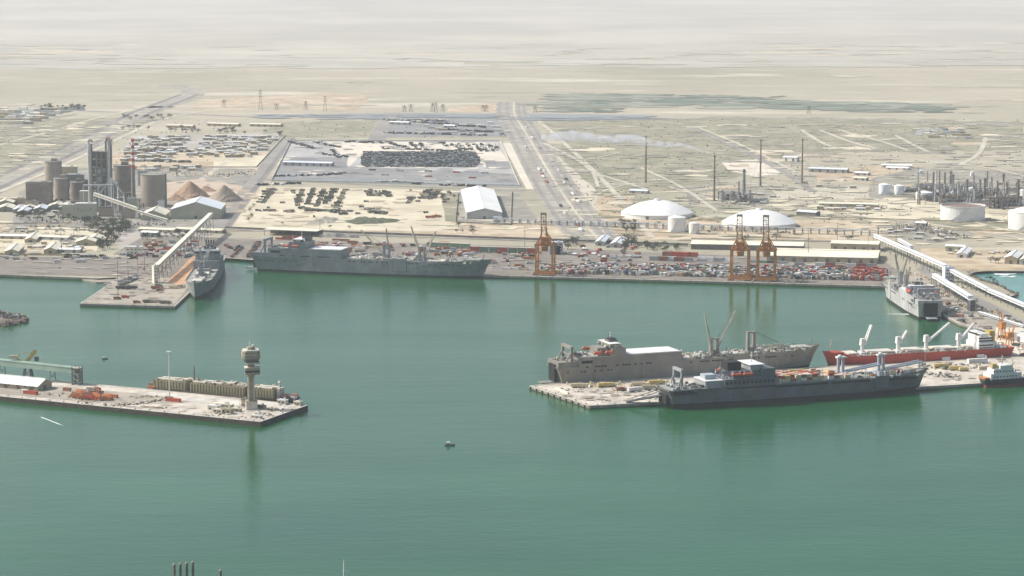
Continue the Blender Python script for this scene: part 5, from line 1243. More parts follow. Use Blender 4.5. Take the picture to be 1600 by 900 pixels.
def process_unit(label, px, dx, dy, H, seed):
    rr = random.Random(seed); t = thing('process_unit', label, 'refinery unit', G(*px), rr.uniform(-.1, .1))
    mb = MB(); nx, nz = max(2, int(dx / 7)), max(2, int(H / 6))
    for i in range(nx + 1):
        for b in (-1, 1): mb.box(-dx / 2 + dx * i / nx, b * dy / 2, 0, 1.1, 1.1, H * rr.uniform(.6, 1))
    for j in range(1, nz + 1): 
        for b in (-1, 1): mb.box(0, b * dy / 2, j * H / nz * .85, dx, .5, .5)
    tag(mb.build('steel_frame', 'refinery_grey', t), kind='stuff')
    for j in range(nz): part_box(t, 'platform', 'steel_dark' if j % 2 else 'refinery_rust', rr.uniform(-.1, .1) * dx, 0, (j + .6) * H / nz * .85, dx * rr.uniform(.5, .95), dy * .9, .4)
    for k in range(int(dx / 1.6)):
        q_ = MB(); x = rr.uniform(-.45, .45) * dx; m = rr.choice(('refinery_grey', 'refinery_rust', 'steel_pale', 'white_paint', 'steel_dark'))
        if rr.random() < .5: q_.cyl(x, rr.uniform(-.4, .4) * dy, 0, rr.uniform(.8, 2), rr.uniform(.4, 1.1) * H, 8)
        else: q_.hcyl(x, rr.uniform(-.4, .4) * dy, rr.uniform(2, H * .7), rr.uniform(1, 2), rr.uniform(6, 12), rr.choice((0, pi / 2)))
        q_.build('process_vessel', m, t)
    for k in range(4): q_ = MB(); z = rr.uniform(.2, .8) * H; q_.bar((-dx * .6, -dy * .55 - k * .5, z), (dx * .6, -dy * .55 - k * .5, z), .5); q_.build('pipe', rr.choice(('steel_pale', 'refinery_rust')), t)
for k, (x, y, dx, dy, H, lab) in enumerate(((1472, 300, 42, 16, 12, 'dark pipework unit among the left refinery columns'), (1488, 320, 36, 14, 19, 'dense grey unit right behind the wide white tank'), (1556, 325, 34, 14, 22, 'rusty dense unit behind the right end of the wide white tank'),
      (1510, 298, 30, 12, 15, 'pale unit in the middle of the refinery'), (1540, 305, 44, 14, 12, 'low unit among the right refinery columns'), (1588, 318, 24, 12, 11, 'low unit at the right edge of the refinery'), (1448, 296, 30, 12, 10, 'low unit at the left of the refinery'),
      (1524, 322, 34, 10, 8, 'low pipe rows just behind the wide white tank'), (1140, 312, 34, 12, 13, 'grey unit of the small refinery left of the tall stacks'), (1160, 318, 22, 10, 16, 'grey unit around the thick column of the small refinery'), (1185, 316, 26, 10, 6, 'low pale pipework right of the small refinery'),
      (1420, 300, 24, 12, 7, 'low pipework between the pale tanks and the refinery'), (1590, 300, 26, 10, 8, 'small far unit behind the right edge of the refinery'), (1462, 310, 30, 12, 14, 'grey unit above the left rim of the wide white tank'), (1500, 310, 34, 12, 16, 'grey unit in the centre front of the refinery'), (1572, 322, 30, 12, 18, 'rusty unit just left of the domed tank'), (1455, 303, 24, 10, 12, 'small unit behind the squat white tank'), (1530, 314, 30, 12, 15, 'unit between the rusty columns right of centre'))):
    process_unit(lab, (x, y), dx, dy, H, k + 5)
def pylon(px, H, label):
    t = thing('power_pylon', label, 'pylon', G(*px), random.Random(int(px[0])).uniform(-.5, .5), 'power pylons on the far plain')
    mb = MB()
    for a in (-1, 1):
        for b in (-1, 1): mb.bar((a * 4, b * 4, 0), (a * .6, b * .6, H), .4)
    for k in range(4):
        z0, z1 = H * k / 4, H * (k + 1) / 4; w0, w1 = 4 - 3.4 * k / 4, 4 - 3.4 * (k + 1) / 4
        mb.bar((-w0, -w0, z0), (w1, -w1, z1), .3); mb.bar((w0, -w0, z0), (-w1, -w1, z1), .3)
    mb.build('lattice_mast', 'steel_dark', t)
    for k in (.66, .8, .94): part_box(t, 'cross_arm', 'steel_dark', 0, 0, H * k, 15 * (1.25 - k * .6), .6, .6)
for i, (x, y, h_) in enumerate(((407, 172, 32), (508, 174, 24), (478, 172, 14), (350, 168, 12), (432, 172, 10), (632, 175, 10), (642, 175, 12), (676, 175, 14), (681, 176, 16), (692, 175, 12), (755, 174, 10), (760, 175, 11), (836, 176, 10), (1264, 178, 12))):
    pylon((x, y), h_ * MPP(x, y), ('tallest power pylon on the hazy plain at the left', 'second tallest pylon on the hazy plain, right of the tallest')[i] if i < 2 else 'faint small pylon on the far plain beyond the ring road')

# ---- sheds along the quay
def canopy(label, a, b, W, H, roof='cream_roof'):
    c, L, rz = LINE(a, b); t = thing('quay_canopy', label, 'shed', c, rz)
    part_box(t, 'roof', roof, 0, 0, H, L, W, .6); me = MB(); me.box(0, 0, 0, .5, .5, H); me = me.mesh('post', 'steel_dark'); n = int(L / 9)
    for i in range(n + 1):
        for k in (-1, 1): o = put('post', me, (-L / 2 + 1 + (L - 2) * i / n, k * (W / 2 - .6), 0)); o.parent = t
    part_box(t, 'back_wall', 'wall_dark', 0, W / 2 - .2, 0, L - 1, .3, H)
canopy('long cream roofed canopy with red boxes under it, behind the broadside ship', (417, 366), (500, 369), 24, 7.5)
shed('quay_shed', 'long cream roofed shed, the back one left of the pair of cranes', (1082, 386.5), (1256, 390), 42, 7, 2.4, 'cream_roof', 'wall_dark', 12)
shed('quay_shed', 'long cream roofed shed in front, right of the pair of cranes', (1202, 402), (1373, 406), 78, 7, 3.2, 'cream_roof', 'wall_tan', 10)
shed('quay_shed', 'cream roofed shed behind the right end of the front shed', (1300, 388.5), (1374, 390.5), 34, 9, 2.2, 'cream_roof', 'wall_tan', 5)
flat_block('quay_building', 'blue white building with a rounded roof right of the first orange crane', (869, 397), 17, 10, 15, 'wall_grey', 'roof_bluewhite')
part_box(kids(bpy.data.objects['quay_building'])[0].parent, 'dark_door', 'opening_dark', 1.5, -5.2, 0, 7, .3, 11)
MT('wagon_green', (.15, .22, .15), .7, .15, .3, streak=.3)
def wagon_row(a, b, n, cols_, lab, H=6):
    p, q = G(*a), G(*b); d = q - p; L = d.length / n
    for i in range(n):
        c = p + d * (i + .5) / n; t = thing('rail_wagon', f'{cols_[i % len(cols_)][0]} {lab}', 'rail wagon', c, atan2(d.y, d.x), 'wagons on the quay sidings')
        part_box(t, 'wagon_body', cols_[i % len(cols_)][1], 0, 0, 1.1, L * .9, 3, H - 1.6); part_box(t, 'wagon_roof', 'cream_roof', 0, 0, H - .5, L * .94, 3.3, .5)
        for e in (-1, 1): part_box(t, 'bogie', 'steel_dark', e * L * .3, 0, .1, 2.6, 2.4, .9)
wagon_row((734, 394), (838, 397), 7, (('red', 'c_red'), ('green', 'wagon_green'), ('dark green', 'wagon_green')), 'goods wagon on the siding left of the first orange crane', 8)
wagon_row((667, 386), (735, 389), 4, (('green', 'wagon_green'), ('dark green', 'wagon_green')), 'covered wagon on the siding behind the broadside ship', 7)
for x0, y0, x1, y1, H, lab, rf, wl_ in (
    (5, 399, 31, 399, 5, 'tan gabled shed at the left end of the shore', 'cream_roof', 'wall_tan'), (66, 396.5, 91, 396.5, 5, 'cream gabled shed left of the long white roof on the left shore', 'cream_roof', 'wall_tan'),
    (92, 393.5, 127, 394, 4, 'long low white roof between two gabled sheds on the left shore', 'roof_white', 'wall_grey'),
    (0, 372, 58, 373, 4, 'long low white roof in the scrub at the far left', 'roof_white', 'wall_tan'), (37, 379, 58, 379.5, 4, 'short cream roof behind the left shore sheds', 'cream_roof', 'wall_tan'), (60, 373, 110, 375, 4, 'long low cream roof behind the left shore sheds', 'cream_roof', 'wall_grey'),
    (223, 369, 248, 370, 6, 'white roofed shed behind the parked cars near the finger pier', 'roof_white', 'steel_pale'), (220, 361, 275, 363, 4, 'long pale roof behind the shed near the finger pier', 'cream_roof', 'wall_tan'), (277, 361, 350, 364, 4, 'long pinkish roof by the railway, left of the plot road', 'cream_roof', 'wall_tan'),
    (105, 336, 116, 336, 3, 'small roof at the foot of the pale block', 'roof_white', 'wall_tan'), (952, 387, 972, 388, 5, 'white roofed hut behind the container jumble', 'roof_white', 'wall_grey'), (929, 384, 945, 385, 5, 'pale hut beside the highway end', 'roof_bluewhite', 'wall_grey'),
    (1478, 392, 1508, 393, 7, 'white building on the shore beyond the causeway conveyor', 'roof_white', 'wall_olive'), (1492, 403, 1512, 404, 5, 'smaller white building in front of the one on the shore', 'roof_white', 'white_paint'), (1567, 413, 1592, 414, 8, 'cream house by the outer shore at the right edge', 'roof_white', 'wall_tan'), (1590, 414, 1612, 415, 6, 'grey annex right of the cream house on the outer shore', 'cream_roof', 'wall_grey'),
    (1248, 336, 1278, 338, 6, 'white roofed building alone between the dome and the wide tank', 'roof_white', 'wall_dark'), (1280, 322, 1372, 324, 5, 'scattered low roof on the dirt left of the wide tank', 'cream_roof', 'wall_tan'), (1432, 353, 1448, 354, 5, 'white roofed hut by the scrap plot', 'roof_white', 'wall_grey'),
    (1225, 251, 1247, 252, 7, 'white building at the foot of the rightmost tall stack', 'roof_white', 'white_paint'), (1265, 268, 1325, 270, 6, 'long bluish roof right of the rightmost tall stack', 'roof_bluewhite', 'wall_grey'), (1337, 273, 1358, 274, 4, 'small white roof on the plain before the refinery', 'roof_white', 'wall_grey'),
    (1378, 261, 1425, 262, 4, 'long white low building behind the refinery', 'roof_white', 'white_paint'), (1385, 264, 1420, 265, 3, 'second long white low building behind the refinery', 'roof_white', 'white_paint'), (1335, 281, 1355, 282, 4, 'pale hut between the tall stacks and the refinery', 'cream_roof', 'wall_grey'),
    (985, 301, 1013, 302, 4, 'bluish low roof left of the small refinery', 'roof_bluewhite', 'wall_grey'),
    (262, 199, 303, 200, 5, 'wide pinkish roof on the far side of the housing district', 'cream_roof', 'wall_tan'), (326, 196, 374, 197.5, 5, 'wide pale roof on the far side of the housing, right one', 'cream_roof', 'wall_tan'), (392, 197, 440, 198, 5, 'wide pale roof between housing and the scrub plot', 'cream_roof', 'wall_tan'),
    (444, 258, 520, 260, 6, 'very long pale blue roof in the depot', 'roof_bluewhite', 'wall_grey'), (694, 199.5, 712, 200, 5, 'white roof in the far bluish works', 'roof_white', 'wall_grey'), (610, 194, 640, 194.8, 5, 'row of white roofs in the far bluish works', 'roof_white', 'wall_grey')):
    c, L, _ = LINE((x0, y0), (x1, y1)); gab = x1 - x0 < 30 and y0 > 370
    if gab: shed('small_shed', lab, ((x0 + x1) / 2, y0), ((x0 + x1) / 2 + 9, y0 - 9), L * .8, H, L * .14, rf, wl_, 1, 'shed')
    else: shed('low_shed', lab, (x0, y0), (x1, y1), min(16, L * .5), H, 1.4, rf, wl_, max(2, int(L / 12)), 'shed')
for k, (x, y, w) in enumerate(((8, 331, 22), (28, 333, 14), (46, 330, 20), (62, 332, 18), (88, 328, 26), (104, 329, 22), (8, 322, 24), (36, 336, 16), (134, 384, 26), (148, 380, 24))):
    shed('gabled_house', ('first', 'second', 'third', 'fourth', 'fifth', 'sixth', 'upper left', 'lower', 'front', 'rear')[k] + (' gabled roof of the row at the foot of the cement works' if k < 8 else ' gable of the twin roofed shed at the end of the left shore'), (x, y), (x + 5, y - 5), w, 5, w * .16, 'roof_bluewhite' if k in (1, 3, 7) else 'cream_roof', 'wall_tan' if k > 7 else 'concrete_frame', 1, 'shed')

# rocky islet and rocks of the spit
def rocks(name, label, pts, n, seed, rmax, zt, cat=None):
    rr = random.Random(seed); mb = MB(); P = [G(*p, 0) for p in pts]
    for i in range(n):
        k = rr.randrange(len(P) - 1); t = rr.random(); p = P[k].lerp(P[k + 1], t); r = rr.uniform(.35, 1) * rmax
        mb.ball(p.x + rr.uniform(-1, 1) * rmax * 1.2, p.y + rr.uniform(-1, 1) * rmax * 2.2, rr.uniform(-.3, zt), r * rr.uniform(.8, 1.4), r, r * .7, seed * 999 + i, 6, 4, .3)
    return tag(mb.build(name, 'rock'), kind='stuff')
rocks('spit_rock', '', [(1524, 426), (1512, 430), (1530, 439), (1560, 447.5), (1586, 462), (1572, 464)], 260, 3, 2.6, 2.6)
rocks('spit_rock', '', [(1556, 464), (1580, 474), (1612, 488), (1660, 503)], 160, 4, 2.2, 2.4)
isl = [(-60, 489), (10, 488), (24, 495), (38, 501), (36, 504), (8, 509), (-60, 513)]
mb = MB(); P = [G(*p, 0) for p in isl]; n = len(P); cx = sum((p for p in P), V((0, 0, 0))) / n; vs = [(p.x, p.y, -1) for p in P] + [(cx.x + (p.x - cx.x) * .8, cx.y + (p.y - cx.y) * .75, 3.6) for p in P]
mb.add(vs, [tuple(range(2 * n - 1, n - 1, -1))] + [(i + 1 if i + 1 < n else 0, i, n + i, n + (i + 1) % n) for i in range(n)]); tag(mb.build('islet', 'rock'), kind='structure')
rocks('islet_rock', '', isl[2:] + isl[6:], 200, 6, 2.6, 2.6); rocks('islet_rock', '', [(-40, 495), (25, 497), (30, 500)], 60, 7, 2.4, 4.5)
flat_block('islet_hut', 'little white hut among bushes on the rocky islet at the left edge', (9, 497), 8, 5, 4, 'white_paint', 'roof_white', z=3.6); flat_block('islet_hut', 'flat white roof near the tip of the rocky islet', (24, 497), 7, 4, 2.6, 'white_paint', 'roof_white', z=3.4)

# surf and wake
def foam(name, pts, j, seed, z=.06):
    q_ = rough_poly(pts, j, 5, seed, .25); P = [G(*p, 0) for p in q_]
    for p in P: p.z = z
    fs = []
    for a, b, c in tessellate_polygon([P]):
        n_ = (P[b] - P[a]).cross(P[c] - P[a]); fs.append((a, b, c) if n_.z > 0 else (a, c, b))
    mb = MB(); mb.add(P, fs); tag(mb.build(name, 'foam'), kind='stuff')
foam('surf_foam', [(1543, 425), (1560, 424), (1640, 425), (1640, 427), (1590, 427.5), (1572, 430), (1556, 429)], 2, 3)
foam('surf_foam', [(1560, 432), (1590, 431), (1584, 432.5)], 1.5, 4)
foam('wake_foam', [(63, 651), (72, 654), (100, 665.5), (82, 659.5), (66, 653)], .4, 5)

# posts and beacon near the bottom edge
def pile(px, H, label, m='barge_dark', r=.95):
    t = thing('mooring_pile', label, 'mooring post', G(*px, 0), 0, 'brown mooring posts at the bottom edge')
    mb = MB(); mb.cyl(0, 0, -1, r, H, 10, r * .8); mb.build('post', m, t); mb = MB(); mb.cyl(0, 0, H - 1, r * 1.1, .9, 10, r * .7); mb.build('cap', 'silo_tan', t)
    part_box(t, 'fender', 'barge_dark', .4, -.9, 1, 1, 1, H * .55)
for k, x in enumerate((273, 282.5, 292.5, 302)): pile((x, 925), 18.3 + .5 * k, ('leftmost', 'second', 'third', 'rightmost')[k] + ' of the four brown posts at the bottom edge')
pile((345, 930), 16.5, 'single brown post right of the group of four at the bottom edge')
t = thing('beacon_mast', 'slim white mast with a crossbar at the bottom edge', 'mast', G(538, 945, 0)); mb = MB(); mb.cyl(0, 0, -1, .75, 27, 8, .4); mb.build('pole', 'white_paint', t); mb = MB(); mb.box(.8, 0, 20.5, 3.2, .5, .6); mb.build('crossbar', 'white_paint', t)
mb = MB(); mb.cyl(0, 0, 26, .3, 2.6, 6, .1); mb.build('antenna', 'white_paint', t); mb = MB(); mb.cyl(0, 0, -1, 2.2, 3, 12); mb.build('base', 'concrete_deck', t)

# dark fenders on the pier head
me = MB(); me.box(0, 0, 0, 1.6, .8, 1.9); me = me.mesh('dock_fender', 'opening_dark')
a, b = G(827, 603), G(921, 634.5); d = b - a; ang = atan2(d.y, d.x); nn = V((sin(ang), -cos(ang), 0))
for i in range(10):
    p = a + d * (i + .3) / 10 + nn * .35; o = put('dock_fender', me, (p.x, p.y, .7), ang); tag(o, 'black rubber fender on the oblique head wall of the right pier', 'fender', 'fenders on the pier head')

# smoke plume
base = G(1116, 314); st = V((base.x, base.y, LZ + 70)); pp = [V((0, 0, 0)), V((-22, 6, 7)), V((-50, 10, 14)), V((-85, 14, 15)), V((-120, 20, 22)), V((-165, 24, 22)), V((-215, 30, 26)), V((-262, 34, 24))]
mb = MB(); n = 12; vs = []; rad = [.9, 2.6, 4.2, 5.2, 6.5, 8, 9, 4]
for k, p in enumerate(pp):
    for i in range(n): a = -2 * pi * i / n; vs.append((p.x, p.y + rad[k] * cos(a) * 1.3, p.z + rad[k] * sin(a) * (1 + .2 * sin(k * 2.1))))
mb.add(vs, [(j * n + i, j * n + (i + 1) % n, (j + 1) * n + (i + 1) % n, (j + 1) * n + i) for j in range(len(pp) - 1) for i in range(n)] + [tuple(range(n - 1, -1, -1)), tuple(range((len(pp) - 1) * n, len(pp) * n))])
sm = bpy.data.materials.new('smoke'); sm.use_nodes = True; q_ = sm.node_tree; q_.nodes.remove(q_.nodes['Principled BSDF'])
pv = q_.nodes.new('ShaderNodeVolumePrincipled'); pv.inputs['Color'].default_value = (.9, .93, 1, 1)
tc = q_.nodes.new('ShaderNodeTexCoord'); nz = q_.nodes.new('ShaderNodeTexNoise'); nz.inputs['Scale'].default_value = .07; nz.inputs['Detail'].default_value = 3
mr = q_.nodes.new('ShaderNodeMapRange'); mr.inputs[1].default_value = .34; mr.inputs[2].default_value = .62; mr.inputs[4].default_value = .10
q_.links.new(tc.outputs['Object'], nz.inputs['Vector']); q_.links.new(nz.outputs['Fac'], mr.inputs[0]); q_.links.new(mr.outputs[0], pv.inputs['Density']); q_.links.new(pv.outputs[0], q_.nodes['Material Output'].inputs['Volume'])
M['smoke'] = sm; tag(mb.build('smoke_plume', 'smoke', None, st), kind='stuff')

def wall_line(px, H, m, label, th=.5):
    t = thing('perimeter_wall', label, 'wall', G(*px[0])); o0 = t.location
    for a, b in zip(px[:-1], px[1:]):
        p, q = G(*a) - o0, G(*b) - o0; mb = MB(); mb.bar((p.x, p.y, H / 2), (q.x, q.y, H / 2), th, H); mb.build('wall_run', m, t)
wall_line([(424, 283), (455, 221), (782, 221), (812, 291), (424, 283)], 2.4, 'tower_light', 'long pale wall round the fenced depot')
wall_line([(352, 357), (520, 364), (800, 374), (1075, 384)], 3.0, 'wall_dark', 'long dark wall between the railway and the quay')
wall_line([(-60, 351), (110, 350), (240, 356), (340, 363)], 2.6, 'tower_light', 'pale wall in front of the cement works')
wall_line([(-60, 398), (150, 400)], 2.4, 'wall_tan', 'low tan wall behind the left quay')
wall_line([(-40, 368), (150, 371), (168, 352)], 2.2, 'concrete_frame', 'grey wall through the sandy plot left of the port road')
wall_line([(1440, 345), (1620, 351), (1620, 366), (1466, 357), (1440, 345)], 2.2, 'wall_tan', 'low bund wall round the wide white tank')
wall_line([(716, 302), (712, 348), (798, 352), (800, 300)], 2.2, 'concrete_frame', 'grey wall round the big white warehouse plot')
wall_line([(1080, 374), (1372, 380)], 2.2, 'tower_light', 'pale wall behind the long cream sheds')
wall_line([(935, 338), (1140, 347), (1240, 338)], 2.0, 'wall_tan', 'low wall in front of the domed stores')
wall_line([(182, 262), (400, 262), (446, 212)], 2.4, 'tower_light', 'pale wall along the housing district')
wall_line([(1240, 338), (1440, 345)], 1.8, 'wall_tan', 'low wall running from the dome to the tank farm')

# ================================================================== TREES, VEHICLES, CONTAINERS, HOUSES
def crown_mesh(seed, m, rx=3.4, rz=2.6, n=110):
    rr = random.Random(seed); mb = MB(); cl = [(rr.uniform(-.6, .6) * rx, rr.uniform(-.6, .6) * rx, rr.uniform(-.4, .5) * rz, rr.uniform(.35, .6)) for _ in range(7)]
    for i in range(n):
        c = rr.choice(cl); a = rr.uniform(0, 2 * pi); b = math.acos(rr.uniform(-.6, 1)); r = c[3] * rr.uniform(.7, 1.1)
        p = V((c[0] + rx * r * sin(b) * cos(a), c[1] + rx * r * sin(b) * sin(a), c[2] + rz * r * cos(b)))
        s_ = rr.uniform(.35, .8); q = [p + V((rr.uniform(-1, 1), rr.uniform(-1, 1), rr.uniform(-1, 1))) * s_ for _ in range(4)]
        mb.add(q, [(0, 1, 2, 3)])
    return mb.mesh('crown', m)
crowns = [crown_mesh(k, ('leaf_olive', 'leaf_dark')[k % 2]) for k in range(8)]
tb = MB(); tb.cyl(0, 0, 0, .28, 3.4, 6, .16); tb.bar((0, 0, 2.4), (1.1, .3, 4.2), .16); tb.bar((0, 0, 2.6), (-.9, -.5, 4.3), .14); trunk_me = tb.mesh('trunk', 'bark')
rt = random.Random(77)
def tree(px, sc, label, group='trees and bushes around the port', z=LZ):
    t = thing('tree', label, 'tree', G(*px, z), rt.uniform(0, 6), group); t.scale = (sc * rt.uniform(1, 1.3), sc * rt.uniform(1, 1.3), sc)
    o = put('trunk', trunk_me, (0, 0, 0)); o.parent = t; c = put('crown', rt.choice(crowns), (0, 0, 4.2)); c.parent = t
def clump(poly, n, s0, s1, label):
    (ax, ay), (bx_, by), (cx_, cy_), (dx, dy) = poly
    for i in range(n):
        u, v = rt.random(), rt.random()
        x = (ax * (1 - u) + bx_ * u) * (1 - v) + (dx * (1 - u) + cx_ * u) * v; y = (ay * (1 - u) + by * u) * (1 - v) + (dy * (1 - u) + cy_ * u) * v
        tree((x, y), rt.uniform(s0, s1), label)
clump([(115, 348), (150, 346), (205, 352), (150, 368)], 34, 1.0, 1.7, 'dark tree in the grove below the lettered white block')
clump([(160, 366), (203, 352), (198, 362), (168, 392)], 34, 1.0, 1.8, 'tree in the dense row left of the parking lot')
clump([(148, 388), (166, 372), (172, 376), (156, 398)], 12, .8, 1.3, 'tree along the green edge of the twin roofed shed')
clump([(20, 336), (110, 333), (112, 346), (24, 345)], 34, .8, 1.4, 'tree among the gabled roofs below the works')
clump([(64, 318), (100, 316), (100, 328), (66, 330)], 12, .9, 1.5, 'tree between the brown works building and the gabled roofs')
clump([(215, 366), (300, 366), (300, 376), (216, 372)], 22, .7, 1.2, 'tree behind the parking lot near the finger pier')
clump([(40, 355), (160, 356), (180, 364), (60, 366)], 16, .4, .8, 'low bush on the sandy ground left of the port road')
clump([(882, 380), (902, 379), (902, 390), (880, 392)], 10, 1.0, 1.5, 'tree behind the yard right of the first orange crane')
clump([(972, 376), (990, 375), (996, 392), (974, 392)], 12, 1.0, 1.4, 'tree at the left end of the tree row behind the container jumble')
clump([(996, 382), (1060, 385), (1062, 394), (998, 392)], 26, .7, 1.2, 'tree in the row behind the container jumble')
clump([(970, 350), (994, 350), (992, 366), (972, 364)], 12, .9, 1.5, 'tree standing before the pipe rack below the nearer dome')
clump([(712, 305), (720, 305), (724, 346), (714, 346)], 8, .5, .9, 'bush beside the big white warehouse')
clump([(688, 302), (712, 302), (714, 316), (692, 320)], 12, .7, 1.2, 'bush at the right edge of the laydown yard')
clump([(1100, 356), (1320, 362), (1322, 372), (1100, 366)], 16, .5, .9, 'bush under the pipe rack right of the tanks')
for px, sc in (((717, 356), 1.3), ((739, 366), 1.3), ((738, 360), 1.1), ((714, 364), .8), ((722, 364), .8), ((516, 357), .8), ((546, 358), .8), ((441, 351), .7), ((1575, 404), 1.7), ((1548, 411), 1.3), ((1556, 412), 1.1), ((1560, 411), 1.3), ((1210, 352), 1.5), ((1213, 376), 1.5), ((1165, 376), 1.2), ((1138, 354), 1.3), ((1206, 352), 1.2), ((390, 332), 1.0), ((393, 340), 1.0), ((388, 346), .9), ((397, 323), .8), ((1330, 375), .9), ((1325, 376), 1.0), ((230, 375), 1.6), ((223, 375), 1.4)):
    tree(px, sc, 'lone tree on the open ground ' + ('behind the broadside ship' if 380 < px[0] < 800 else 'near the outer shore' if px[0] > 1500 else 'by the pipe rack and orange cranes' if px[0] > 1000 else 'near the parking lot'))
for px, sc in (((1, 496), 1.0), ((6, 498), 1.1), ((14, 499), 1.0), ((-4, 495), 1.2), ((19, 500), .7), ((12, 496), .9)): tree(px, sc, 'bush beside the white hut on the rocky islet', 'bushes on the islet', 3.4)
clump([(1536, 432), (1560, 440), (1572, 452), (1545, 440)], 8, .4, .7, 'low bush on the rocky spit at the right')
# far tree belts: single trees still tell apart as dots
for a, b, n, lab in (((180, 200), (440, 212), 30, 'far tree in the hazy belt behind the housing district'), ((60, 171), (132, 171), 22, 'far tree in the hazy grove left of the highway'), ((190, 186), (270, 186), 14, 'far tree beside the highway bend')):
    for i in range(n):
        u = rt.random(); tree((a[0] + (b[0] - a[0]) * u + rt.uniform(-4, 4), a[1] + (b[1] - a[1]) * u + rt.uniform(-3, 3)), rt.uniform(1.0, 1.7), lab, 'far trees left of the depot')
rb = random.Random(21)
mb = MB()
for i in range(2600):                                       # desert scrub too small to tell apart
    x = rb.uniform(-40, 1640); y = rb.uniform(186, 350)
    if (392 < x < 862 and y > 216) or (x < 400 and 255 < y < 342): continue
    g = G(x, y); r = rb.uniform(.8, 2.2); mb.add([(g.x - r, g.y, LZ), (g.x + r, g.y - r * .4, LZ), (g.x + r * .2, g.y + r, LZ), (g.x, g.y, LZ + r * .9)], [(0, 1, 3), (1, 2, 3), (2, 0, 3)])
tag(mb.build('desert_scrub', 'leaf_olive'), kind='stuff')

# ---- vehicles and boxes
CN = {'red': 'dark red', 'rust': 'rust brown', 'white': 'white', 'grey': 'grey', 'green': 'green', 'blue': 'blue', 'tan': 'tan', 'dark': 'dark', 'olive': 'olive', 'sand': 'sand coloured', 'orange': 'orange', 'yellow': 'yellow'}
vm = {}
def truck_mesh(key, kind='box'):
    if (key, kind) in vm: return vm[key, kind]
    b = MB(); d = MB(); cabc = key if kind != 'flat' else 'white'
    c = MB()
    if kind == 'box': b.box(-1.2, 0, 1.1, 6.2, 2.4, 2.3); c.box(3.2, 0, .8, 2.0, 2.3, 1.9, 0, .88); L = 9
    elif kind == 'military': b.box(-1.2, 0, 1.2, 5.6, 2.5, 1.7, 0, .9); c.box(2.9, 0, .9, 2.2, 2.4, 1.7, 0, .85); L = 8
    elif kind == 'trailer': b.box(-1, 0, 1.2, 11.5, 2.5, 2.6); c.box(6.4, 0, .9, 2.2, 2.4, 2.4, 0, .9); L = 13
    elif kind == 'car': b.box(0, 0, .35, 4.3, 1.8, .6, 0, .95); c.box(-.2, 0, .95, 2.3, 1.6, .55, 0, .75); L = 4
    elif kind == 'fire': b.box(-1.8, 0, 1.1, 7.4, 2.6, 2.4); c.box(3.5, 0, .8, 2.6, 2.5, 2.3, 0, .9); b.box(-1.2, 0, 3.6, 8, .8, .4); L = 10
    wr = .5 if kind != 'car' else .33
    for x in ((-.33, -.2, .34) if kind != 'car' else (-.3, .3)):
        for k in (-1, 1): d.box(x * L, k * (1.0 if kind != 'car' else .8), 0, wr * 2, .35, wr * 2)
    d.box(0, 0, wr * 1.2, L * .85, 1.0, .3)
    me = mmesh(kind + '_vehicle', [(b, 'c_' + key), (c, 'c_' + cabc), (d, 'steel_dark')]); vm[key, kind] = me; return me
rv = random.Random(99)
def veh(px, key, kind, rz, label, group, name=None, z=LZ, sc=1.0, loc=None):
    cat = {'box': 'truck', 'military': 'truck', 'trailer': 'lorry', 'car': 'car', 'fire': 'truck'}[kind]
    o = put({'box': 'parked_truck', 'military': 'military_truck', 'trailer': 'parked_lorry', 'car': 'parked_car', 'fire': 'heavy_truck'}[kind], truck_mesh(key, kind), loc or G(*px, z), rz)
    o.scale = (sc, sc, sc); return tag(o, label, cat, group)
def cont(px, key, rz, label, group, z=LZ, sc=1.0, dz=0, L=12.2):
    g = G(*px, z); g.z += dz; o = put('shipping_container', container_mesh(key, L), g, rz); o.scale = (sc, sc, sc); return tag(o, label, 'container', group)
# jumble of containers and lorries on the container quay
qa = atan2((G(1380, 446) - G(840, 432)).y, (G(1380, 446) - G(840, 432)).x)
nC = nT = 0
REST = {}
def rest_box(px, key, a, L, W, H, dz=0):
    g = G(*px); REST.setdefault(key, MB()).box(g.x, g.y, LZ + .2 + dz, L, W, H, a)
for i in range(2300):
    u = rv.random(); x = 846 + u * 538; row = rv.random(); yl = 414 + u * 9; yh = 427.5 + u * 12.5
    if u < .12: yl += 4
    if 965 < x < 975: continue
    y = yl + (yh - yl) * row
    a = rv.choice((0, 0, pi / 2, pi / 2, pi / 2, .12)) + qa + rv.uniform(-.06, .06); y = yl + (yh - yl) * (int(row * 7) + .5 + rv.uniform(-.15, .15)) / 7
    red = (x > 1330 and rv.random() < .6) or rv.random() < .10
    key = rv.choice(('red', 'rust', 'red')) if red else rv.choice(('white', 'grey', 'white', 'green', 'tan', 'rust', 'dark', 'blue', 'sand', 'white', 'olive', 'dark'))
    third = 'left part' if u < .36 else 'middle part' if u < .7 else 'right part'
    if rv.random() < .42 and nC < 20: cont((x, y), key, a, f'{CN[key]} container in the jumble, {third} of the container quay', 'containers jumbled on the container quay', L=6.1, sc=rv.uniform(.85, 1.15), dz=0 if rv.random() < .75 else 2.7); nC += 1
    elif nT >= 150: rest_box((x, y), key, a, rv.uniform(4, 9), rv.uniform(2, 3), rv.uniform(2.2, 4.2), rv.choice((0, 0, 0, 1.6)))
    elif nT < 150: veh((x, y), key, rv.choice(('box', 'trailer', 'box')), a, f'{CN[key]} lorry in the jumble, {third} of the container quay', 'lorries jumbled on the container quay', 'parked_lorry', sc=rv.uniform(.75, 1.05)); nT += 1
for k_, mb in REST.items(): tag(mb.build('jumbled_cargo', 'c_' + k_), kind='stuff')
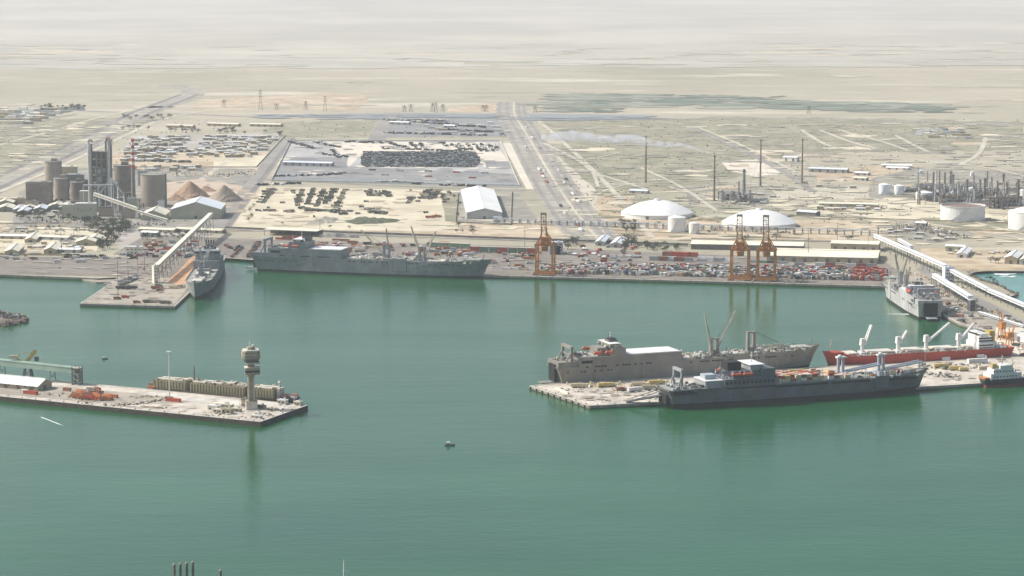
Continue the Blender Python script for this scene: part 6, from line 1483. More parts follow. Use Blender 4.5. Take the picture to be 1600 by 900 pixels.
# stacked rows of containers behind
def crow(a, b, n, keys, lab, stack_=2, L=12.2, grp='containers stacked in rows behind the quay', rows=1):
    p, q = G(*a), G(*b); d = q - p; ang = atan2(d.y, d.x); nn = V((-sin(ang), cos(ang), 0))
    for r in range(rows):
        for i in range(n):
            key = keys[rv.randrange(len(keys))]
            for k in range(stack_ if rv.random() < .7 else max(1, stack_ - 1)):
                c = p + d * (i + .5) / n + nn * 2.9 * r; o = put('shipping_container', container_mesh(key, L), (c.x, c.y, LZ + .1 + 2.7 * k), ang)
                tag(o, f'{CN[key]} container in the {lab}', 'container', grp)
crow((1036, 400), (1088, 402), 4, ('rust', 'red', 'rust'), 'red stack left of the pair of cranes', 2, rows=3)
crow((1016, 407), (1080, 409), 5, ('green', 'rust', 'white', 'grey'), 'front stack left of the pair of cranes', 2, rows=2)
crow((1090, 408), (1142, 410), 4, ('green', 'white', 'grey'), 'stack just left of the pair of cranes', 2, rows=2)
crow((1168, 410), (1230, 412), 4, ('dark', 'grey', 'green'), 'dark row between the pair of cranes and the long shed', 1, rows=2)
crow((1225, 416), (1370, 419), 9, ('white', 'grey', 'white', 'rust'), 'white row before the front long shed', 2, rows=1)
crow((938, 401), (1000, 403), 5, ('white', 'rust', 'sand'), 'row behind the middle of the container jumble', 1, rows=2)
crow((858, 417), (905, 419), 4, ('grey', 'rust', 'white'), 'row just right of the first orange crane', 1)
crow((786, 421), (838, 423), 4, ('white', 'tan', 'white'), 'long white row left of the first orange crane', 1)
crow((432, 374), (486, 376), 5, ('red', 'rust', 'red'), 'red row under the long canopy', 2)
crow((500, 370), (560, 371.5), 5, ('white', 'white', 'grey'), 'white row right of the long canopy', 2)
crow((520, 376), (545, 377), 2, ('rust',), 'brown row below the white row right of the canopy', 1)
crow((498, 384), (600, 388), 8, ('grey', 'rust', 'white', 'tan'), 'loose row behind the flight deck of the broadside ship', 1)
crow((585, 274), (790, 280.5), 6, ('red', 'white', 'grey', 'rust', 'white', 'rust'), 'far row along the front of the depot', 1, grp='containers in the depot', rows=1)
crow((560, 266), (780, 272), 5, ('red', 'grey', 'white', 'rust', 'dark'), 'back row of the depot', 1, grp='containers in the depot')
# vehicles on the quay behind the broadside ship
for i in range(150):
    x = rv.uniform(490, 842); y = rv.uniform(388, 424) if x > 700 else rv.uniform(380, 402)
    if 786 < x < 838 and y > 418: continue
    key = rv.choice(('red', 'white', 'rust', 'white', 'tan', 'orange', 'grey', 'dark')); kd = rv.choice(('box', 'car', 'box', 'trailer'))
    veh((x, y), key, kd, rv.choice((0, pi / 2, .4)) + qa, f'{CN[key]} vehicle behind the broadside ship', 'vehicles behind the broadside ship')
for i in range(26):
    x = rv.uniform(905, 1000); y = rv.uniform(386, 412); key = rv.choice(('white', 'rust', 'red', 'grey')); veh((x, y), key, 'box', rv.uniform(0, 3), f'{CN[key]} truck on the open yard behind the container jumble', 'trucks on the open yard')
# finger pier and parking lot
for i in range(105):
    u, v = rv.random(), rv.random(); x = 232 + 100 * u - 20 * v; y = 380 + 22 * v
    if x > 330 - (y - 370) * 1.2: continue
    key = rv.choice(('white', 'red', 'white', 'grey', 'tan', 'rust', 'dark')); kd = rv.choice(('car', 'box', 'car', 'trailer'))
    veh((x, y), key, kd, rv.choice((-.2, .3, 1.2)), f'{CN[key]} vehicle in the busy parking lot', 'vehicles in the parking lot', sc=1.15)
for j in range(5):
    for i in range(9):
        x = 187 + i * 3.0 + j * .6; y = 441.5 - i * 1.25 + j * 1.35; key = rv.choice(('dark', 'dark', 'olive', 'grey'))
        veh((x, y), key, 'military', 1.1, 'dark truck in tight rows on the finger pier', 'dark trucks on the finger pier', sc=.8)
for (x, y, key, kd) in ((190, 452, 'dark', 'trailer'), (197, 451, 'olive', 'trailer'), (205, 452, 'dark', 'trailer'), (245, 452, 'rust', 'trailer'), (250, 455, 'rust', 'box'), (248, 448, 'olive', 'box'), (183, 468, 'rust', 'box'), (187, 468, 'dark', 'car'), (196, 466, 'red', 'box'),
                        (214, 474, 'rust', 'box'), (232, 473, 'olive', 'trailer'), (236, 471, 'sand', 'box'), (238, 473, 'sand', 'trailer'), (258, 475, 'olive', 'trailer'), (90, 410, 'white', 'box'), (126, 410, 'white', 'trailer'), (93, 419, 'grey', 'car'), (225, 421, 'red', 'car'), (255, 442, 'white', 'car'), (272, 451, 'sand', 'trailer'), (280, 450, 'sand', 'trailer')):
    veh((x, y), key, kd, rv.uniform(-.4, .6), f'{CN[key]} {"flatbed lorry" if kd == "trailer" else "vehicle"} standing {"at the front of the finger pier" if y > 460 else "mid way on the finger pier" if x > 180 else "alone on the left quay"}', 'vehicles on the finger pier')
for i in range(42):
    x = rv.uniform(0, 245); y = rv.uniform(400, 406); key = rv.choice(('dark', 'white', 'rust', 'dark', 'grey')); veh((x, y), key, rv.choice(('car', 'box')), rv.uniform(-.2, .2), f'{CN[key]} vehicle along the back of the left quay', 'vehicles along the left quay')
flat_block('quay_office', 'cream two storey office with a flat roof behind the left quay', (210, 396), 20, 12, 8.5, 'cream_roof', 'roof_white'); flat_block('quay_hut', 'low white hut left of the cream office', (192, 399), 10, 6, 3.5, 'white_paint', 'roof_white'); flat_block('quay_hut', 'low white hut right of the cream office', (221, 399.5), 10, 6, 4, 'white_paint', 'roof_white')
flat_block('quay_hut', 'white roofed hut above the line of vehicles on the left quay', (136, 402), 18, 6, 3, 'wall_dark', 'roof_white')
# apron left of broadside ship: rows of dark trucks
for (x0, y0, x1, y1, n) in ((378, 388, 362, 402, 8), (373, 386, 368, 392, 4), (402, 380, 386, 402, 12), (406, 380, 390, 402, 12), (353, 384, 362, 389, 6)):
    for i in range(n):
        t_ = i / max(1, n - 1); veh((x0 + (x1 - x0) * t_ + rv.uniform(-1, 1), y0 + (y1 - y0) * t_), rv.choice(('dark', 'olive', 'dark', 'rust')), 'military', rv.uniform(1.2, 1.6), 'dark truck left of the broadside ship', 'dark trucks left of the broadside ship')
# laydown yard: columns of military vehicles
cols2 = [(472, 298, 464, 322, 14), (490, 296, 480, 320, 14), (506, 297, 495, 323, 15), (523, 298, 508, 319, 13), (538, 298, 525, 325, 14), (427, 296, 411, 318, 11), (419, 297, 404, 317, 6), (571, 300, 592, 300, 8), (572, 303, 592, 303, 8), (574, 306, 592, 306, 7), (596, 302, 607, 308, 6), (600, 300, 610, 307, 6),
         (668, 298, 660, 311, 6), (676, 298, 671, 312, 8), (684, 299, 678, 311, 8), (643, 311, 638, 318, 6), (467, 326, 540, 334, 22), (478, 330, 548, 331, 18), (402, 330, 428, 330, 6), (574, 328, 602, 333, 14), (576, 332, 600, 335, 12), (450, 332, 455, 330, 4)]
cnt = 0
cols2.sort(key=lambda c_: c_[0] + c_[2])
ORD = 'first second third fourth fifth sixth seventh eighth ninth tenth eleventh twelfth thirteenth fourteenth fifteenth sixteenth seventeenth eighteenth nineteenth twentieth 21st 22nd 23rd'.split()
for ci, (x0, y0, x1, y1, n) in enumerate(cols2):
    for i in range(n):
        if cnt >= 270: break
        t_ = i / max(1, n - 1); ang = atan2(G(x1, y1).y - G(x0, y0).y, G(x1, y1).x - G(x0, y0).x); key = rv.choice(('dark', 'olive', 'dark', 'olive', 'sand')); cnt += 1
        kd = 'military' if rv.random() < .85 else 'trailer'
        veh((x0 + (x1 - x0) * t_ + rv.uniform(-1.2, 1.2), y0 + (y1 - y0) * t_ + rv.uniform(-.4, .4)), key, kd, ang + (pi / 2 if abs(x1 - x0) < 25 else rv.uniform(0, 3)) + rv.uniform(-.2, .2), f'{CN[key]} military vehicle, {ORD[ci]} row from left, laydown yard', 'military vehicles on the laydown yard', sc=1.0)
for i in range(26):
    x = rv.uniform(400, 700); y = rv.uniform(296, 342); key = rv.choice(('dark', 'rust', 'olive')); veh((x, y), key, 'military', rv.uniform(0, 3), f'{CN[key]} stray vehicle on the pale laydown yard', 'stray vehicles on the laydown yard')
for k, (x, y) in enumerate(((672, 341), (682, 340), (453, 332), (536, 336))): veh((x, y), ('red', 'rust', 'rust', 'dark')[k], 'trailer', .2, ('red', 'rust brown', 'brown', 'dark')[k] + ' lorry at the lower edge of the pale laydown yard', 'lorries on the laydown yard')
# nets / dark stores heaps
for k, poly in enumerate(([(535, 347), (560, 339), (628, 343), (622, 347), (590, 350), (552, 351)], [(478, 349), (510, 338), (534, 342), (526, 348), (500, 350)], [(572, 333), (590, 326), (600, 331), (596, 335)])):
    q_ = rough_poly(poly, 1.6, 6, 300 + k); P = [G(*p) for p in q_]; c = sum(P, V((0, 0, 0))) / len(P); mb = MB(); n = len(P); vs = [(p.x, p.y, LZ) for p in P] + [(c.x + (p.x - c.x) * .6, c.y + (p.y - c.y) * .6, LZ + 2.4 + .8 * sin(i * 1.7)) for i, p in enumerate(P)] + [(c.x, c.y, LZ + 2.8)]
    mb.add(vs, [(i, (i + 1) % n, n + (i + 1) % n, n + i) for i in range(n)] + [(n + i, n + (i + 1) % n, 2 * n) for i in range(n)]); tag(mb.build('covered_stores', ('leaf_olive', 'grey_earth', 'grey_earth')[k], ), ('long dark green heap of covered stores below the laydown yard', 'brownish low heap left of the long dark one', 'small brownish heap among the vehicles on the yard')[k], 'stores heap')
# depot: parked mass of equipment (beyond counting) and rows round it
mb = MB(); mb2 = MB()
poly = [(572, 240), (600, 237), (735, 238), (748, 248), (740, 262), (600, 259), (566, 255)]
for i in range(2300):
    y = 238 + 23 * rv.random(); f = (y - 238) / 24; x = rv.uniform(570 - 4 * sin(f * 3), 740 + 9 * sin(f * 3)); g = G(x, y); (mb if rv.random() < .75 else mb2).box(g.x, g.y, LZ + .3, rv.uniform(4, 8), 2.6, rv.uniform(1.6, 2.8), rv.choice((0, .1, 1.5)))
tag(mb.build('massed_equipment', 'c_dark'), kind='stuff'); tag(mb2.build('massed_equipment', 'c_grey'), kind='stuff')
mb = MB(); mb2 = MB()
for (x0, y0, x1, y1, n) in ((705, 226, 720, 235, 14), (718, 226, 728, 236, 12), (730, 226, 738, 236, 12), (742, 226, 752, 238, 14), (752, 226, 762, 238, 14), (762, 226, 772, 237, 14), (772, 227, 778, 236, 10), (640, 224, 650, 231, 10), (655, 225, 662, 232, 8), (604, 223, 632, 231, 34), (690, 224, 700, 230, 10), (600, 233, 730, 237, 40), (494, 240, 546, 246, 26), (452, 222, 490, 232, 40), (490, 222, 530, 231, 26), (537, 222, 600, 224, 34), (520, 236, 530, 248, 12), (430, 277, 540, 272, 34), (590, 285, 660, 288, 30), (690, 290, 760, 292, 22), (400, 290, 470, 287, 22), (600, 188, 700, 190, 50), (600, 208, 760, 212, 90), (640, 190, 760, 200, 60), (700, 203, 770, 207, 40), (196, 236, 300, 238, 60), (225, 252, 300, 254, 30)):
    for i in range(n):
        t_ = i / n; g = G(x0 + (x1 - x0) * t_ + rv.uniform(-2, 2), y0 + (y1 - y0) * t_ + rv.uniform(-.8, .8)); (mb if rv.random() < .75 else mb2).box(g.x, g.y, LZ + .4, rv.uniform(4, 10), 3, rv.uniform(2, 3.4), rv.uniform(-.3, .3) + rv.choice((0, 1.5)))
tag(mb.build('far_parked_equipment', 'c_dark'), kind='stuff'); tag(mb2.build('far_parked_equipment', 'c_white'), kind='stuff')

# ---- housing districts
hm_ = []
for k, (w, d_, h, wl_, rf) in enumerate(((14, 11, 5, 'wall_tan', 'roof_white'), (18, 10, 4.5, 'wall_grey', 'roof_white'), (12, 12, 7, 'wall_tan', 'cream_roof'), (26, 12, 5, 'wall_tan', 'roof_bluewhite'), (16, 10, 6, 'silo_tan', 'cream_roof'), (11, 9, 4, 'white_paint', 'deck_green'))):
    a = MB(); a.box(0, 0, 0, w, d_, h); b = MB(); b.box(0, 0, h + .003, w + .8, d_ + .8, .5); b.box(w * .2, 0, h + .5, w * .2, d_ * .3, 1.2); c = MB()
    for i in range(3): c.box(-w * .3 + w * .3 * i, -d_ / 2, h * .4, w * .12, .3, h * .3)
    hm_.append(mmesh('house', [(a, wl_), (b, rf), (c, 'glass_dark')]))
def houses(poly, nu, nv, lab, grp, keep=.85, sc=1.0, jit=.2, far=False):
    fm_ = {}
    (ax, ay), (bx_, by), (cx_, cy_), (dx, dy) = poly; A, B, C, D = G(ax, ay), G(bx_, by), G(cx_, cy_), G(dx, dy); ang = atan2((B - A).y, (B - A).x); nms = ('front row', 'lower middle', 'middle', 'upper middle', 'back row')
    for j in range(nv):
        for i in range(nu):
            if rv.random() > keep: continue
            u = (i + .5 + rv.uniform(-jit, jit)) / nu; v = (j + .5 + rv.uniform(-jit, jit)) / nv; p = A.lerp(B, u).lerp(D.lerp(C, u), v); me = rv.choice(hm_)
            if far: fm_.setdefault(rv.choice(('roof_white', 'cream_roof', 'wall_tan', 'wall_grey')), MB()).box(p.x, p.y, LZ, sc * rv.uniform(9, 22), sc * rv.uniform(8, 12), sc * rv.uniform(4, 6), ang); continue
            o = put('house', me, (p.x, p.y, LZ), ang + rv.choice((0, 0, pi / 2)), (sc * rv.uniform(.7, 1.2),) * 2 + (sc,)); roofc = me.materials[1].name
            nm = {'roof_white': 'white', 'cream_roof': 'cream', 'roof_bluewhite': 'bluish white', 'deck_green': 'grey'}[roofc]
            tag(o, f'{nm} roofed house, {"left" if u < .5 else "right"} {nms[min(4, int(v * 5))]}, {lab}', 'house', grp)
    for m_, q_ in fm_.items(): tag(q_.build('far_settlement', m_), kind='stuff')
houses([(188, 254), (262, 254), (300, 214), (215, 214)], 10, 9, 'housing district beside the striped chimney', 'houses beside the striped chimney', .85, .95)
houses([(290, 248), (404, 247), (436, 215), (322, 214)], 13, 10, 'barrack rows left of the depot', 'barracks left of the depot', .7, .9)
houses([(176, 268), (330, 270), (330, 262), (180, 260)], 12, 2, 'strip behind the stockpiles', 'buildings behind the stockpiles', .6, 1)
houses([(-20, 196), (45, 196), (110, 172), (-20, 170)], 8, 6, 'far settlement left of the highway', 'far settlement houses', .8, 1.3, far=True)
houses([(1420, 218), (1520, 220), (1510, 202), (1430, 202)], 11, 4, 'far camp at the right', 'far camp buildings', .7, 1, far=True)
houses([(1275, 330), (1375, 332), (1372, 318), (1285, 316)], 8, 3, 'works left of the wide tank', 'works left of the wide tank', .55, .7)
houses([(1385, 378), (1480, 380), (1500, 362), (1390, 350)], 9, 4, 'scrap plot behind the conveyor', 'huts on the scrap plot', .6, .55, .4)
houses([(1100, 322), (1225, 326), (1215, 305), (1120, 300)], 9, 3, 'small refinery left of the tall stacks', 'buildings of the small refinery', .5, .6, .4)
houses([(1370, 312), (1470, 314), (1470, 285), (1380, 285)], 7, 3, 'left side of the refinery', 'buildings of the refinery', .5, .6, .4)
houses([(1500, 312), (1600, 314), (1610, 285), (1510, 285)], 8, 3, 'right side of the refinery', 'buildings in the refinery', .6, .6, .4)
houses([(20, 372), (150, 374), (150, 358), (30, 356)], 9, 3, 'sandy plot left of the port road', 'huts left of the port road', .45, .5, .45)
houses([(40, 392), (140, 393), (130, 382), (40, 380)], 8, 2, 'shed group on the left shore', 'huts among the left shore sheds', .6, .5, .45)
houses([(205, 392), (280, 392), (300, 376), (240, 376)], 6, 3, 'parking lot behind the finger pier', 'huts around the parking lot', .4, .5, .45)
houses([(1480, 400), (1600, 408), (1600, 396), (1490, 392)], 7, 2, 'outer shore at the right', 'huts on the outer shore', .4, .45, .45)
houses([(610, 212), (800, 213), (795, 190), (612, 188)], 14, 4, 'far bluish works behind the depot', 'far works buildings', .3, .9, .4, far=True)
houses([(860, 400), (930, 402), (930, 390), (868, 388)], 6, 2, 'yard right of the first orange crane', 'huts right of the first crane', .5, .5, .4)
houses([(1250, 300), (1360, 302), (1360, 262), (1260, 262)], 7, 4, 'plain before the refinery', 'huts on the bare plain', .3, .6, .45)
houses([(30, 336), (115, 334), (112, 322), (40, 324)], 8, 3, 'foot of the cement works', 'huts at the foot of the cement works', .6, .6, .4)

# ---- what stands on the mole
mrz = atan2((mole[2] - mole[1]).y, (mole[2] - mole[1]).x)
for k, (x, y, kd, key) in enumerate(((120, 622, 'fire', 'orange'), (127, 616.5, 'fire', 'orange'), (132, 625, 'fire', 'orange'), (138, 619.5, 'fire', 'rust'), (144, 625.5, 'fire', 'red'), (152, 621, 'fire', 'orange'), (147, 616, 'military', 'rust'), (133, 613, 'military', 'sand'), (155, 615, 'military', 'rust'), (170, 624, 'fire', 'orange'), (164, 626, 'fire', 'orange'), (118, 615, 'military', 'sand'), (126, 612, 'military', 'tan'), (152, 610, 'military', 'rust'), (142, 610, 'military', 'tan'))):
    o = veh((x, y), key, kd, mrz + (.15, -.3, .6, 0)[k % 4], ('leftmost', 'second', 'third', 'fourth', 'fifth', 'sixth', 'seventh', 'eighth', 'ninth', 'rightmost', 'tenth', 'eleventh', 'twelfth', 'thirteenth', 'fourteenth')[k] + f' {CN[key]} vehicle in the cluster on the mole', 'orange and tan vehicles clustered on the mole', 'parked_truck', MZ, 1.05); o['category'] = 'truck'
for k, (x, y, key, L, lab) in enumerate(((48, 616, 'red', 12.2, 'red container beside the white roofed mole shed'), (38, 614, 'white', 6.1, 'small white container beside the white roofed mole shed'), (173, 621, 'orange', 12.2, 'orange container right of the vehicle cluster on the mole'), (271, 627.5, 'red', 12.2, 'red container at the foot of the white light mast'), (264, 625, 'olive', 6.1, 'small dark container at the foot of the white light mast'), (105, 611, 'rust', 6.1, 'small brown container left of the vehicle cluster on the mole'))):
    cont((x, y), key, mrz, lab, 'containers on the mole', MZ, 1.15, L=L)
for k, (x, y, dx, dy, H, m, rf, lab) in enumerate(((335, 641, 10, 6, 4, 'tower_light', 'roof_white', 'small cream hut with a white roof, leftmost of the huts by the tower'), (348, 639.5, 19, 6, 4.6, 'wall_tan', 'cream_roof', 'long cream hut in the middle left of the tower'), (342, 645, 9, 5, 3, 'tower_light', 'cream_roof', 'low cream hut nearest the front edge of the mole'), (355, 645.5, 10, 5, 3.6, 'wall_tan', 'wall_tan', 'tan hut at the front, just left of the tower'),
      (369, 643, 9, 4, 2.6, 'wall_tan', 'cream_roof', 'low tan box between the huts and the tower'), (442, 631, 8, 5, 3.4, 'tower_light', 'roof_white', 'small white cube hut right of the tower, near the vessel bow'), (466, 633, 6, 5, 3, 'tower_light', 'cream_roof', 'low pale block near the end corner of the mole'), (401, 653, 9, 4, 2, 'tower_light', 'roof_white', 'low white slab near the front corner of the mole'), (408, 638, 8, 4, 2.4, 'wall_tan', 'wall_dark', 'dark low box just right of the tower'),
      (382, 635, 4, 4, 6, 'wall_tan', 'wall_dark', 'narrow tan kiosk just left of the tower base'))):
    flat_block('mole_hut', lab, (x, y), dx, dy, H, m, rf, mrz, MZ)
def debris(name, pts, n, z, mats, seed, spread=2.5, hm=1.4):
    rr = random.Random(seed); g = {}; P = [G(*p, z) for p in pts]
    for i in range(n):
        k = rr.randrange(len(P) - 1); p = P[k].lerp(P[k + 1], rr.random()); g.setdefault(rr.choice(mats), MB()).box(p.x + rr.uniform(-1, 1) * spread, p.y + rr.uniform(-1, 1) * spread * 2, z, rr.uniform(.6, 3), rr.uniform(.6, 2), rr.uniform(.3, hm), rr.uniform(0, 3))
    for m, mb in g.items(): tag(mb.build(name, m), kind='stuff')
debris('loose_gear', [(160, 634), (200, 632), (222, 630), (258, 625)], 110, MZ, ['wall_tan', 'boom_buff', 'tower_light', 'barge_dark'], 1, 2.2, 1.5); debris('loose_gear', [(220, 635), (258, 638)], 36, MZ, ['wall_tan', 'barge_dark'], 2, 1.2, .9)
debris('loose_gear', [(205, 621), (225, 620), (252, 620)], 30, MZ, ['wall_tan', 'boom_buff'], 3, 2.5, 1.1); debris('loose_gear', [(320, 645), (400, 650), (440, 636)], 70, MZ, ['wall_tan', 'boom_buff', 'tower_light', 'barge_dark'], 4, 6, 1.3); debris('loose_gear', [(60, 616), (110, 618), (140, 630)], 40, MZ, ['wall_tan', 'barge_dark', 'tower_light'], 5, 5, 1.2)
bol = MB(); bol.cyl(0, 0, 0, .55, .9, 8, .4); bol.cyl(0, 0, .9, .75, .3, 8, .6); bol = bol.mesh('mooring_bollard', 'steel_dark')
def bollards(a, b, n, z, lab, grp, inset=1.8):
    p, q = G(*a, z), G(*b, z); d = (q - p); nn = V((-d.y, d.x, 0)).normalized() * inset
    for i in range(n):
        c = p + d * (i + .5) / n + nn; o = put('mooring_bollard', bol, (c.x, c.y, z)); tag(o, lab, 'bollard', grp)
bollards((0, 619.5), (407, 659.5), 18, MZ, 'dark bollard along the front edge of the mole', 'bollards on the mole'); bollards((407, 659.5), (481, 633.5), 5, MZ, 'dark bollard on the end edge of the mole', 'bollards on the mole')
bollards((827, 603), (921, 634.5), 6, LZ, 'dark bollard on the oblique head of the right pier', 'bollards on the right pier'); bollards((921, 634.5), (1240, 617), 12, LZ, 'dark bollard on the front edge of the right pier', 'bollards on the right pier'); bollards((757, 430.5), (1386, 447.5), 26, LZ, 'dark bollard along the container quay edge', 'bollards on the container quay')
bollards((125, 474.5), (273, 479), 8, LZ, 'dark bollard on the front edge of the finger pier', 'bollards on the finger pier')
# hole in the mole wall: tyre fenders
fm = MB(); fm.cyl(0, 0, 0, .9, .5, 10); fm = fm.mesh('tyre_fender', 'opening_dark')
# ---- what stands on the right pier
prz = atan2((G(1240, 617) - G(921, 634.5)).y, (G(1240, 617) - G(921, 634.5)).x)
mb = MB(); c, L, a = LINE((868, 608), (888, 616)); o = MB().box(0, 0, 0, L, 1.6, 2.0).build('barrier_wall', 'cream_roof', None, c, a); tag(o, 'tan low wall near the head of the right pier', 'barrier')
debris('pier_stores', [(890, 603), (968, 601)], 150, LZ, ['cream_roof', 'wall_tan', 'tower_light', 'c_yellow', 'barge_dark'], 11, 5, 2.2); debris('pier_stores', [(988, 602), (1040, 598)], 90, LZ, ['cream_roof', 'wall_tan', 'c_yellow', 'tower_light'], 12, 5, 2.2)
debris('pier_stores', [(870, 610), (960, 612), (1000, 608)], 60, LZ, ['tower_light', 'wall_tan', 'barge_dark'], 13, 5, 1.2); debris('pier_stores', [(1450, 583), (1496, 590)], 50, LZ, ['tower_light', 'steel_dark', 'olive_scrub'], 14, 6, 1.5); debris('pier_stores', [(1430, 575), (1530, 572)], 90, LZ, ['wall_tan', 'steel_dark', 'tower_light', 'boom_buff'], 15, 7, 2)
debris('pier_stores', [(1540, 552), (1600, 548), (1620, 530)], 80, LZ, ['wall_tan', 'rust_orange', 'tower_light', 'boom_buff'], 16, 8, 2); debris('pier_stores', [(1000, 612), (1040, 606)], 26, LZ, ['tower_light', 'gallery_green', 'steel_dark'], 17, 5, 2); debris('pier_stores', [(930, 628), (1030, 622)], 22, LZ, ['steel_dark', 'tower_light'], 18, 3, .8)
for k, (x, y, kd, key, lab) in enumerate(((905, 606, 'trailer', 'tan', 'tan lorry among the stores on the right pier'), (946, 605, 'trailer', 'yellow', 'yellow lorry among the stores on the right pier'), (970, 611, 'box', 'rust', 'rust brown truck in the middle of the right pier'), (1000, 604, 'trailer', 'tan', 'tan lorry beside the brownish grey ship'), (1025, 601, 'trailer', 'yellow', 'yellow lorry beside the brownish grey ship'),
      (992, 612, 'trailer', 'white', 'white lorry on the right pier near the nearest ship stern'), (1016, 609, 'trailer', 'sand', 'sand coloured lorry near the nearest ship stern'), (1470, 575, 'trailer', 'yellow', 'yellow lorry behind the bow of the nearest ship'), (1480, 577, 'box', 'olive', 'olive truck between two yellow ones behind the nearest bow'), (1495, 579, 'trailer', 'yellow', 'second yellow lorry behind the nearest bow'), (1506, 580, 'box', 'yellow', 'yellow truck left of the white container on the pier'),
      (1452, 586, 'car', 'grey', 'grey car on the pale pier edge behind the nearest bow'), (1485, 590, 'car', 'dark', 'dark car on the pale pier edge behind the nearest bow'), (1462, 560, 'box', 'grey', 'grey truck standing against the red hull'), (1486, 561, 'box', 'sand', 'sand coloured truck standing against the red hull'), (1534, 560, 'box', 'white', 'white truck beside the white container'))):
    veh((x, y), key, kd, prz + (k % 3 - 1) * .3, lab, None, sc=1.1)
for (x, y, key, L, sc, lab) in ((1527, 567, 'white', 12.2, 1.6, 'large white container right of the yellow trucks'), (1478, 563, 'white', 6.1, 1.2, 'small white container below the red hull'), (1440, 572, 'grey', 6.1, 1.2, 'small grey container just behind the nearest bow'), (1540, 577, 'tan', 12.2, 1.2, 'tan container beside the coaster')):
    cont((x, y), key, prz, lab, None, sc=sc, L=L)
# ore terminal clutter
for i in range(40):
    x = rv.uniform(1440, 1600); y = 440 + (x - 1440) * .55 + rv.uniform(10, 34); key = rv.choice(('white', 'rust', 'tan', 'dark', 'grey')); veh((x, y), key, rv.choice(('car', 'box')), rv.uniform(0, 3), f'{CN[key]} vehicle beside the white conveyors', 'vehicles on the ore terminal')
debris('ore_terminal_clutter', [(1500, 477), (1560, 490), (1600, 510)], 150, LZ, ['wall_tan', 'c_olive', 'steel_dark', 'c_yellow', 'tower_light'], 20, 6, 2.6); debris('ore_terminal_clutter', [(1425, 425), (1480, 460), (1520, 470)], 110, LZ, ['wall_tan', 'steel_dark', 'rust_orange', 'tower_light'], 21, 8, 2.6)
debris('ore_terminal_clutter', [(1500, 445), (1560, 460), (1600, 480)], 90, LZ, ['wall_tan', 'c_olive', 'steel_dark'], 22, 8, 2); debris('scrap_heap', [(1390, 362), (1440, 356), (1500, 372)], 260, LZ, ['works_brown', 'silo_tan', 'steel_dark', 'tower_light'], 23, 16, 4); debris('scrap_heap', [(1290, 318), (1380, 326)], 120, LZ, ['works_brown', 'silo_tan', 'tower_light'], 24, 14, 3)
debris('works_clutter', [(40, 346), (160, 348), (260, 352)], 160, LZ, ['works_brown', 'silo_tan', 'tower_light', 'steel_dark'], 25, 10, 3); debris('works_clutter', [(60, 318), (130, 325), (220, 335)], 200, LZ, ['works_brown', 'silo_tan', 'concrete_frame', 'steel_dark'], 26, 14, 6)
debris('works_machinery', [(140, 318), (180, 322), (215, 326)], 120, LZ, ['works_brown', 'concrete_frame', 'steel_pale', 'steel_dark'], 31, 12, 20); debris('works_machinery', [(50, 306), (110, 306), (140, 302)], 70, LZ, ['works_brown', 'silo_tan', 'concrete_frame'], 32, 10, 16); debris('refinery_pipework', [(1440, 312), (1500, 318), (1600, 320)], 500, LZ, ['refinery_grey', 'refinery_rust', 'steel_pale', 'steel_dark'], 33, 10, 9); debris('refinery_pipework', [(1440, 296), (1520, 300), (1600, 302)], 300, LZ, ['refinery_grey', 'refinery_rust', 'steel_pale', 'white_paint'], 34, 12, 6)
debris('town_clutter', [(10, 362), (80, 368), (160, 380)], 180, LZ, ['tower_light', 'wall_tan', 'steel_dark', 'roof_white'], 27, 14, 2.5); debris('plain_clutter', [(260, 270), (340, 276), (390, 270)], 120, LZ, ['works_brown', 'wall_tan', 'steel_dark', 'roof_white'], 28, 16, 3)
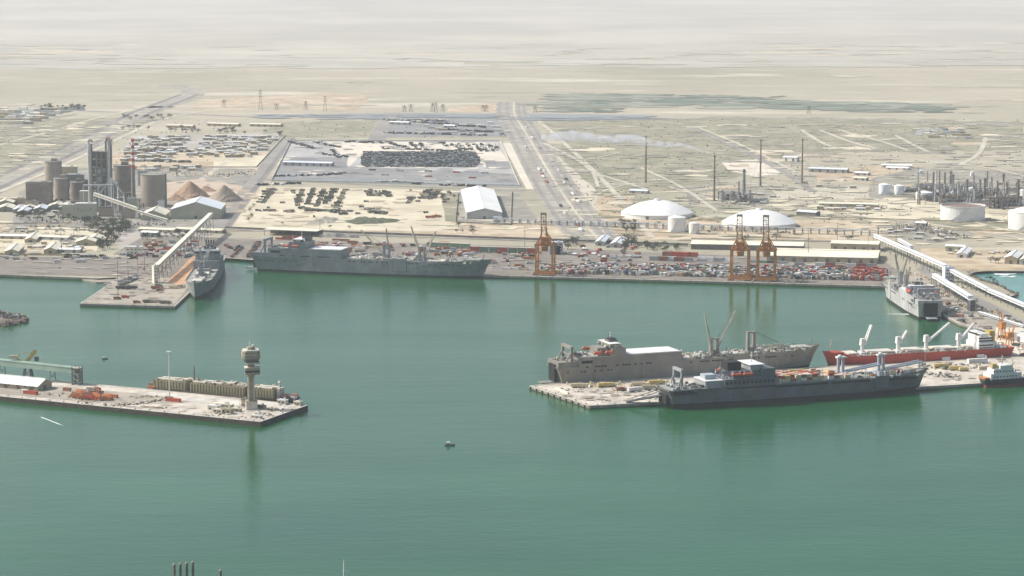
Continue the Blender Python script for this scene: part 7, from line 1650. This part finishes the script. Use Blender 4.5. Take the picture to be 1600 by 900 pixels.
# highway traffic
for i in range(34):
    t_ = rv.random(); y = 195 + 170 * t_; x = 808 + (925 - 808) * ((y - 195) / 180) + rv.choice((-18, -8, 20, 28)) * (.4 + .6 * t_); key = rv.choice(('white', 'dark', 'white', 'rust'))
    veh((x, y), key, rv.choice(('trailer', 'car', 'box')), -1.3, f'{CN[key]} vehicle on the highway right of the depot', 'traffic on the broad highway', name='moving_vehicle', sc=1.1)

# ================================================================== LABELS: tell look-alikes apart by where they stand
def sharpen_labels():
    ordn = ['leftmost', 'second from left', 'third from left', 'fourth from left', 'fifth from left', 'sixth from left', 'seventh from left', 'eighth from left', 'ninth from left', 'tenth from left', 'eleventh from left', 'twelfth from left']
    def sets():
        d = {}
        for o in scene.objects:
            if o.parent is None and o.get('label'): d.setdefault(o['label'], []).append(o)
        return [v for v in d.values() if len(v) > 1]
    fit = lambda s_, extra: len((s_ + ' ' + extra).replace(',', ' ').split()) <= 16
    for v in sets():                                   # nearer and farther thirds first
        if len(v) <= 6 or not fit(v[0]['label'], 'nearest rows, second from left'): continue
        v.sort(key=lambda o: o.location.y); n = len(v)
        for i, o in enumerate(v): o['label'] = o['label'] + ', ' + ('nearest', 'middle', 'farthest')[min(2, i * 3 // n)] + ' rows'
    for v in sets():
        if len(v) > 12 or not fit(v[0]['label'], 'second from left'): continue
        v.sort(key=lambda o: o.location.x / o.location.y)
        for i, o in enumerate(v): o['label'] = o['label'] + ', ' + ('rightmost' if i == len(v) - 1 else ordn[i])
sharpen_labels()

# ================================================================== HAZE
hz = MB(); hz.box(0, 30000, -4, 62000, 64000, CAM_H + 4 + 6)
hm = bpy.data.materials.new('haze_air'); hm.use_nodes = True
hn = hm.node_tree; hn.nodes.remove(hn.nodes['Principled BSDF'])
pv = hn.nodes.new('ShaderNodeVolumePrincipled'); pv.inputs['Density'].default_value = HAZE_D
pv.inputs['Color'].default_value = (.89, .945, 1.0, 1); pv.inputs['Anisotropy'].default_value = .1
hn.links.new(pv.outputs[0], hn.nodes['Material Output'].inputs['Volume'])
M['haze_air'] = hm
tag(hz.build('haze', 'haze_air'), kind='stuff')
